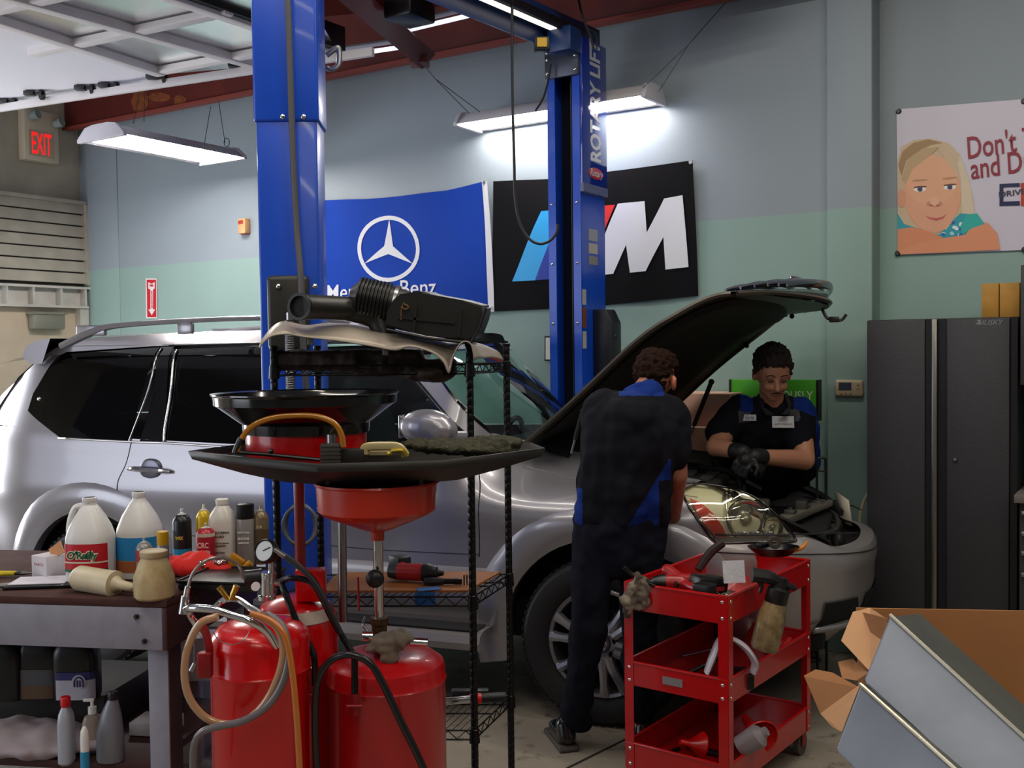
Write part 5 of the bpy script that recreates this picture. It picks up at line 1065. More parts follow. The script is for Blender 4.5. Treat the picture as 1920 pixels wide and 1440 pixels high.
for a, b_ in (((428, 1124), (410, 1100)), ((433, 1124), (444, 1098))): mb = MB(); mb.cyl(lp(TA_, *a, 2.93), lp(TA_, *b_, 2.93), .007, .009); mb.build('fitting', BRASS, TA_)
mb = MB(); mb.tube(L(TA_, [(363, 1190, 2.8), (364, 1215, 2.8), (364, 1245, 2.8)]), .0012); mb.tube(L(TA_, [(472, 1170, 2.79), (462, 1195, 2.79), (440, 1208, 2.79), (412, 1202, 2.79), (400, 1185, 2.79)]), .0013); mb.build('chain', STEEL, TA_)
mb = MB(); mb.cyl(lp(TA_, 366, 1243, 2.8), lp(TA_, 359, 1258, 2.8), .006, .008); mb.build('chain_plug', STEEL, TA_)
cb = V((-.69, 3.25, 0)); TB_ = tank('fluid_tank', 'glossy red domed tank with a white label standing behind the front left tank', cb, .13, .985, ring=.8, dome=.09)
rows_ = [[V(((.13 * .995) * math.cos(rad(a)) * k, .13 * .995 * math.sin(rad(a)) * k, z)) for a in range(-130, -25, 8)] for k, z in ((.995, .915), (.90, .951))]
mb = MB(); mb.grid([[p * 1.0 + V((0, -.003, .004)) for p in r] for r in rows_]); mb.build('label', mat('label_creamw', '#c8bcae', .4), TB_)
# manifold and gauge
mb = MB(); mb.cyl(lp(TB_, 502, 1072, 3.1), lp(TB_, 502, 1122, 3.1), .021, n=20); mb.lathe([(.0, .0), (.028, 0), (.028, .012), (.02, .014)], Matrix.Translation(lp(TB_, 500, 1123, 3.1)), 20); mb.cyl(lp(TB_, 508, 1040, 3.1), lp(TB_, 508, 1075, 3.1), .009); mb.cyl(lp(TB_, 515, 1092, 3.08), lp(TB_, 528, 1092, 3.08), .01); MF = mb.build('manifold', CHROME, TB_)
mb = MB(); mb.cyl(lp(TB_, 480, 1099, 3.06), lp(TB_, 479, 1100, 3.04), .013, n=18); mb.build('small_gauge', mat('gauge_white', '#e8e8e8', .3), MF)
mb = MB(); mb.cyl(lp(TB_, 462, 1085, 3.12), lp(TB_, 492, 1082, 3.12), .026); mb.build('valve_body', BLK, MF)
gd = (V((-.45, -1, .38))).normalized(); gc = lp(TB_, 500, 1034, 3.02); x_, y_, _ = basis(gd); MG = Matrix.Translation(gc) @ Matrix((x_, y_, gd)).transposed().to_4x4()
mb = MB(); mb.lathe([(0, -.025), (.03, -.022), (.035, -.01), (.036, .01), (.032, .016), (.029, .012)], MG, 30); G_ = mb.build('pressure_gauge', BLK, TB_)
mb = MB(); mb.lathe([(0, .012), (.0295, .012)], MG, 30); mb.build('dial', mat('dial_face', '#c8cdd0', .25), G_); mb = MB(); mb.tube([MG @ V((-.004, .0, .014)), MG @ V((.02, .012, .014))], .0012, k=1); mb.build('needle', BLK, G_)
mb = MB(); mb.cyl(lp(TB_, 514, 1030, 3.0), lp(TB_, 538, 1046, 3.0), .008); mb.build('gauge_fitting', STEEL, TB_)
mb = MB(); mb.tube(L(TB_, [(536, 1044, 3.0), (560, 1062, 2.98), (585, 1085, 2.96), (602, 1112, 2.95), (620, 1150, 2.94), (640, 1190, 2.93)]), .009, n=10); mb.build('gauge_hose', HB_, TB_)
PB = mat('pipe_black', '#0f0f12', .25, .3)
mb = MB(); mb.tube(L(TB_, [(527, 1092, 3.02), (536, 1115, 3.0), (560, 1175, 2.98), (583, 1215, 2.97), (590, 1240, 2.96), (590, 1285, 2.96)]), .0095, n=10); mb.tube(L(TB_, [(527, 1090, 3.02), (545, 1084, 3.0), (580, 1090, 2.98), (600, 1115, 2.96), (625, 1165, 2.95), (655, 1215, 2.94), (667, 1235, 2.92)]), .0095, n=10); mb.build('cart_handle', PB, TB_)
mb = MB(); mb.box(lp(TB_, 586, 1298, 2.97), (.03, .03, .07), bev=.004); mb.cyl(lp(TB_, 574, 1303, 2.95), lp(TB_, 598, 1303, 2.95), .005); mb.build('handle_socket', MATS['red_dull'], TB_)
mb = MB(); mb.cyl((.018, .0, .97), (.018, .0, 1.38), .017, n=16); mb.build('red_post', mat('post_red', '#8c1a1a', .3, coat=.4), TB_)
mb = MB(); mb.box((.06, -.05, .93 + .1), (.09, .05, .1), bev=.006); mb.build('post_bracket', TR, TB_)
mb = MB(); c = V(((573 - 960) / 600 - cb.x, 0, 0)); mb.lathe([(0, 1.405), (.16, 1.405), (.185, 1.415), (.187, 1.50), (.18, 1.505)], Matrix.Translation(c), 48); mb.build('funnel_base', TR, TB_)
mb = MB(); mb.lathe([(.0, 1.50), (.195, 1.50), (.197, 1.53), (.205, 1.535), (.272, 1.585), (.282, 1.59), (.284, 1.615), (.29, 1.62), (.29, 1.624), (.278, 1.62), (.265, 1.59), (.19, 1.54), (0, 1.53)], Matrix.Translation(c), 56); mb.build('drain_funnel', mat('funnel_black', '#0b0b0d', .15, coat=.7), TB_)
# sight pipe between
mb = MB(); mb.cyl(P(641, 975, 3.36) - cb, P(643, 1165, 3.36) - cb, .0145, n=16); mb.build('telescopic_pole', STEEL, TB_)
# oil drain: red tank, pole and orange bowl
cd = V((-.39, 3.12, 0)); TD = tank('oil_drain', 'red oil drain tank with a chrome pole carrying an orange red bowl', cd, .177, .845, mat('drain_red', '#b80c14', .3, coat=.25), ring=.9, dome=.05)
px0 = P(710, 1100, 3.12) - cd; X0 = px0.x
mb = MB(); mb.cyl((X0, 0, .93), (X0, 0, 1.225), .0155, n=20); mb.build('chrome_pole', CHROME, TD); mb = MB(); mb.cyl((X0, 0, .83), (X0, 0, .93), .023, n=20); mb.cyl((X0, 0, .925), (X0, 0, .945), .027, n=20); mb.build('pole_collar', mat('brass_dull', '#5c4630', .4, .7), TD)
mb = MB(); mb.ell(P(703, 1085, 3.08) - cd, (.028, .02, .028)); mb.cyl((X0, 0, 1.066), (X0 - .01, -.03, 1.066), .008); mb.build('lock_knob', BLK, TD)
mb = MB(); mb.lathe([(0, 1.18), (.019, 1.18), (.02, 1.205), (.05, 1.215), (.165, 1.262), (.178, 1.275), (.182, 1.35), (.188, 1.354), (.186, 1.36), (.176, 1.352), (.17, 1.28), (0, 1.225)], Matrix.Translation((X0, 0, 0)), 48); mb.build('bowl', mat('bowl_orange', '#b82408', .3, coat=.4), TD)
mb = MB(); mb.tube(L(TD, [(665, 1228, 2.93), (665, 1300, 2.92)]), .010, k=1); mb.build('hook_pipe', PB, TD); mb = MB(); mb.cyl(lp(TD, 665, 1300, 2.92), lp(TD, 665, 1340, 2.92), .017, n=4); mb.cyl(lp(TD, 650, 1324, 2.9), lp(TD, 680, 1324, 2.9), .004); mb.build('hose_socket', MATS['red_dull'], TD)
mb = MB(); mb.tube(L(TD, [(598, 1480, 2.9), (592, 1400, 2.9), (592, 1310, 2.9), (600, 1265, 2.9), (625, 1235, 2.9), (660, 1228, 2.88), (695, 1245, 2.88), (722, 1290, 2.88), (750, 1350, 2.88), (780, 1410, 2.88), (815, 1490, 2.88)]), .0105, n=12); mb.build('black_hose', HB_, TD)
mb = MB(); mb.cyl(lp(TD, 680, 1193, 3.05), lp(TD, 700, 1193, 3.05), .015, n=14); mb.cyl(lp(TD, 770, 1203, 3.05), lp(TD, 802, 1205, 3.05), .014, n=14); mb.cyl(lp(TD, 700, 1195, 3.08), lp(TD, 775, 1203, 3.08), .009); mb.build('cross_valve', CHROME, TD)
mb = MB(); mb.tube(L(TD, [(685, 1157, 3.1), (680, 1170, 3.08), (688, 1182, 3.07), (694, 1192, 3.07)]), .004); mb.build('wire_clip', STEEL, TD)
c = P(728, 1207, 3.05); tag(organic('grey_rag', [('e', c + V((0, 0, 0)), (.055, .05, .035)), ('e', c + V((.035, 0, .018)), (.04, .04, .02)), ('e', c + V((-.035, .0, -.005)), (.035, .035, .02)), ('e', c + V((.01, -.03, -.03)), (.03, .02, .02))], mat('rag_taupe', '#6e6254', .85, sheen=.2), None, .006, 2, .016, 26, seed=5), 'crumpled taupe rag on top of the red oil drain tank', 'rag')

# black undertray resting on the bowl, things in it
t = thing('undertray', 'large black plastic undertray balanced on the orange red bowl', 'tray', V((-.42, 3.1, 1.36)))
rim = [(-.957, 3.10), (-.75, 2.98), (-.54, 2.87), (-.2, 2.90), (.085, 3.10), (.05, 3.30), (-.05, 3.42), (-.5, 3.45), (-.85, 3.40)]
def rimz(x): return 1.45 + .012 * math.sin(x * 4)
def off(s, dx=-.42, dy=3.14): return [(dx + (x - dx) * s, dy + (y - dy) * s) for x, y in rim]
mb = MB(); R1 = [V((x, y, rimz(x))) for x, y in off(1.02)]; R2 = [V((x, y, rimz(x) - .022)) for x, y in off(1.0)]; R3 = [V((x, y, 1.39)) for x, y in off(.72)]; R4 = [V((x, y, 1.362)) for x, y in off(.5)]
mb.grid([R1, R2, R3, R4], closed=True); mb.bm.faces.new([mb.bm.verts.new(v) for v in R4][::-1]); UT = mb.build('pan', mat('undertray_black', '#1d1a15', .5, var=.3, vs=12), t, M=inv(t), solid=.006, smooth=30)
for px in (615, 790): mb = MB(); mb.box(P(px, 895, 3.0), (.012, .02, .04)); mb.build('mount_rib', BLK, t, M=inv(t))
c = P(862, 838, 3.2); tag(organic('foam_pad', [('e', c, (.19, .11, .022), Matrix.Rotation(rad(4), 3, 'Y')), ('e', c + V((.1, .02, .01)), (.10, .09, .02))], mat('pad_green', '#3d3b26', .95, col2='#26251a', c2=(.4, .6), vs=60, bump=.8, bs=120), None, .007, 2, .008, 60), 'rough mossy green pad lying in the black undertray', 'pad')
c = P(722, 848, 3.0); t2 = thing('plastic_bracket', 'cream and yellow plastic bracket with red dots lying in the undertray', 'bracket', c)
mb = MB(); mb.tube([(-.06, 0, -.005), (-.055, 0, .015), (.0, 0, .018), (.04, 0, .014), (.06, 0, -.01)], .008, flat=1.6); mb.box((0, .02, -.004), (.1, .03, .012), bev=.004); mb.build('body', mat('bracket_cream', '#b8a878', .3), t2); mb = MB(); mb.tube([(.02, -.01, .004), (.05, -.01, .006), (.065, -.01, -.012)], .007); mb.ell((.012, -.016, -.004), .007); mb.build('spring', mat('bracket_gold', '#a8902c', .25, .6), t2)
c = P(622, 850, 3.0); t2 = thing('steel_block', 'grey finned metal block with a round stub standing in the undertray', 'metal part', c)
mb = MB(); mb.box((0, 0, .0), (.055, .05, .06), bev=.002)
for i in range(5): mb.box((0, 0, -.022 + i * .011), (.06, .055, .004))
mb.build('block', mat('zinc_dull', '#55504c', .5, .6), t2); mb = MB(); mb.cyl((0, 0, .03), (0, 0, .055), .014, n=18); mb.build('stub', STEEL, t2); mb = MB(); mb.box((.06, .01, -.008), (.07, .04, .04), bev=.003); mb.build('side_block', mat('zinc_dark', '#3a3634', .5, .6), t2)
mb = MB(); mb.tube([P(x, y, 2.98) for x, y in ((444, 846), (452, 825), (472, 800), (510, 784), (560, 779), (600, 782), (628, 795), (640, 815), (644, 838))], .0085, n=12); hs = mb.build('amber_tube', mat('amber_tube', '#a86a08', .12, coat=.8)); tag(hs, 'arched amber tube with a black end in front of the black funnel', 'hose')
mb = MB(); mb.tube([P(x, y, 2.98) for x, y in ((453, 822), (446, 836), (441, 850))], .010); mb.build('black_end', BLK, hs)
mb = MB(); mb.tube([P(x, y, 3.05) for x, y in ((445, 848), (500, 852), (560, 858), (600, 862))], .006); mb.ell(P(508, 846, 3.0), .008); tag(mb.build('thin_rod', DSTEEL), 'thin dark rod lying along the left half of the undertray', 'rod')

# ================================================================ black wire rack
WK = mat('rack_black', '#0b0b0c', .35, .4)
pC, pD, pA, pB_ = V((-.144, 3.55, 0)), V((-.020, 3.90, 0)), V((-.80, 3.55, 0)), V((-.72, 3.90, 0))
pA = V((P(520, 1000, 3.58).x, 3.58, 0)); pB_ = V((P(601, 1000, 3.93).x, 3.93, 0))
rack = thing('wire_rack', 'black four post wire shelving rack in the foreground', 'shelf rack', (pA + pD) / 2); Mi = inv(rack); RH = 1.76
for p in (pA, pB_, pC, pD):
    mb = MB(); prof = []; k = 62
    for i in range(k): z = RH * i / k; prof += [(.0127, z), (.0127, z + RH / k - .003), (.0118, z + RH / k - .0015)]
    prof += [(.0127, RH), (.015, RH + .001), (.015, RH + .012), (0, RH + .014)]; mb.lathe(prof, Matrix.Translation(p), 12); po = mb.build('post', WK, rack, M=Mi)
    mb = MB(); mb.lathe([(.014, 0), (.018, 0), (.018, .02), (.013, .03)], Matrix.Translation(p), 12); mb.build('foot', WK, po, M=Mi)
    for z in (.42, .885, 1.685): mb = MB(); mb.lathe([(.0135, -.028), (.019, -.026), (.016, .02), (.0135, .022)], Matrix.Translation(p + V((0, 0, z))), 14); mb.build('collar', WK, po, M=Mi)
for z in (.42, .885, 1.685):
    mb = MB(); cs = [pA, pC, pD, pB_]
    for a, c in zip(cs, cs[1:] + cs[:1]):
        for dz in (.016, -.016): mb.tube([a + V((0, 0, z + dz)), c + V((0, 0, z + dz))], .0032, n=6, k=1)
        n = int((c - a).length / .03); mb.tube([a.lerp(c, i / n) + V((0, 0, z + (.014 if i % 2 else -.014))) for i in range(n + 1)], .0022, n=5, k=1)
    n = 26
    for i in range(1, n): mb.tube([pA.lerp(pC, i / n) + V((0, 0, z + .016)), pB_.lerp(pD, i / n) + V((0, 0, z + .016))], .0016, n=4, k=1)
    mb.tube([pA.lerp(pB_, .5) + V((0, 0, z + .012)), pC.lerp(pD, .5) + V((0, 0, z + .012))], .003, n=5, k=1); mb.build('wire_shelf', WK, rack, M=Mi)
WD = mat('board_orange', '#8e5424', .55, var=.2, vs=8)
bd = [P(595, 1102, 3.60), P(893, 1112, 3.55), P(940, 1080, 3.88), P(640, 1078, 3.88)]
zs_ = .885 + .024
mb = MB(); q = [V((-.68, 3.60, zs_)), V((-.165, 3.58, zs_)), V((-.05, 3.88, zs_)), V((-.66, 3.90, zs_))]; b0 = [mb.bm.verts.new(v) for v in q]; b1 = [mb.bm.verts.new(v + V((0, 0, .008))) for v in q]
mb.bm.faces.new(b0[::-1]); mb.bm.faces.new(b1)
for i in range(4): mb.bm.faces.new((b0[i], b0[(i + 1) % 4], b1[(i + 1) % 4], b1[i]))
tag(mb.build('shelf_board', WD, smooth=0), 'orange brown board lying on the middle wire shelf', 'board')
ZB = zs_ + .009
mb = MB(); mb.box(V((-.30, 3.60, ZB + .001)), (.08, .05, .002), R=Matrix.Rotation(.3, 3, 'Z')); mb.box(V((-.31, 3.575, ZB - .03)), (.07, .003, .05)); tag(mb.build('blue_tape', mat('tape_blue', '#1d5a9c', .5), smooth=0), 'strip of blue masking tape on the front of the orange brown board', 'tape')
def impact(lab, c, d, s=1.0, name='impact_wrench'):
    t = thing(name, lab, 'impact wrench', c, math.atan2(d.y, d.x)); RD = mat('tool_red', '#9c1a1c', .35); 
    organic('body', [(V((-.06, 0, .035)), V((.03, 0, .035)), .030, .033), (V((-.02, 0, .035)), V((-.09, .11, .03)), .017, .019)], RD, t, .005, 4)
    mb = MB(); mb.lathe([(.033, 0), (.032, .02), (.022, .05), (.014, .055), (.008, .075), (0, .075)], Matrix.Translation((.035, 0, .035)) @ Matrix.Rotation(PI / 2, 4, 'Y'), 20); mb.build('nose', DSTEEL, t)
    mb = MB(); mb.box((-.105, .135, .034), (.075, .06, .06), R=Matrix.Rotation(rad(-40), 3, 'Z'), bev=.008); mb.build('battery', BLK, t)
    mb = MB(); mb.cyl((-.062, 0, .035), (-.095, 0, .035), .03, .024, n=20); mb.build('rear_cap', BLK, t)
    mb = MB(); mb.tube([(-.0, .02, .04), (-.01, .05, .035)], .008, k=1); mb.build('trigger', BLK, t); return t
impact('red and black cordless impact wrench lying on the middle wire shelf', V((-.36, 3.72, ZB)), V((1, -.25, 0)))
t = thing('rubber_hammer', 'black rubber gripped tool lying right of the impact wrench on the middle shelf', 'tool', V((-.25, 3.66, ZB))); mb = MB(); mb.tube([(-.07, 0, .014), (-.04, 0, .014), (.0, 0, .013)], [.012, .015, .012]); mb.build('grip', RUB, t); mb = MB(); mb.tube([(0, 0, .013), (.045, -.002, .013)], .010, k=1); mb.box((.05, -.002, .013), (.03, .02, .02), bev=.003); mb.build('head', BLKM, t)
for i, x in enumerate((-.178, -.168, -.157)): mb = MB(); mb.cyl((x, 3.66, ZB), (x, 3.66, ZB + .035), .003, n=6); tag(mb.build('drill_bit', BLKM), 'black driver bit standing upright on the board beside the front right rack post', 'drill bit', 'driver bits beside the front right rack post')
mb = MB(); mb.tube([P(671, 1082, 3.5), P(673, 1146, 3.5)], .004, k=1); tag(mb.build('red_pencil', mat('pencil_red', '#a01418', .4)), 'slim red marker hanging from the front edge of the middle wire shelf', 'marker')
t = thing('ratchet_tool', 'chrome and red air tool lying on the bottom wire shelf', 'air tool', V((-.27, 3.78, .44))); mb = MB(); mb.cyl((0, 0, .02), (.10, .02, .02), .014, n=14); mb.build('shank', CHROME, t); mb = MB(); mb.cyl((.10, .02, .02), (.14, .03, .02), .02, n=14); mb.build('collar', TR, t); mb = MB(); mb.cyl((.14, .03, .02), (.23, .045, .02), .018, n=14); mb.box((.1, .06, .03), (.14, .04, .03), bev=.006); mb.build('grip', BLK, t)
# silver cover on the top shelf
front = [(486, 653), (497, 640), (512, 630), (540, 627), (570, 632), (640, 640), (700, 650), (742, 657), (765, 650), (790, 654), (815, 664), (832, 680), (842, 700), (848, 672), (860, 648), (872, 640), (884, 648), (890, 676)]
mid_ = [(490, 640), (505, 622), (522, 610), (540, 610), (572, 618), (600, 614), (650, 614), (700, 624), (760, 632), (790, 640), (820, 648), (840, 652), (852, 650), (862, 645), (872, 643), (884, 646), (893, 654), (906, 672)]
top_ = [(503, 628), (515, 613), (530, 605), (545, 606), (575, 611), (610, 608), (655, 609), (705, 616), (765, 624), (800, 630), (835, 636), (860, 640), (880, 643), (895, 647), (912, 650), (925, 655), (936, 662), (944, 676)]
mb = MB(); CF_ = lambda pts, Y: catmull([P(x, y, Y) for x, y in pts], 4)
r1, r2, r3 = CF_(front, 3.46), CF_(mid_, 3.54), CF_(top_, 3.84); rws = []
for u in range(5): rws.append([a.lerp(c, u / 4) + V((0, 0, .004 * math.sin(PI * u / 4))) for a, c in zip(r1, r2)])
for u in range(1, 7): rws.append([a.lerp(c, u / 6) + V((0, 0, .006 * math.sin(PI * u / 6))) for a, c in zip(r2, r3)])
mb.grid(rws); tag(mb.build('silver_cover', mat('cover_silver', '#a3978a', .42, .35, var=.06, vs=8, bump=.06, bs=20), smooth=60, solid=.004), 'curved silver metal engine cover lying over the top of the wire rack', 'engine cover')
c = P(650, 672, 3.66); tag(organic('intake_manifold', [('b', P(600, 676, 3.70), (.30, .24, .065)), ('b', P(765, 690, 3.70), (.34, .22, .055)), ('b', P(660, 672, 3.70), (.5, .2, .055)), ('e', P(560, 674, 3.68), (.06, .07, .035)), ('e', P(810, 700, 3.6), (.09, .06, .03)), ('e', P(700, 682, 3.62), (.2, .03, .02))], mat('manifold_brown', '#2a1c14', .6, .2, var=.4, vs=20), None, .008, 1, .008, 24), 'dark brown engine part under the silver cover on the top wire shelf', 'engine part')
for px, py in ((582, 640), (723, 660)): mb = MB(); mb.box(P(px, py, 3.53), (.02, .012, .024), bev=.002); tag(mb.build('metal_clip', STEEL), ('small steel clip under the left half of the silver cover', 'small steel clip under the right half of the silver cover')[px > 600], 'clip')
# air filter box and bellows
AB = mat('airbox_black', '#1a1917', .4, var=.15, vs=20); t = thing('air_filter_box', 'black air filter box with ribbed intake hose lying on the silver cover', 'air filter box', P(800, 640, 3.62)); Mi = inv(t)
mb = MB(); a, c = P(566, 576, 3.50), P(688, 580, 3.62); x_, y_, d = basis(c - a); M_ = Matrix.Translation(a) @ Matrix((x_, y_, d)).transposed().to_4x4(); M_ = Matrix.Translation(a) @ Matrix.Rotation(0, 4, 'Z') @ Matrix((x_, y_, d)).transposed().to_4x4()
Lp = (c - a).length; mb.tube([a + V((.005, -.03, 0)), a + V((.06, .02, 0)), c], [.043, .041, .040], n=20); mb.build('intake_pipe', AB, t, M=Mi)
nd = V((-.42, -1, .03)).normalized(); x_, y_, _ = basis(nd); MM = Matrix.Translation(a + V((.005, -.03, 0)) + nd * .004) @ Matrix((x_, y_, nd)).transposed().to_4x4()
mb = MB(); mb.lathe([(.036, .0), (.046, .0), (.046, .012), (.036, .012)], MM, 28); mb.build('pipe_lip', BLK, t, M=Mi); mb = MB(); mb.lathe([(0, .001), (.0365, .001), (.0365, .010)], MM, 28); mb.build('pipe_mouth', DARK, t, M=Mi)
a, c = P(672, 556, 3.6), P(748, 572, 3.6); x_, y_, d = basis(c - a); M_ = Matrix.Translation(a) @ Matrix((x_, y_, d)).transposed().to_4x4(); pr = [(0, -.03), (.03, -.028), (.05, -.01)]; Lb = (c - a).length; n = 9
for i in range(n): pr += [(.070, Lb * (i + .1) / n * .8), (.070, Lb * (i + .45) / n * .8), (.060, Lb * (i + .6) / n * .8), (.060, Lb * (i + .9) / n * .8)]
pr += [(.062, Lb * .85), (.058, Lb), (.055, Lb + .03)]
mb = MB(); mb.lathe(pr, M_, 30); mb.build('bellows', BLK, t, M=Mi)
mb = MB(); c1_, c2_ = P(742, 566, 3.6), P(742, 568, 3.6); mb.lathe([(.062, Lb * .86), (.066, Lb * .87), (.066, Lb * .96), (.062, Lb * .97)], M_, 28); mb.build('hose_clamp', STEEL, t, M=Mi)
organic('elbow', [(P(705, 585, 3.6), P(722, 632, 3.6), .035, .045), (P(650, 585, 3.58), P(705, 596, 3.6), .03, .035)], AB, t, .008, 4, fn=lambda p: Mi @ p)
Fb = frame(P(740, 560, 3.56), P(900, 590, 3.56) - P(740, 560, 3.56), Z)      # box seen from its side, tipped
def pxq(pts, Y): return [P(x, y, Y) for x, y in pts]
fr = [(720, 612), (728, 575), (745, 552), (790, 545), (812, 553), (868, 563), (908, 574), (906, 596), (892, 632), (880, 640), (800, 630)]
mb = MB(); A_ = pxq(fr, 3.48); B2 = [p + V((.02, .22, .01)) for p in A_]; va = [mb.bm.verts.new(p) for p in A_]; vb = [mb.bm.verts.new(p) for p in B2]
mb.bm.faces.new(va[::-1]); mb.bm.faces.new(vb)
for i in range(len(va)): k = (i + 1) % len(va); mb.bm.faces.new((va[i], va[k], vb[k], vb[i]))
bmesh.ops.bevel(mb.bm, geom=mb.bm.edges[:], offset=.008, segments=2, affect='EDGES'); mb.build('filter_housing', AB, t, M=Mi, smooth=40)
mb = MB(); mb.tube(pxq([(725, 618), (800, 634), (880, 643)], 3.47), .006, k=1, n=6); mb.tube(pxq([(884, 641), (898, 615), (911, 578)], 3.47), .006, k=1, n=6)
for i in range(14): f_ = i / 13; mb.box(P(884 + 27 * f_, 641 - 62 * f_ , 3.468), (.005, .006, .010))
mb.build('housing_flange', BLK, t, M=Mi); mb = MB(); mb.tube(pxq([(752, 600), (753, 580), (758, 566)], 3.472), .0025); mb.tube(pxq([(752, 575), (760, 580), (766, 576), (758, 570)], 3.465), .003); mb.build('wire_clip', mat('clip_rust', '#6a4a28', .5, .5), t, M=Mi)
mb = MB(); mb.box(P(800, 600, 3.474), (.19, .008, .008), R=Matrix.Rotation(rad(6), 3, 'Y')); mb.box(P(778, 598, 3.474), (.008, .008, .09), R=Matrix.Rotation(rad(6), 3, 'Y')); mb.box(P(862, 606, 3.474), (.008, .008, .09), R=Matrix.Rotation(rad(6), 3, 'Y')); mb.build('housing_rib', AB, t, M=Mi)
# ================================================================ red tool cart
KA, KB = V((.8, -.6, 0)), V((.6, .8, 0)); K = V((.777, 3.77, 0)); CA_, CBL = .43, .80
CX = K - KA * CA_                                         # left front corner; x along KA, y along KB
MK = Matrix.Translation(CX) @ Matrix((KA, KB, Z)).transposed().to_4x4(); MKi = MK.inverted()
cart = thing('tool_cart', 'red three tray rolling tool cart beside the mechanic seen from behind', 'tool cart', CX, R=MK.to_3x3())
CRD = mat('cart_red', '#b8040a', .28, coat=.5, var=.08, vs=10)
TRAYS = ((.835, .10), (.528, .09), (.208, .10))
for ztop, h in TRAYS:
    mb = MB(); th_ = .004
    mb.box((CA_ / 2, CBL / 2, ztop - h), (CA_, CBL, th_)); 
    for x in (0, CA_): mb.box((x, CBL / 2, ztop - h / 2), (th_, CBL, h))
    for y in (0, CBL): mb.box((CA_ / 2, y, ztop - h / 2), (CA_, th_, h))
    tr_ = mb.build('tray', CRD, cart, smooth=0)
    mb = MB(); e = .006
    for a, c in (((0, 0), (CA_, 0)), ((CA_, 0), (CA_, CBL)), ((CA_, CBL), (0, CBL)), ((0, CBL), (0, 0))): mb.tube([V((*a, ztop)), V((*c, ztop))], e, n=8, k=1)
    mb.build('tray_rim', CRD, tr_)
for x, y, sx, sy in ((0, 0, 1, 1), (CA_, 0, -1, 1), (CA_, CBL, -1, -1), (0, CBL, 1, -1)):
    mb = MB(); mb.box((x + sx * .016, y - sy * .004, .473), (.038, .003, .735)); mb.box((x - sx * .004, y + sy * .016, .473), (.003, .038, .735)); lg = mb.build('leg', CRD, cart, smooth=0)
    mb = MB()
    for ztop, h in TRAYS:
        for dz in (.02, h - .02): mb = MB(); mb.ell((x + sx * .018, y - sy * .006, ztop - dz), (.007, .004, .007), n=10); mb.build('bolt', CHROME, lg); mb = MB(); mb.ell((x - sx * .006, y + sy * .018, ztop - dz), (.004, .007, .007), n=10); mb.build('bolt', CHROME, lg)
    mb = MB(); mb.cyl((x + sx * .03 - .012, y + sy * .03, .05), (x + sx * .03 + .012, y + sy * .03, .05), .05, n=24); mb.build('caster_wheel', mat('caster_grey', '#4a4542', .5), cart)
    mb = MB(); mb.box((x + sx * .03, y + sy * .03, .11), (.05, .05, .02), bev=.004); mb.box((x + sx * .03 - .018, y + sy * .03, .075), (.004, .04, .07)); mb.box((x + sx * .03 + .018, y + sy * .03, .075), (.004, .04, .07)); mb.build('caster_fork', mat('red_dull', ''), cart) if 0 else mb.build('caster_fork', MATS['red_dull'], cart)
mb = MB(); mb.box((.205, -.0045, .483), (.085, .002, .03)); mb.build('label_plate', mat('label_silver', '#8f8a8c', .35, .3), cart, smooth=0)
def on_cart(px, py, z): return PZ(px, py, z)
ZT_ = .835 - .098
def cl(p): return MKi @ p
# contents: impact wrench, ratchet strap handles, silver plate, parts dish
d_ = V((.95, -.25, 0))
impact('red and black cordless impact gun lying at the front of the cart top tray', MK @ V((.14, .14, ZT_ + .055)), V((-.97, .1, 0)), name='impact_gun')
t = thing('battery_drill', 'cordless drill with a chunky black and red battery on the cart top tray', 'drill', MK @ V((.27, .17, ZT_ + .055))); Mi = None
mb = MB(); mb.box((0, 0, .035), (.13, .09, .075), R=Matrix.Rotation(.35, 3, 'Z') @ Matrix.Rotation(.12, 3, 'Y'), bev=.012); mb.build('battery', BLK, t); mb = MB(); mb.box((.03, -.048, .03), (.05, .006, .014), R=Matrix.Rotation(.3, 3, 'Z')); mb.build('battery_stripe', mat('tool_red', ''), t) if 0 else mb.build('battery_stripe', MATS['tool_red'], t)
organic('grip', [(V((-.05, .03, .05)), V((-.12, .07, .05)), .024, .02), (V((-.1, .06, .05)), V((-.14, .12, .07)), .02, .026)], MATS['tool_red'], t, .006, 3)
mb = MB(); mb.tube([MK @ V((.05, .52, ZT_ + .06)), MK @ V((.08, .58, ZT_ + .13)), MK @ V((.12, .62, ZT_ + .17))], [.016, .02, .018]); tag(mb.build('grip_lever', mat('grip_dark', '#241014', .5)), 'dark red rubber grip sticking up at the back of the cart top tray', 'handle')
mb = MB(); mb.tube([P(1170, 1064, 3.98), P(1190, 1080, 3.98), P(1228, 1099, 3.95)], .0085, k=3); tag(mb.build('pry_bar', BLKM), 'black bar poking out over the left front corner of the cart', 'bar')
t_ = P(1376, 1072, 3.95); mb = MB(); mb.box(t_, (.085, .004, .085), R=Matrix.Rotation(.12, 3, 'Z') @ Matrix.Rotation(-.2, 3, 'X')); tag(mb.build('foil_plate', mat('foil', '#e0e0e8', .35, .3, bump=.5, bs=18), smooth=0), 'square sheet of bright foil standing on the cart top tray', 'foil')
t = thing('parts_dish', 'black oval dish of loose parts at the far end of the cart top tray', 'dish', MK @ V((.33, .66, .855))); mb = MB(); mb.lathe([(0, .02), (.06, .02), (.09, .05), (.095, .052), (.09, .046), (.06, .015), (0, .015)], Matrix(), 28, sx=1.15, sy=.8); mb.build('dish', BLKM, t)
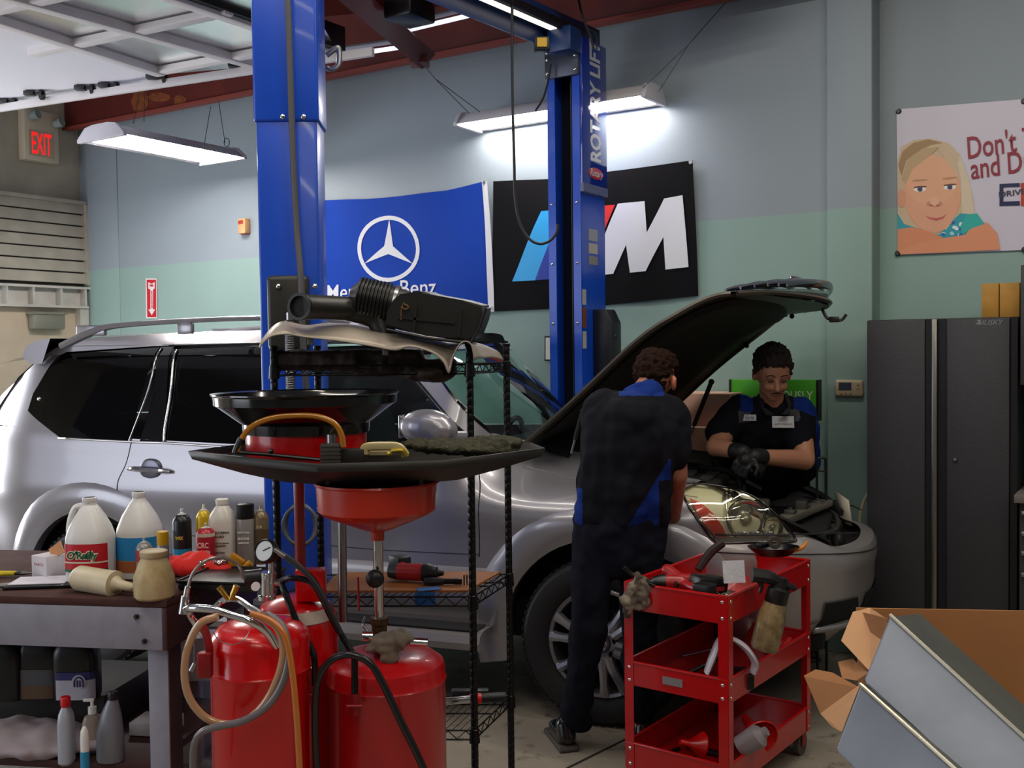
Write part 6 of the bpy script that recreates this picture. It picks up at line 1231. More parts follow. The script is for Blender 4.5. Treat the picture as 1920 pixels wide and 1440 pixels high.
mb = MB(); mb.lathe([(.012, 0), (.026, 0), (.026, .03), (.012, .03), (.012, 0)], frame((-.0, 0, .07), (1, 0, 0), (.3, 0, 1)), 18); mb.build('bearing', STEEL, t); mb = MB(); mb.box((-.045, .0, .058), (.05, .03, .02), R=Matrix.Rotation(.5, 3, 'Z'), bev=.004); mb.build('bracket', DSTEEL, t)
t = thing('orange_pliers', 'orange handled pliers sticking out of the parts dish', 'pliers', MK @ V((.41, .72, .87))); mb = MB(); mb.tube([(-.03, 0, .01), (.02, .0, .03), (.05, .01, .055)], [.008, .010, .003]); mb.build('handles', mat('orange_grip', '#c87a14', .4), t); mb = MB(); mb.tube([(-.03, -.01, .01), (-.07, -.02, .0)], .008, k=1); mb.build('jaws', DSTEEL, t)
c = MK @ V((.38, .10, ZT_ + .06)); tag(organic('loose_parts', [('e', c, (.05, .04, .025)), ('e', c + V((.04, .05, 0)), (.04, .05, .02))], mat('dirty_rag2', '#5c4c40', .8, col2='#3a2e2a', vs=40), None, .006, 2, .012, 40), 'small dirty brown cloth among the tools at the front of the cart', 'cloth')
for i, (x, y) in enumerate(((.34, .03), (.37, .045), (.40, .03), (.355, .06), (.39, .07))):
    mb = MB(); c = MK @ V((x, y, ZT_ + .07 + .005 * (i % 2))); mb.lathe([(.005, 0), (.0095, .001), (.0095, .02), (.005, .021)], Matrix.Translation(c), 12); tag(mb.build('chrome_socket', CHROME), 'small chrome socket at the front right corner of the cart top tray', 'socket', 'loose sockets on the cart')
# hanging rag on the left corner
rp = lambda x, y, Y=3.97: P(x, y, Y)
tag(organic('hanging_rag', [(rp(1200, 1085), rp(1178, 1130), .022, .03), (rp(1178, 1130), rp(1176, 1152), .028, .014), (rp(1200, 1090), rp(1208, 1130), .02, .026), (rp(1190, 1095), rp(1196, 1135), .022, .02), (rp(1205, 1085), rp(1218, 1105), .018, .014)], mat('rag_camo', '#86796a', .9, col2='#4a4036', c2=(.42, .58), vs=22), None, .005, 2, .014, 30, seed=9), 'dirty camouflage patterned rag hanging from the left front corner of the cart', 'rag')
# spray bottle hanging on the right side
t = thing('sprayer_bottle', 'dirty spray bottle with a black trigger head hooked on the side of the cart', 'spray bottle', P(1440, 1215, 3.86)); Yb = 3.86
p0, p1 = P(1432, 1218, Yb) - t.location, P(1455, 1125, Yb) - t.location; d = (p1 - p0).normalized(); x_, y_, _ = basis(d); M_ = Matrix.Translation(p0) @ Matrix((x_, y_, d)).transposed().to_4x4()
mb = MB(); mb.lathe([(0, -.0), (.045, .0), (.052, .01), (.052, .12), (.047, .15), (.042, .175), (.04, .185)], M_, 28); mb.build('bottle', mat('amber_dirty', '#6e5a38', .35, col2='#a08c66', c2=(.35, .7), vs=30, coat=.3), t)
mb = MB(); mb.lathe([(.04, .18), (.042, .185), (.042, .235), (.025, .245), (0, .245)], M_, 24); mb.tube([M_ @ V((0, 0, .24)), M_ @ V((0, 0, .28))], .026, k=1); mb.tube([P(1410, 1078, Yb) - t.location, P(1440, 1082, Yb) - t.location, P(1462, 1092, Yb) - t.location, P(1492, 1104, Yb) - t.location], [.028, .026, .02, .01]); mb.tube([P(1416, 1082, Yb) - t.location, P(1428, 1098, Yb) - t.location, P(1424, 1112, Yb) - t.location], [.01, .008, .006]); mb.build('trigger_head', BLK, t)
# middle tray
zm = .528 - .088
t = thing('white_trim_piece', 'frosted white curved plastic piece bridging the middle tray of the cart', 'plastic part', MK @ V((.34, .20, zm))); 
mb = MB(); pts = [P(x, y, 3.86) - t.location for x, y in ((1325, 1262), (1335, 1235), (1350, 1200), (1368, 1196), (1395, 1212), (1415, 1240), (1412, 1262))]; mb.tube(pts, [.03, .036, .03, .024, .034, .038, .028], flat=.35); mb.build('body', mat('frosted', '#bcb6c0', .35), t)
for lab, a, c, r, m in (('steel rod lying along the left of the cart middle tray', (.06, .35, zm + .03), (.16, .62, zm + .03), .005, STEEL), ('yellow handled screwdriver in the cart middle tray', (.25, .10, zm + .03), (.37, .16, zm + .035), .016, mat('screw_yellow', '#b88a14', .3)), ('black screwdriver leaning in the cart middle tray', (.17, .12, zm + .02), (.30, .20, zm + .10), .009, BLK), ('chrome socket extension at the far end of the middle tray', (.36, .50, zm + .06), (.40, .56, zm + .065), .014, CHROME)):
    mb = MB(); mb.cyl(MK @ V(a), MK @ V(c), r, r * .8, n=12); tag(mb.build('hand_tool', m), lab, 'tool')
mb = MB(); mb.box(MK @ V((.38, .2, zm + .035)), (.1, .12, .06), bev=.01); tag(mb.build('black_case', BLK), 'black block under the frosted white piece in the middle tray', 'case')
mb = MB(); mb.tube([MK @ V((.30, .66, zm + .03)), MK @ V((.38, .7, zm + .06)), MK @ V((.40, .6, zm + .05))], .022); tag(mb.build('red_grip', MATS['tool_red'] if 0 else CRD), 'red rounded grip at the far end of the cart middle tray', 'grip')
# bottom tray
zb_ = .208 - .098
def funnel(px, py, Y, r, ax, lab):
    c = P(px, py, Y); d = V(ax).normalized(); x_, y_, _ = basis(d); mb = MB(); mb.lathe([(r, 0), (r * 1.04, .005), (r * .95, .012), (r * .3, r * 1.1), (r * .2, r * 1.9), (r * .14, r * 1.9), (r * .24, r * 1.05), (r * .9, .01)], Matrix.Translation(c) @ Matrix((x_, y_, d)).transposed().to_4x4(), 28); tag(mb.build('red_funnel', mat('funnel_red', '#c80c0c', .3, coat=.3)), lab, 'funnel')
funnel(1318, 1398, 3.95, .05, (-1, -.2, .25), 'red plastic funnel lying at the left of the cart bottom tray')
funnel(1425, 1385, 4.02, .075, (-.2, .9, .25), 'large red plastic funnel leaning at the right of the cart bottom tray')
t = thing('grey_measuring_cup', 'grey plastic jug lying in front of the large red funnel in the bottom tray', 'jug', P(1408, 1388, 3.9)); mb = MB(); mb.lathe([(0, -.05), (.04, -.05), (.045, .04), (.02, .06), (.018, .075), (0, .075)], Matrix.Rotation(rad(50), 4, 'Y') @ Matrix.Rotation(rad(20), 4, 'X'), 24); mb.build('body', mat('cup_grey', '#8f868a', .4), t)
for i in range(9):
    a = random.uniform(.05, .38), random.uniform(.1, .6); mb = MB(); c = MK @ V((*a, zb_ + .018)); an = random.random() * 3; d = V((math.cos(an), math.sin(an), .1)) * random.uniform(.03, .07); mb.cyl(c - d, c + d, .014, .009, n=10); tag(mb.build('small_tool', [BLK, DSTEEL, BLKM][i % 3]), 'small dark tool lying loose in the cart bottom tray', 'tool', 'loose tools in the cart bottom tray')

# ================================================================ grey lockers on the right
LK = mat('locker_grey', '#35353a', .5, .2, bump=.25, bs=220); LKF = N * (DW - .33)
def lk(px, py, o=0): return PP(px, py, N * (DW - .33 - o), N)
p0, p1 = lk(1626, 700), lk(1908, 700); t0, t1 = p0.dot(W), p1.dot(W); zt = lk(1765, 597).z
lock = thing('steel_locker', 'tall dark grey two door steel locker against the right wall', 'locker', room((t0 + t1) / 2, DW - .1, 0)); Mi = inv(lock)
mb = MB(); rbox(mb, t0, t1, DW - .31, DW + .10, 0, zt); mb.build('carcass', LK, lock, M=Mi, smooth=0)
ta, tb_ = lk(1735, 800).dot(W), lk(1776, 800).dot(W); te = lk(1893, 800).dot(W); 
for a, c in ((t0 + .002, ta), (tb_, te)):
    mb = MB(); rbox(mb, a, c, DW - .345, DW - .312, .03, zt - .004, bev=.004); dr = mb.build('door', LK, lock, M=Mi)
    if a > t0 + .01:
        mb = MB(); M_ = frame(lk(1791, 861, .017), W, Z); mb.lathe([(.0, .012), (.008, .012), (.011, .006), (.011, 0)], M_, 16); mb.build('lock', CHROME, dr, M=Mi)
        o = text('HUSKY', 'lettering', mat('letter_grey', '#9a9a9c', .3, .5), None, frame(lk(1858, 604.5, .0165), W, Z), fit=(.115, .026), bold=.004, shear=.3); o.parent = dr; o.matrix_parent_inverse = Mi
        mb = MB(); q = lk(1836, 604, .017); mb.poly([q - W * .02 - Z * .01, q + W * .012 - Z * .012, q + W * .004 + Z * .0, q + W * .012 + Z * .012, q - W * .012 + Z * .012, q - W * .004]); mb.build('emblem', MATS['letter_grey'], dr, M=Mi)
tm0, tm1 = lk(1748, 800).dot(W), lk(1758, 800).dot(W)
mb = MB(); rbox(mb, ta + .002, tm0 - .002, DW - .335, DW - .312, .03, zt - .004); rbox(mb, tm1 + .003, tb_ - .002, DW - .33, DW - .312, .03, zt - .004); mb.build('pull_recess', LD, lock, M=Mi, smooth=0)
mb = MB(); rbox(mb, tm0, tm1, DW - .352, DW - .312, .03, zt - .004, bev=.003); mb.build('pull_strip', mat('pull_silver', '#8d8a84', .3, .9), lock, M=Mi)
mb = MB(); rbox(mb, te + .004, t1, DW - .33, DW - .312, 0, zt); mb.build('side_strip', BLK, lock, M=Mi, smooth=0)
# plywood blocks on top
PW = mat('plywood', '#b08030', .6, var=.2, vs=10, bump=.1)
for i, (a, c) in enumerate(((1841, 1873), (1875, 1912))):
    q0, q1 = lk(a, 560, -.12).dot(W), lk(c, 560, -.12).dot(W); zt2 = lk(1875, 531, -.12).z; mb = MB(); rbox(mb, q0, q1, DW - .22, DW - .12, zt + .001, zt2, bev=.002); tag(mb.build('wood_block', PW), ('left one of the two plywood blocks on top of the grey locker', 'right one of the two plywood blocks on top of the grey locker')[i], 'wood block')
# right edge: wall cabinet, bench, tool drawers
ce = lambda px, py, o=0: PP(px, py, N * (DW - .45 - o), N)
q0 = max(ce(1910, 700).dot(W), t1 + .025)
t = thing('wall_cabinet', 'dark grey wall cabinet cut off by the right edge above the bench', 'cabinet', room(q0 + .3, DW - .2, 1.5)); mb = MB(); rbox(mb, q0, q0 + .6, DW - .45, DW + .1, ce(1912, 722).z, ce(1912, 497).z, bev=.004); mb.build('carcass', LK, t, M=inv(t))
t = thing('side_bench', 'black bench with a pale top at the right edge beside the locker', 'bench', room(q0 + .3, DW - .2, 0)); zz = ce(1905, 933).z; Mi = inv(t)
mb = MB(); rbox(mb, q0 - .02, q0 + .8, DW - .5, DW + .1, zz - .02, zz + .02, bev=.003); mb.build('top', mat('bench_pale', '#6c6460', .5), t, M=Mi)
mb = MB(); rbox(mb, q0, q0 + .8, DW - .45, DW + .1, 0, zz - .022); cc = mb.build('drawer_cabinet', LK, t, M=Mi, smooth=0)
for py in (960, 998, 1035, 1075): mb = MB(); q = ce(1914, py); rbox(mb, q0 + .01, q0 + .3, DW - .475, DW - .455, q.z - .012, q.z + .008, bev=.003); mb.build('drawer_pull', mat('pull_pale', '#a8a4a0', .3, .8), cc, M=Mi)
mb = MB(); rbox(mb, q0 + .02, q0 + .4, DW - .3, DW - .28, zz + .05, zz + .4); tag(mb.build('monitor', mat('monitor_blue', '#2c3c66', .3), smooth=0), 'dark blue screen back standing on the side bench at the right edge', 'monitor')

# ================================================================ cardboard box and steel housing in the right foreground
CBD = mat('cardboard', '#8c5f38', .75, var=.1, vs=6, bump=.05); CBI = mat('cardboard_inside', '#ab7344', .8, var=.08, vs=5); CBF = mat('cardboard_flap', '#b58860', .75, var=.06, vs=6)
t = thing('cardboard_box', 'open brown cardboard box with spread flaps behind the grey steel housing', 'box', V((1.45, 2.95, 0))); Mi = inv(t)
def slab(pts, th_, name, m, par=None, back=V((0, 1, 0))):
    mb = MB(); a = [mb.bm.verts.new(p) for p in pts]; c = [mb.bm.verts.new(p + back * th_) for p in pts]; mb.bm.faces.new(a[::-1]); mb.bm.faces.new(c)
    for i in range(len(a)): k = (i + 1) % len(a); mb.bm.faces.new((a[i], a[k], c[k], c[i]))
    return mb.build(name, m, par or t, smooth=0, M=Mi)
bx0, bx1 = P(1606, 1140, 3.25), P(2050, 1148, 3.05); 
slab([bx0, bx1, V((bx1.x, bx1.y, .006)), V((P(1620, 1300, 3.25).x, 3.25, .006))], .006, 'back_wall', CBI)
slab([P(1612, 1146, 3.24), P(1668, 1160, 2.95), V((P(1640, 1300, 2.9).x, 2.92, .006)), V((P(1620, 1300, 3.24).x, 3.24, .006))], .006, 'side_wall', CBD, back=V((-1, .2, 0)))
slab([P(1600, 1148, 3.2), P(1632, 1140, 3.2), P(1670, 1165, 3.0), P(1632, 1260, 2.95), P(1578, 1202, 3.1)], .005, 'upper_flap', CBF)
slab([P(1572, 1242, 3.1), P(1600, 1236, 3.1), P(1628, 1262, 2.95), P(1606, 1276, 2.95), P(1580, 1272, 3.0)], .005, 'tucked_flap', CBD)
slab([P(1508, 1268, 3.05), P(1530, 1256, 3.1), P(1562, 1262, 3.05), P(1612, 1290, 2.9), P(1538, 1338, 2.95)], .005, 'lower_flap', mat('cardboard_dark', '#8c5c34', .75, var=.1))
slab([P(1538, 1338, 2.95), P(1612, 1286, 2.9), P(1578, 1372, 2.86), P(1560, 1362, 2.9)], .005, 'lower_flap_end', CBF)
slab([V((bx0.x + .1, 2.92, .008)), V((bx1.x, 2.9, .008)), V((bx1.x, bx1.y, .008)), V((bx0.x + .05, 3.25, .008))], .006, 'bottom', CBD, back=V((0, 0, -1)))
SG = mat('galvanised_grey', '#727884', .42, .45, col2='#858b96', c2=(.3, .7), vs=3, bump=.08, bs=20); SGT = mat('galvanised_top', '#5c5c58', .5, .4, var=.1)
t = thing('steel_housing', 'tilted grey folded sheet steel housing lying in the right foreground', 'steel housing', P(1750, 1400, 2.5)); Mi = inv(t)
def beam(pts, Y, dy, dz, name):       # front quad pts from the view, then its thickness going back
    F4 = [P(x, y, Y[i]) for i, (x, y) in enumerate(pts)]; bk = V((.136, dy, dz)); mb = MB(); a = [mb.bm.verts.new(p) for p in F4]; c = [mb.bm.verts.new(p + bk) for p in F4]
    mb.bm.faces.new(a[::-1]); mb.bm.faces.new(c)
    for i in range(4): k = (i + 1) % 4; mb.bm.faces.new((a[i], a[k], c[k], c[i])).material_index = 1 if i == 3 else 0
    bmesh.ops.bevel(mb.bm, geom=mb.bm.edges[:], offset=.006, segments=3, affect='EDGES'); return mb.build(name, [SG, SGT], t, M=Mi, smooth=45)
for q0_, q1_, Ya, Yb_ in (((1669, 1153), (2000, 1455), 2.615, 2.215), ((1613, 1283), (1880, 1522), 2.575, 2.175)):
    mb = MB(); mb.tube([P(*q0_, Ya), P(*q1_, Yb_)], .0055, n=8, k=1); mb.build('edge_highlight', mat('bright_edge', '#b0aa98', .25, .7), t, M=Mi)  # bright tubes stand in for the shine along the bent edges
beam([(1669, 1153), (1618, 1278), (1890, 1530), (2000, 1455)], (2.62, 2.60, 2.2, 2.22), .16, -.035, 'upper_channel')
beam([(1613, 1283), (1566, 1407), (1800, 1640), (1880, 1522)], (2.58, 2.56, 2.16, 2.18), .14, -.03, 'lower_channel')
mb = MB(); mb.box((1.05, 2.33, .31), (.5, .25, .62), bev=.01); mb.build('hidden_stand', SG, t, M=Mi)  # out-of-view stand added under the housing to carry it to the floor
mb = MB(); q = P(1661, 1238, 2.59); mb.ell(q, .007); mb.build('rivet', mat('rivet_dark', '#6a3a34', .5), t, M=Mi)

# ================================================================ behind the second mechanic
t = thing('green_case', 'bright green product case with white lettering on the shelf behind the second mechanic', 'case', on_wall(1450, 790, .1)); Mi = inv(t)
g = lambda px, py, o=.12: on_wall(px, py, o)
a, c = g(1371, 750).dot(W), g(1531, 750).dot(W); z1, z0 = g(1450, 712).z, g(1450, 787).z
mb = MB(); rbox(mb, a, c, DW - .12, DW - .07, z0, z1, bev=.002); mb.build('box', mat('green_bright', '#3fa014', .5), t, M=Mi)
mb = MB(); rbox(mb, c, c + .012, DW - .125, DW - .06, z0, z1); rbox(mb, a - .012, a, DW - .125, DW - .06, z0, z1); mb.build('edge', BLK, t, M=Mi, smooth=0)
o = text('SERIOUSLY', 'lettering', mat('case_letters', '#dfe8d0', .4), None, frame(g(1524, 742, .122), W, Z) @ Matrix.Translation((-.14, 0, 0)), fit=(.28, .052), bold=.004); o.parent = t; o.matrix_parent_inverse = Mi
mb = MB(); q = g(1515, 757, .1215); rbox(mb, q.dot(W) - .10, q.dot(W) + .03, DW - .1222, DW - .1212, q.z - .008, q.z); mb.build('underline', MATS['case_letters'], t, M=Mi, smooth=0)
mb = MB(); a, c = g(1290, 790, .35).dot(W), g(1545, 790, .35).dot(W); z0 = g(1450, 790, .12).z; rbox(mb, a, c, DW - .35, DW - .005, z0 - .035, z0 - .002); tag(mb.build('wall_shelf', mat('shelf_wood', '#7a5c48', .6), smooth=0), 'plain wooden wall shelf carrying the green case', 'shelf') if 0 else mb.bm.free()
PK = mat('carton_pinkish', '#b98f7a', .65, var=.06, vs=5); PK2 = mat('carton_pink2', '#c49c86', .65, var=.05, vs=5)
for lab, pp, z0_, z1_, d0, d1, m in (('large pinkish brown carton stacked on the wall side behind the raised hood strut', (1262, 1368), 800, 738, .34, .02, PK2), ('lower pinkish brown carton behind the second mechanic, under the other carton', (1262, 1380), 905, 802, .45, .02, PK)):
    a, c = on_wall(pp[0], 800, d0).dot(W), on_wall(pp[1], 800, d0).dot(W); za, zb2 = on_wall(1320, z0_, d0).z, on_wall(1320, z1_, d0).z; mb = MB(); rbox(mb, a, c, DW - d0, DW - d1, max(za, .0), zb2, bev=.004); tag(mb.build('moving_carton', m), lab, 'carton')
t = thing('side_table', 'low wooden table holding the pinkish cartons behind the car', 'table', room(on_wall(1330, 800, .5).dot(W), DW - .4, 0)); Mi = inv(t); zt3 = on_wall(1320, 905, .45).z; a, c = on_wall(1240, 800, .45).dot(W), on_wall(1388, 800, .45).dot(W)
mb = MB(); rbox(mb, a, c, DW - .5, DW - .02, zt3 - .04, zt3 - .002); mb.build('top', mat('shelf_wood', '#7a5c48', .6), t, M=Mi, smooth=0)
for x in (a + .03, c - .03):
    for y in (DW - .47, DW - .05): mb = MB(); rbox(mb, x - .025, x + .025, y - .025, y + .025, 0, zt3 - .041); mb.build('leg', MATS['shelf_wood'], t, M=Mi, smooth=0)
t = thing('shop_stool', 'red and black shop stool half hidden behind the second mechanic', 'stool', on_wall(1345, 900, .74)); t.location.z = 0; c0_ = t.location.copy()
mb = MB(); q = P(1341, 812, c0_.y) - c0_; mb.ell(q, (.035, .02, .085)); mb.build('back', mat('chair_red', '#b01420', .4), t); mb = MB(); mb.cyl((0, 0, .03), (q.x, q.y, q.z - .15), .02); mb.cyl((0, 0, 0), (0, 0, .03), .17); mb.build('pedestal', BLKM, t)
t = thing('wire_trolley', 'small black tubular frame beside the second mechanic at the wall', 'frame', on_wall(1540, 900, .5)); c0_ = t.location.copy(); t.location.z = 0; c0_.z = 0
mb = MB(); Yw = c0_.y
mb.tube([P(1532, 925, Yw) - c0_, P(1532, 868, Yw) - c0_, P(1535, 859, Yw) - c0_, P(1544, 859, Yw) - c0_, P(1548, 866, Yw) - c0_, P(1549, 930, Yw) - c0_], .007); mb.tube([P(1534, 882, Yw) - c0_, P(1548, 883, Yw) - c0_], .006, k=1); mb.build('tube_frame', BLK, t)
mb = MB(); mb.cyl(P(1532, 925, Yw) - c0_, (P(1532, 925, Yw) - c0_).xy.to_3d(), .007); mb.cyl(P(1549, 925, Yw) - c0_, (P(1549, 925, Yw) - c0_).xy.to_3d(), .007); mb.build('leg', BLK, t)
cable('pale cable curving down the wall left of the grey locker', [on_wall(x, y, .3) for x, y in ((1628, 925), (1618, 945), (1611, 975), (1610, 1010), (1612, 1100))], .009, mat('cable_pale', '#8d8570', .5))
# ================================================================ the two mechanics
SK = mat('skin', '#9c6650', .5, var=.06, vs=14); SK2 = mat('skin_light', '#b07a60', .5, var=.06, vs=14); HAIR = mat('hair_dark', '#1c120e', .6, bump=1, bs=140)
SHN = mat('shirt_navy', '#14141b', .95, spec=.15, bump=.1, bs=14); SHB = mat('shirt_blue', '#0b2a74', .85, spec=.2, bump=.1, bs=14); SHG = mat('shirt_grey', '#42424a', .8); PN = mat('pants_navy', '#131520', .95, spec=.15, bump=.15, bs=12); GL = mat('glove_black', '#111113', .55, bump=.4, bs=80)
def hand(parent, wrist, palm, fdir, up, m, curl=.5, s=1.0, side=1, name='hand'):
    """palm block with five unequal bent fingers: wrist and palm centre are points, fdir where the fingers go, up the back of the hand"""
    f = V(fdir).normalized(); u = V(up); u = (u - f * u.dot(f)).normalized(); r = f.cross(u) * side; pr = [(wrist, palm, .026 * s, .032 * s)]
    for k, (o, L_, r_) in enumerate(((-.032, .062, .0085), (-.011, .078, .0092), (.011, .083, .0092), (.032, .075, .009))):
        a = palm + f * .032 * s + r * o * s; c1 = rad(curl * 45); d1 = f * math.cos(c1) - u * math.sin(c1); b = a + d1 * L_ * .5 * s; c2 = c1 + rad(curl * 60); d2 = f * math.cos(c2) - u * math.sin(c2); c = b + d2 * L_ * .32 * s; c3 = c2 + rad(curl * 40); d3 = f * math.cos(c3) - u * math.sin(c3)
        pr += [(palm + r * o * .8 * s, a, .015 * s, r_ * 1.15 * s), (a, b, r_ * 1.1 * s, r_ * s), (b, c, r_ * s, r_ * .95 * s), (c, c + d3 * L_ * .22 * s, r_ * .95 * s, r_ * .85 * s)]
    a = palm + r * .035 * s - f * .015 * s; b = a + (r * .7 + f * .5 - u * .2).normalized() * .035 * s; pr += [(palm - f * .01, a, .018 * s, .015 * s), (a, b, .0135 * s, .0115 * s), (b, b + (f * .9 + r * .1 - u * .35).normalized() * .03 * s, .0115 * s, .0095 * s)]
    return organic(name, pr, m, parent, .005, 2)

# --- first mechanic, seen from behind, bent over the wing
def G(px, py, Y): return P(px, py, Y)
foot = PZ(1068, 1400, 0); m1 = thing('person', 'person in navy work shirt and trousers seen from behind, bent over the wing', 'person', foot)
lo = foot.copy()
def q1(px, py, Y): return P(px, py, Y) - lo
hipL, hipR = q1(1120, 985, 4.38), q1(1205, 985, 4.42); kneeL, kneeR = q1(1103, 1175, 4.36), q1(1196, 1180, 4.42); ankL, ankR = q1(1078, 1345, 4.50), q1(1200, 1350, 4.48)
shL, shR = q1(1128, 765, 4.42), q1(1258, 780, 4.44); neck = q1(1205, 735, 4.50); headc = q1(1230, 702, 4.56)
# body: one continuous skin surface underneath
elR, wrR = q1(1270, 890, 4.44), q1(1262, 970, 4.66)
elL, wrL = q1(1130, 880, 4.62), q1(1190, 930, 4.85)
body1 = organic('body', [((hipL + hipR) / 2, q1(1180, 860, 4.42), .11, .11), (q1(1180, 860, 4.42), q1(1195, 790, 4.48), .11, .10), (shL, shR, .06, .06), (neck, headc, .05, .052), (q1(1208, 765, 4.50), neck, .055, .052),
    (hipL, kneeL + V((0, .01, 0)), .075, .045), (kneeL + V((0, .01, 0)), ankL, .045, .036), (hipR, kneeR + V((0, .01, 0)), .075, .045), (kneeR + V((0, .01, 0)), ankR, .045, .036), (shR, elR, .055, .047), (elR, wrR, .046, .034), (shL, elL, .055, .046), (elL, wrL, .044, .032),
    ('e', headc + V((.01, .02, 0)), (.073, .095, .098)), ('e', headc + V((.05, .055, -.035)), (.035, .035, .045)), (headc + V((.052, .075, -.02)), headc + V((.056, .105, -.035)), .012, .013)], SK, m1, .010, 5)
for sgn, q in ((1, q1(1263, 718, 4.50)), ): organic('ear', [('e', q, (.012, .022, .034)), ('e', q + V((.004, 0, .012)), (.009, .022, .016))], mat('skin_ear', '#b3664e', .5), m1, .004, 2)
# hair
hp1 = [('e', headc + V((-.008, .01, .02)), (.088, .106, .098)), ('e', headc + V((.03, .05, .045)), (.075, .075, .065)), ('e', headc + V((-.02, -.035, -.035)), (.06, .05, .05)), ('e', headc + V((-.03, 0, .01)), (.065, .08, .07))]
organic('hair', hp1, mat('hair_brown', '#20110b', .9, bump=1, bs=120, col2='#2e190f', vs=60, spec=.15), m1, .007, 2, .014, 45, seed=2)
def shirt_mi(c, n): 
    w = c + lo; p = project(w); x, y = p.x, p.y
    if 1160 < x < 1245 and y < 742: return 1
    # blue side wedge at the right hip and left hem
    if x > 1178 and y > 860 and (x - 1178) > (985 - y) * .62 and x < 1258 and (x < 1230 or y < 900 or x < 1236): return 1
    if x < 1092 and y > 915: return 1
    return 0
midb = q1(1172, 865, 4.34)
def bulk(a, c, r0, r1): return (a, c, r0, r1)
organic('shirt', [(q1(1132, 950, 4.40), q1(1150, 800, 4.38), .125, .13), (q1(1208, 955, 4.42), q1(1222, 805, 4.42), .115, .125), (q1(1165, 950, 4.38), q1(1180, 800, 4.36), .135, .15), (q1(1150, 795, 4.40), q1(1225, 800, 4.42), .13, .12),
    (q1(1150, 775, 4.42), q1(1235, 778, 4.44), .095, .09), (q1(1195, 760, 4.44), q1(1212, 738, 4.48), .085, .068), (shL, q1(1126, 840, 4.50), .085, .085), (shR, q1(1262, 850, 4.44), .078, .082), (q1(1262, 850, 4.44), q1(1262, 865, 4.44), .078, .066), (q1(1120, 960, 4.40), q1(1215, 962, 4.43), .11, .10)],
    [SHN, SHB], m1, .0075, 6, .018, 8, mif=shirt_mi, seed=4)
organic('collar', [(q1(1180, 737, 4.44), q1(1200, 728, 4.44), .03, .03), (q1(1200, 728, 4.44), q1(1232, 738, 4.46), .03, .028)], SHB, m1, .007, 3)
organic('trousers', [(q1(1122, 975, 4.40), q1(1205, 978, 4.43), .112, .108), (q1(1155, 985, 4.38), q1(1160, 1040, 4.38), .125, .11), (q1(1120, 1000, 4.39), q1(1108, 1100, 4.37), .112, .085), (q1(1108, 1100, 4.37), q1(1105, 1180, 4.37), .085, .078), (q1(1105, 1180, 4.37), q1(1090, 1270, 4.42), .078, .068), (q1(1090, 1270, 4.42), q1(1078, 1335, 4.47), .068, .062),
    (q1(1070, 1330, 4.47), q1(1088, 1352, 4.48), .055, .052), (q1(1202, 1000, 4.43), q1(1198, 1180, 4.44), .11, .078), (q1(1198, 1180, 4.44), q1(1200, 1330, 4.48), .078, .065)], PN, m1, .010, 4, .014, 10, seed=8)
def shoe(par, heel, d, name='shoe'):
    d = V(d).normalized(); x = d; y = Z.cross(x); R_ = Matrix((x, y, Z)).transposed()
    A = lambda *p: heel + R_ @ V(p)
    s = organic(name, [(A(.03, 0, .055), A(.05, 0, .10), .042, .046), (A(.04, 0, .05), A(.17, 0, .045), .045, .042), (A(.17, 0, .04), A(.22, 0, .036), .044, .032)], mat('shoe_black', '#0f0f13', .22, coat=.4), par, .007, 4, fn=lambda c: V((c.x, c.y, max(c.z, heel.z + .018))))
    mb = MB(); mb.box(A(.12, 0, .012), (.27, .088, .024), R=R_, bev=.011, seg=3); mb.box(A(.03, 0, .012), (.08, .09, .03), R=R_, bev=.008); mb.build('sole', mat('sole_grey', '#4a4440', .7), s); return s
hz = q1(1066, 1402, 4.5); hz.z = .0
shoe(m1, V((hz.x, 4.46 - lo.y, 0)), (-.25, 1, 0)); shoe(m1, V((ankR.x, 4.44 - lo.y, 0)), (.3, 1, 0))
hand(m1, wrR, wrR + V((-.01, .08, -.02)), (-.05, 1, -.25), (0, .2, 1), SK, .6); hand(m1, wrL, wrL + V((.04, .07, -.01)), (.4, 1, -.2), (0, .2, 1), SK, .6, side=-1)

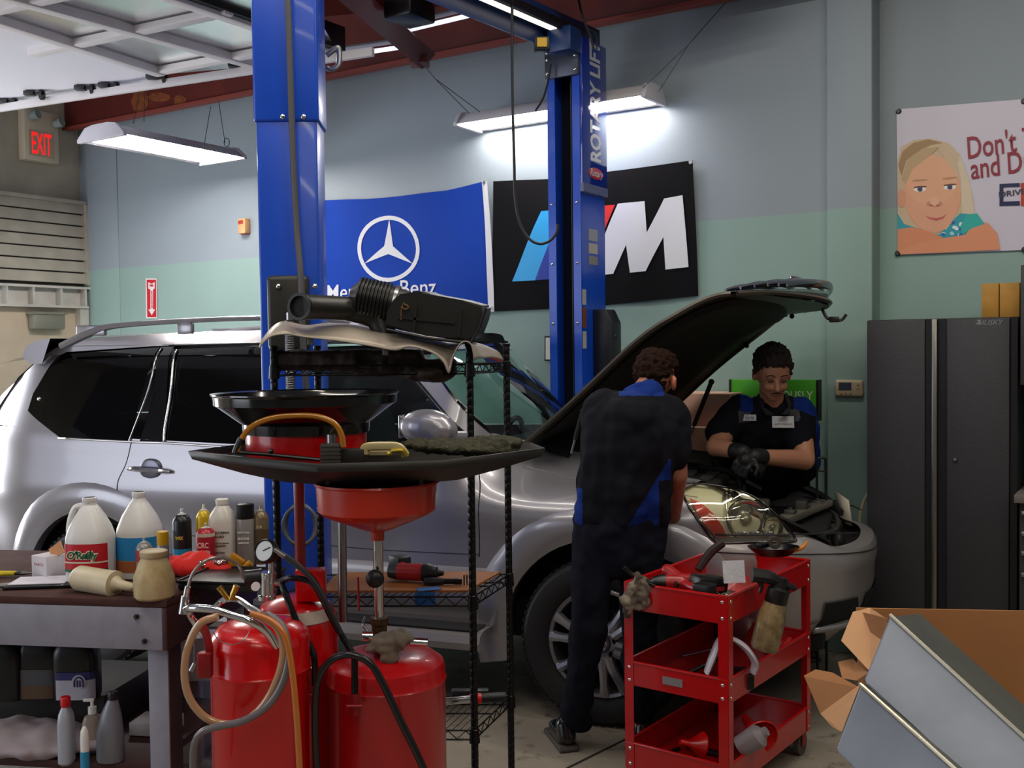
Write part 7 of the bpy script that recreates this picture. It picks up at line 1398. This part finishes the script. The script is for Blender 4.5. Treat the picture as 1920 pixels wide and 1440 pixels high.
# --- second mechanic, facing us, forearms resting on the far wing
YM = 5.45; m2 = thing('person', 'person with short dark hair facing the camera, leaning over the engine in black gloves', 'person', V((P(1445, 900, 5.85).x, 5.85, 0))); lo2 = m2.location.copy()
def q2(px, py, Y=YM): return P(px, py, Y) - lo2
k_ = 1.12
hd = q2(1449, 702, 5.38); nk = q2(1450, 752, 5.46); sL, sR = q2(1388, 768, 5.52), q2(1500, 772, 5.52)
eL, wL = q2(1342, 838, 5.34), q2(1392, 848, 5.20); eR, wR = q2(1508, 862, 5.36), q2(1415, 856, 5.16)
hipc = V((0, .0, 1.0))
Rt = Matrix.Rotation(rad(22), 3, 'X')     # head tipped forward and down
def H(x, y, z): return hd + Rt @ V((x, y, z)) * k_
pr = [('e', H(0, .012, .02), (.078 * k_, .095 * k_, .1 * k_), Rt), ('e', H(0, -.03, -.045), (.058 * k_, .055 * k_, .065 * k_), Rt), ('e', H(0, -.055, -.088), (.03 * k_, .026 * k_, .024 * k_)), (H(0, -.083, .0), H(0, -.104, -.032), .010 * k_, .0135 * k_), ('e', H(.012, -.088, -.036), (.010, .012, .009)), ('e', H(-.012, -.088, -.036), (.010, .012, .009)),
      ('e', H(.03, -.065, -.03), (.03, .025, .028)), ('e', H(-.03, -.065, -.03), (.03, .025, .028)), ('e', H(.03, -.073, .016), (.026, .014, .010)), ('e', H(-.03, -.073, .016), (.026, .014, .010)), ('e', H(0, -.082, -.060), (.024, .014, .008)), ('e', H(0, -.080, -.068), (.02, .014, .008)),
      ('e', H(.082, .02, -.012), (.010, .020, .032)), ('e', H(-.082, .02, -.012), (.010, .020, .032)),
      (nk + V((0, .03, -.03)), H(0, .02, -.05), .066, .06), (sL, sR, .075, .075), (q2(1448, 800, 5.62), q2(1448, 860, 5.8), .11, .11), (q2(1448, 860, 5.8), V((0, .02, .98)), .13, .13),
      (sL, eL, .06, .052), (eL, wL, .05, .036), (sR, eR, .06, .056), (eR, wR, .054, .036),
      (V((-.1, .02, .95)), V((-.12, .02, .5)), .095, .06), (V((-.12, .02, .5)), V((-.12, .04, .09)), .06, .045), (V((.1, .02, .95)), V((.13, .02, .5)), .095, .06), (V((.13, .02, .5)), V((.14, .04, .09)), .06, .045)]
organic('body', pr, SK2, m2, .0075, 3)
organic('hair', [('e', H(0, .03, .05), (.090 * k_, .096 * k_, .094 * k_), Rt), ('e', H(0, -.035, .088), (.068 * k_, .045 * k_, .036 * k_), Rt), ('e', H(0, .05, .0), (.084 * k_, .06 * k_, .06 * k_), Rt)] + [(H(sg * .083, .0, .05), H(sg * .085, .005, .0), .012, .006) for sg in (-1, 1)], HAIR, m2, .006, 2, .010, 60, fn=None, seed=6)
FD = mat('face_dark', '#2a1a14', .6)
for sg in (-1, 1):
    mb = MB(); mb.tube([H(sg * .012, -.090, .026), H(sg * .03, -.092, .034), H(sg * .05, -.080, .026)], [.003, .0045, .002], flat=.8); mb.build('eyebrow', HAIR, m2)
    mb = MB(); mb.ell(H(sg * .030, -.080, .004), (.014, .006, .005), n=12); mb.build('eye', mat('eyelid', '#7a4c3c', .5), m2); mb = MB(); mb.tube([H(sg * .017, -.0875, .003), H(sg * .030, -.091, .001), H(sg * .044, -.083, .003)], .003); mb.build('eyelash', FD, m2)
mb = MB(); mb.tube([H(-.022, -.093, -.064), H(0, -.099, -.062), H(.022, -.093, -.064)], [.0025, .0035, .0025]); mb.build('mouth', mat('lips', '#6e3a34', .5), m2)
mb = MB(); mb.tube([H(-.026, -.091, -.056), H(0, -.099, -.050), H(.026, -.091, -.056)], [.002, .0035, .002]); mb.build('moustache', HAIR, m2)
def sh2(c, n):
    p = project(c + lo2); x, y = p.x, p.y
    if y < 800 and ((1388 < x < 1412 and y < 772) or (1488 < x < 1530 and y < 765 + (x - 1488) * .4) or y < 738): return 1
    if ((1385 < x < 1408 and 770 <= y < 792) or (1478 < x < 1500 and 768 < y < 790)): return 2
    if x > 1530: return 1
    return 0
organic('shirt', [(sL + V((.0, .03, -.03)), sR + V((0, .03, -.03)), .1, .1), (q2(1410, 800, 5.56), q2(1410, 865, 5.74), .13, .14), (q2(1488, 800, 5.56), q2(1490, 865, 5.74), .13, .14), (q2(1448, 790, 5.56), q2(1450, 865, 5.74), .15, .16), (q2(1450, 865, 5.76), V((0, .02, 1.0)), .16, .15), (q2(1425, 770, 5.5), q2(1472, 770, 5.5), .09, .09),
    (sL, q2(1352, 812, 5.42), .092, .085), (q2(1390, 800, 5.50), q2(1400, 835, 5.55), .09, .09), (sR, q2(1500, 835, 5.44), .088, .085), (q2(1500, 840, 5.5), q2(1508, 868, 5.5), .085, .07), (nk + V((0, .05, -.05)), nk + V((0, .06, .0)), .085, .075)], [SHN, SHB, SHG], m2, .0075, 5, .014, 9, mif=sh2, seed=11)
for sg in (-1, 1):
    mb = MB(); q = nk + V((0, 0, -.02)); mb.grid([[q + V((sg * .055, -.02, .045)), q + V((sg * .075, .02, .06))], [q + V((sg * .062, -.065, -.01)), q + V((sg * .085, -.03, .01))], [q + V((sg * .018, -.085, -.045)), q + V((sg * .06, -.085, -.05))]]); mb.build('collar', mat('collar_black', '#1a1a20', .8), m2, smooth=60, solid=.006)
def chestpatch(px, py, w, h, name):
    d = 5.30
    dg = bpy.context.evaluated_depsgraph_get(); dg.update(); hit = SC.ray_cast(dg, C0, ray(px, py).normalized())
    pos = hit[1] if hit[0] and 5.0 < hit[1].y < 5.9 else P(px, py, 5.4); nn = V((0, -1, .25)).normalized(); M_ = frame(pos + nn * .012 - lo2, (1, 0, -.02), Z - V((0, -.25, 0)))
    mb = MB(); mb.merge(MB().box((0, 0, 0), (w, h, .006), bev=.002).bm, M_); o = mb.build(name, mat('patch_white', '#c4c4c8', .6), m2); return o, M_
o, M_ = chestpatch(1404, 784, .072, .034, 'name_patch'); text('Earle', 'script', mat('script_navy', '#26263a', .6), o, M_ @ Matrix.Translation((0, 0, .0045)), fit=(.048, .02), shear=.4, bold=.002) 
o, M_ = chestpatch(1467, 792, .115, .062, 'shop_patch'); text('///////', 'logo', MATS['script_navy'], o, M_ @ Matrix.Translation((0, .011, .0045)), fit=(.05, .016), bold=.004); text('AUTO SERVICE', 'lettering', MATS['script_navy'], o, M_ @ Matrix.Translation((0, -.012, .0045)), fit=(.09, .009), bold=.001)
organic('trousers', [(V((-.08, .03, .98)), V((.1, .03, .98)), .125, .125), (V((-.1, .02, .92)), V((-.12, .02, .5)), .115, .085), (V((-.12, .02, .5)), V((-.12, .04, .12)), .085, .07), (V((.1, .02, .92)), V((.13, .02, .5)), .115, .085), (V((.13, .02, .5)), V((.16, .02, .12)), .085, .07)], PN, m2, .013, 4, .012, 9, seed=14)
shoe(m2, V((-.12, .1, 0)), (-.15, -1, 0)); shoe(m2, V((.15, .08, 0)), (.2, -1, 0))
hand(m2, wL + V((0, 0, 0)), wL + V((.045, -.03, -.02)), (.75, -.25, -.55), (.1, -.5, .8), GL, .7, 1.15, name='gloved_hand'); hand(m2, wR, wR + V((-.05, -.02, -.015)), (-.6, -.3, -.75), (0, -.6, .7), GL, .75, 1.15, side=-1, name='gloved_hand')
for w_, e_ in ((wL, eL), (wR, eR)): organic('glove_cuff', [(w_, w_ + (e_ - w_).normalized() * .05, .042, .044)], GL, m2, .008, 1)
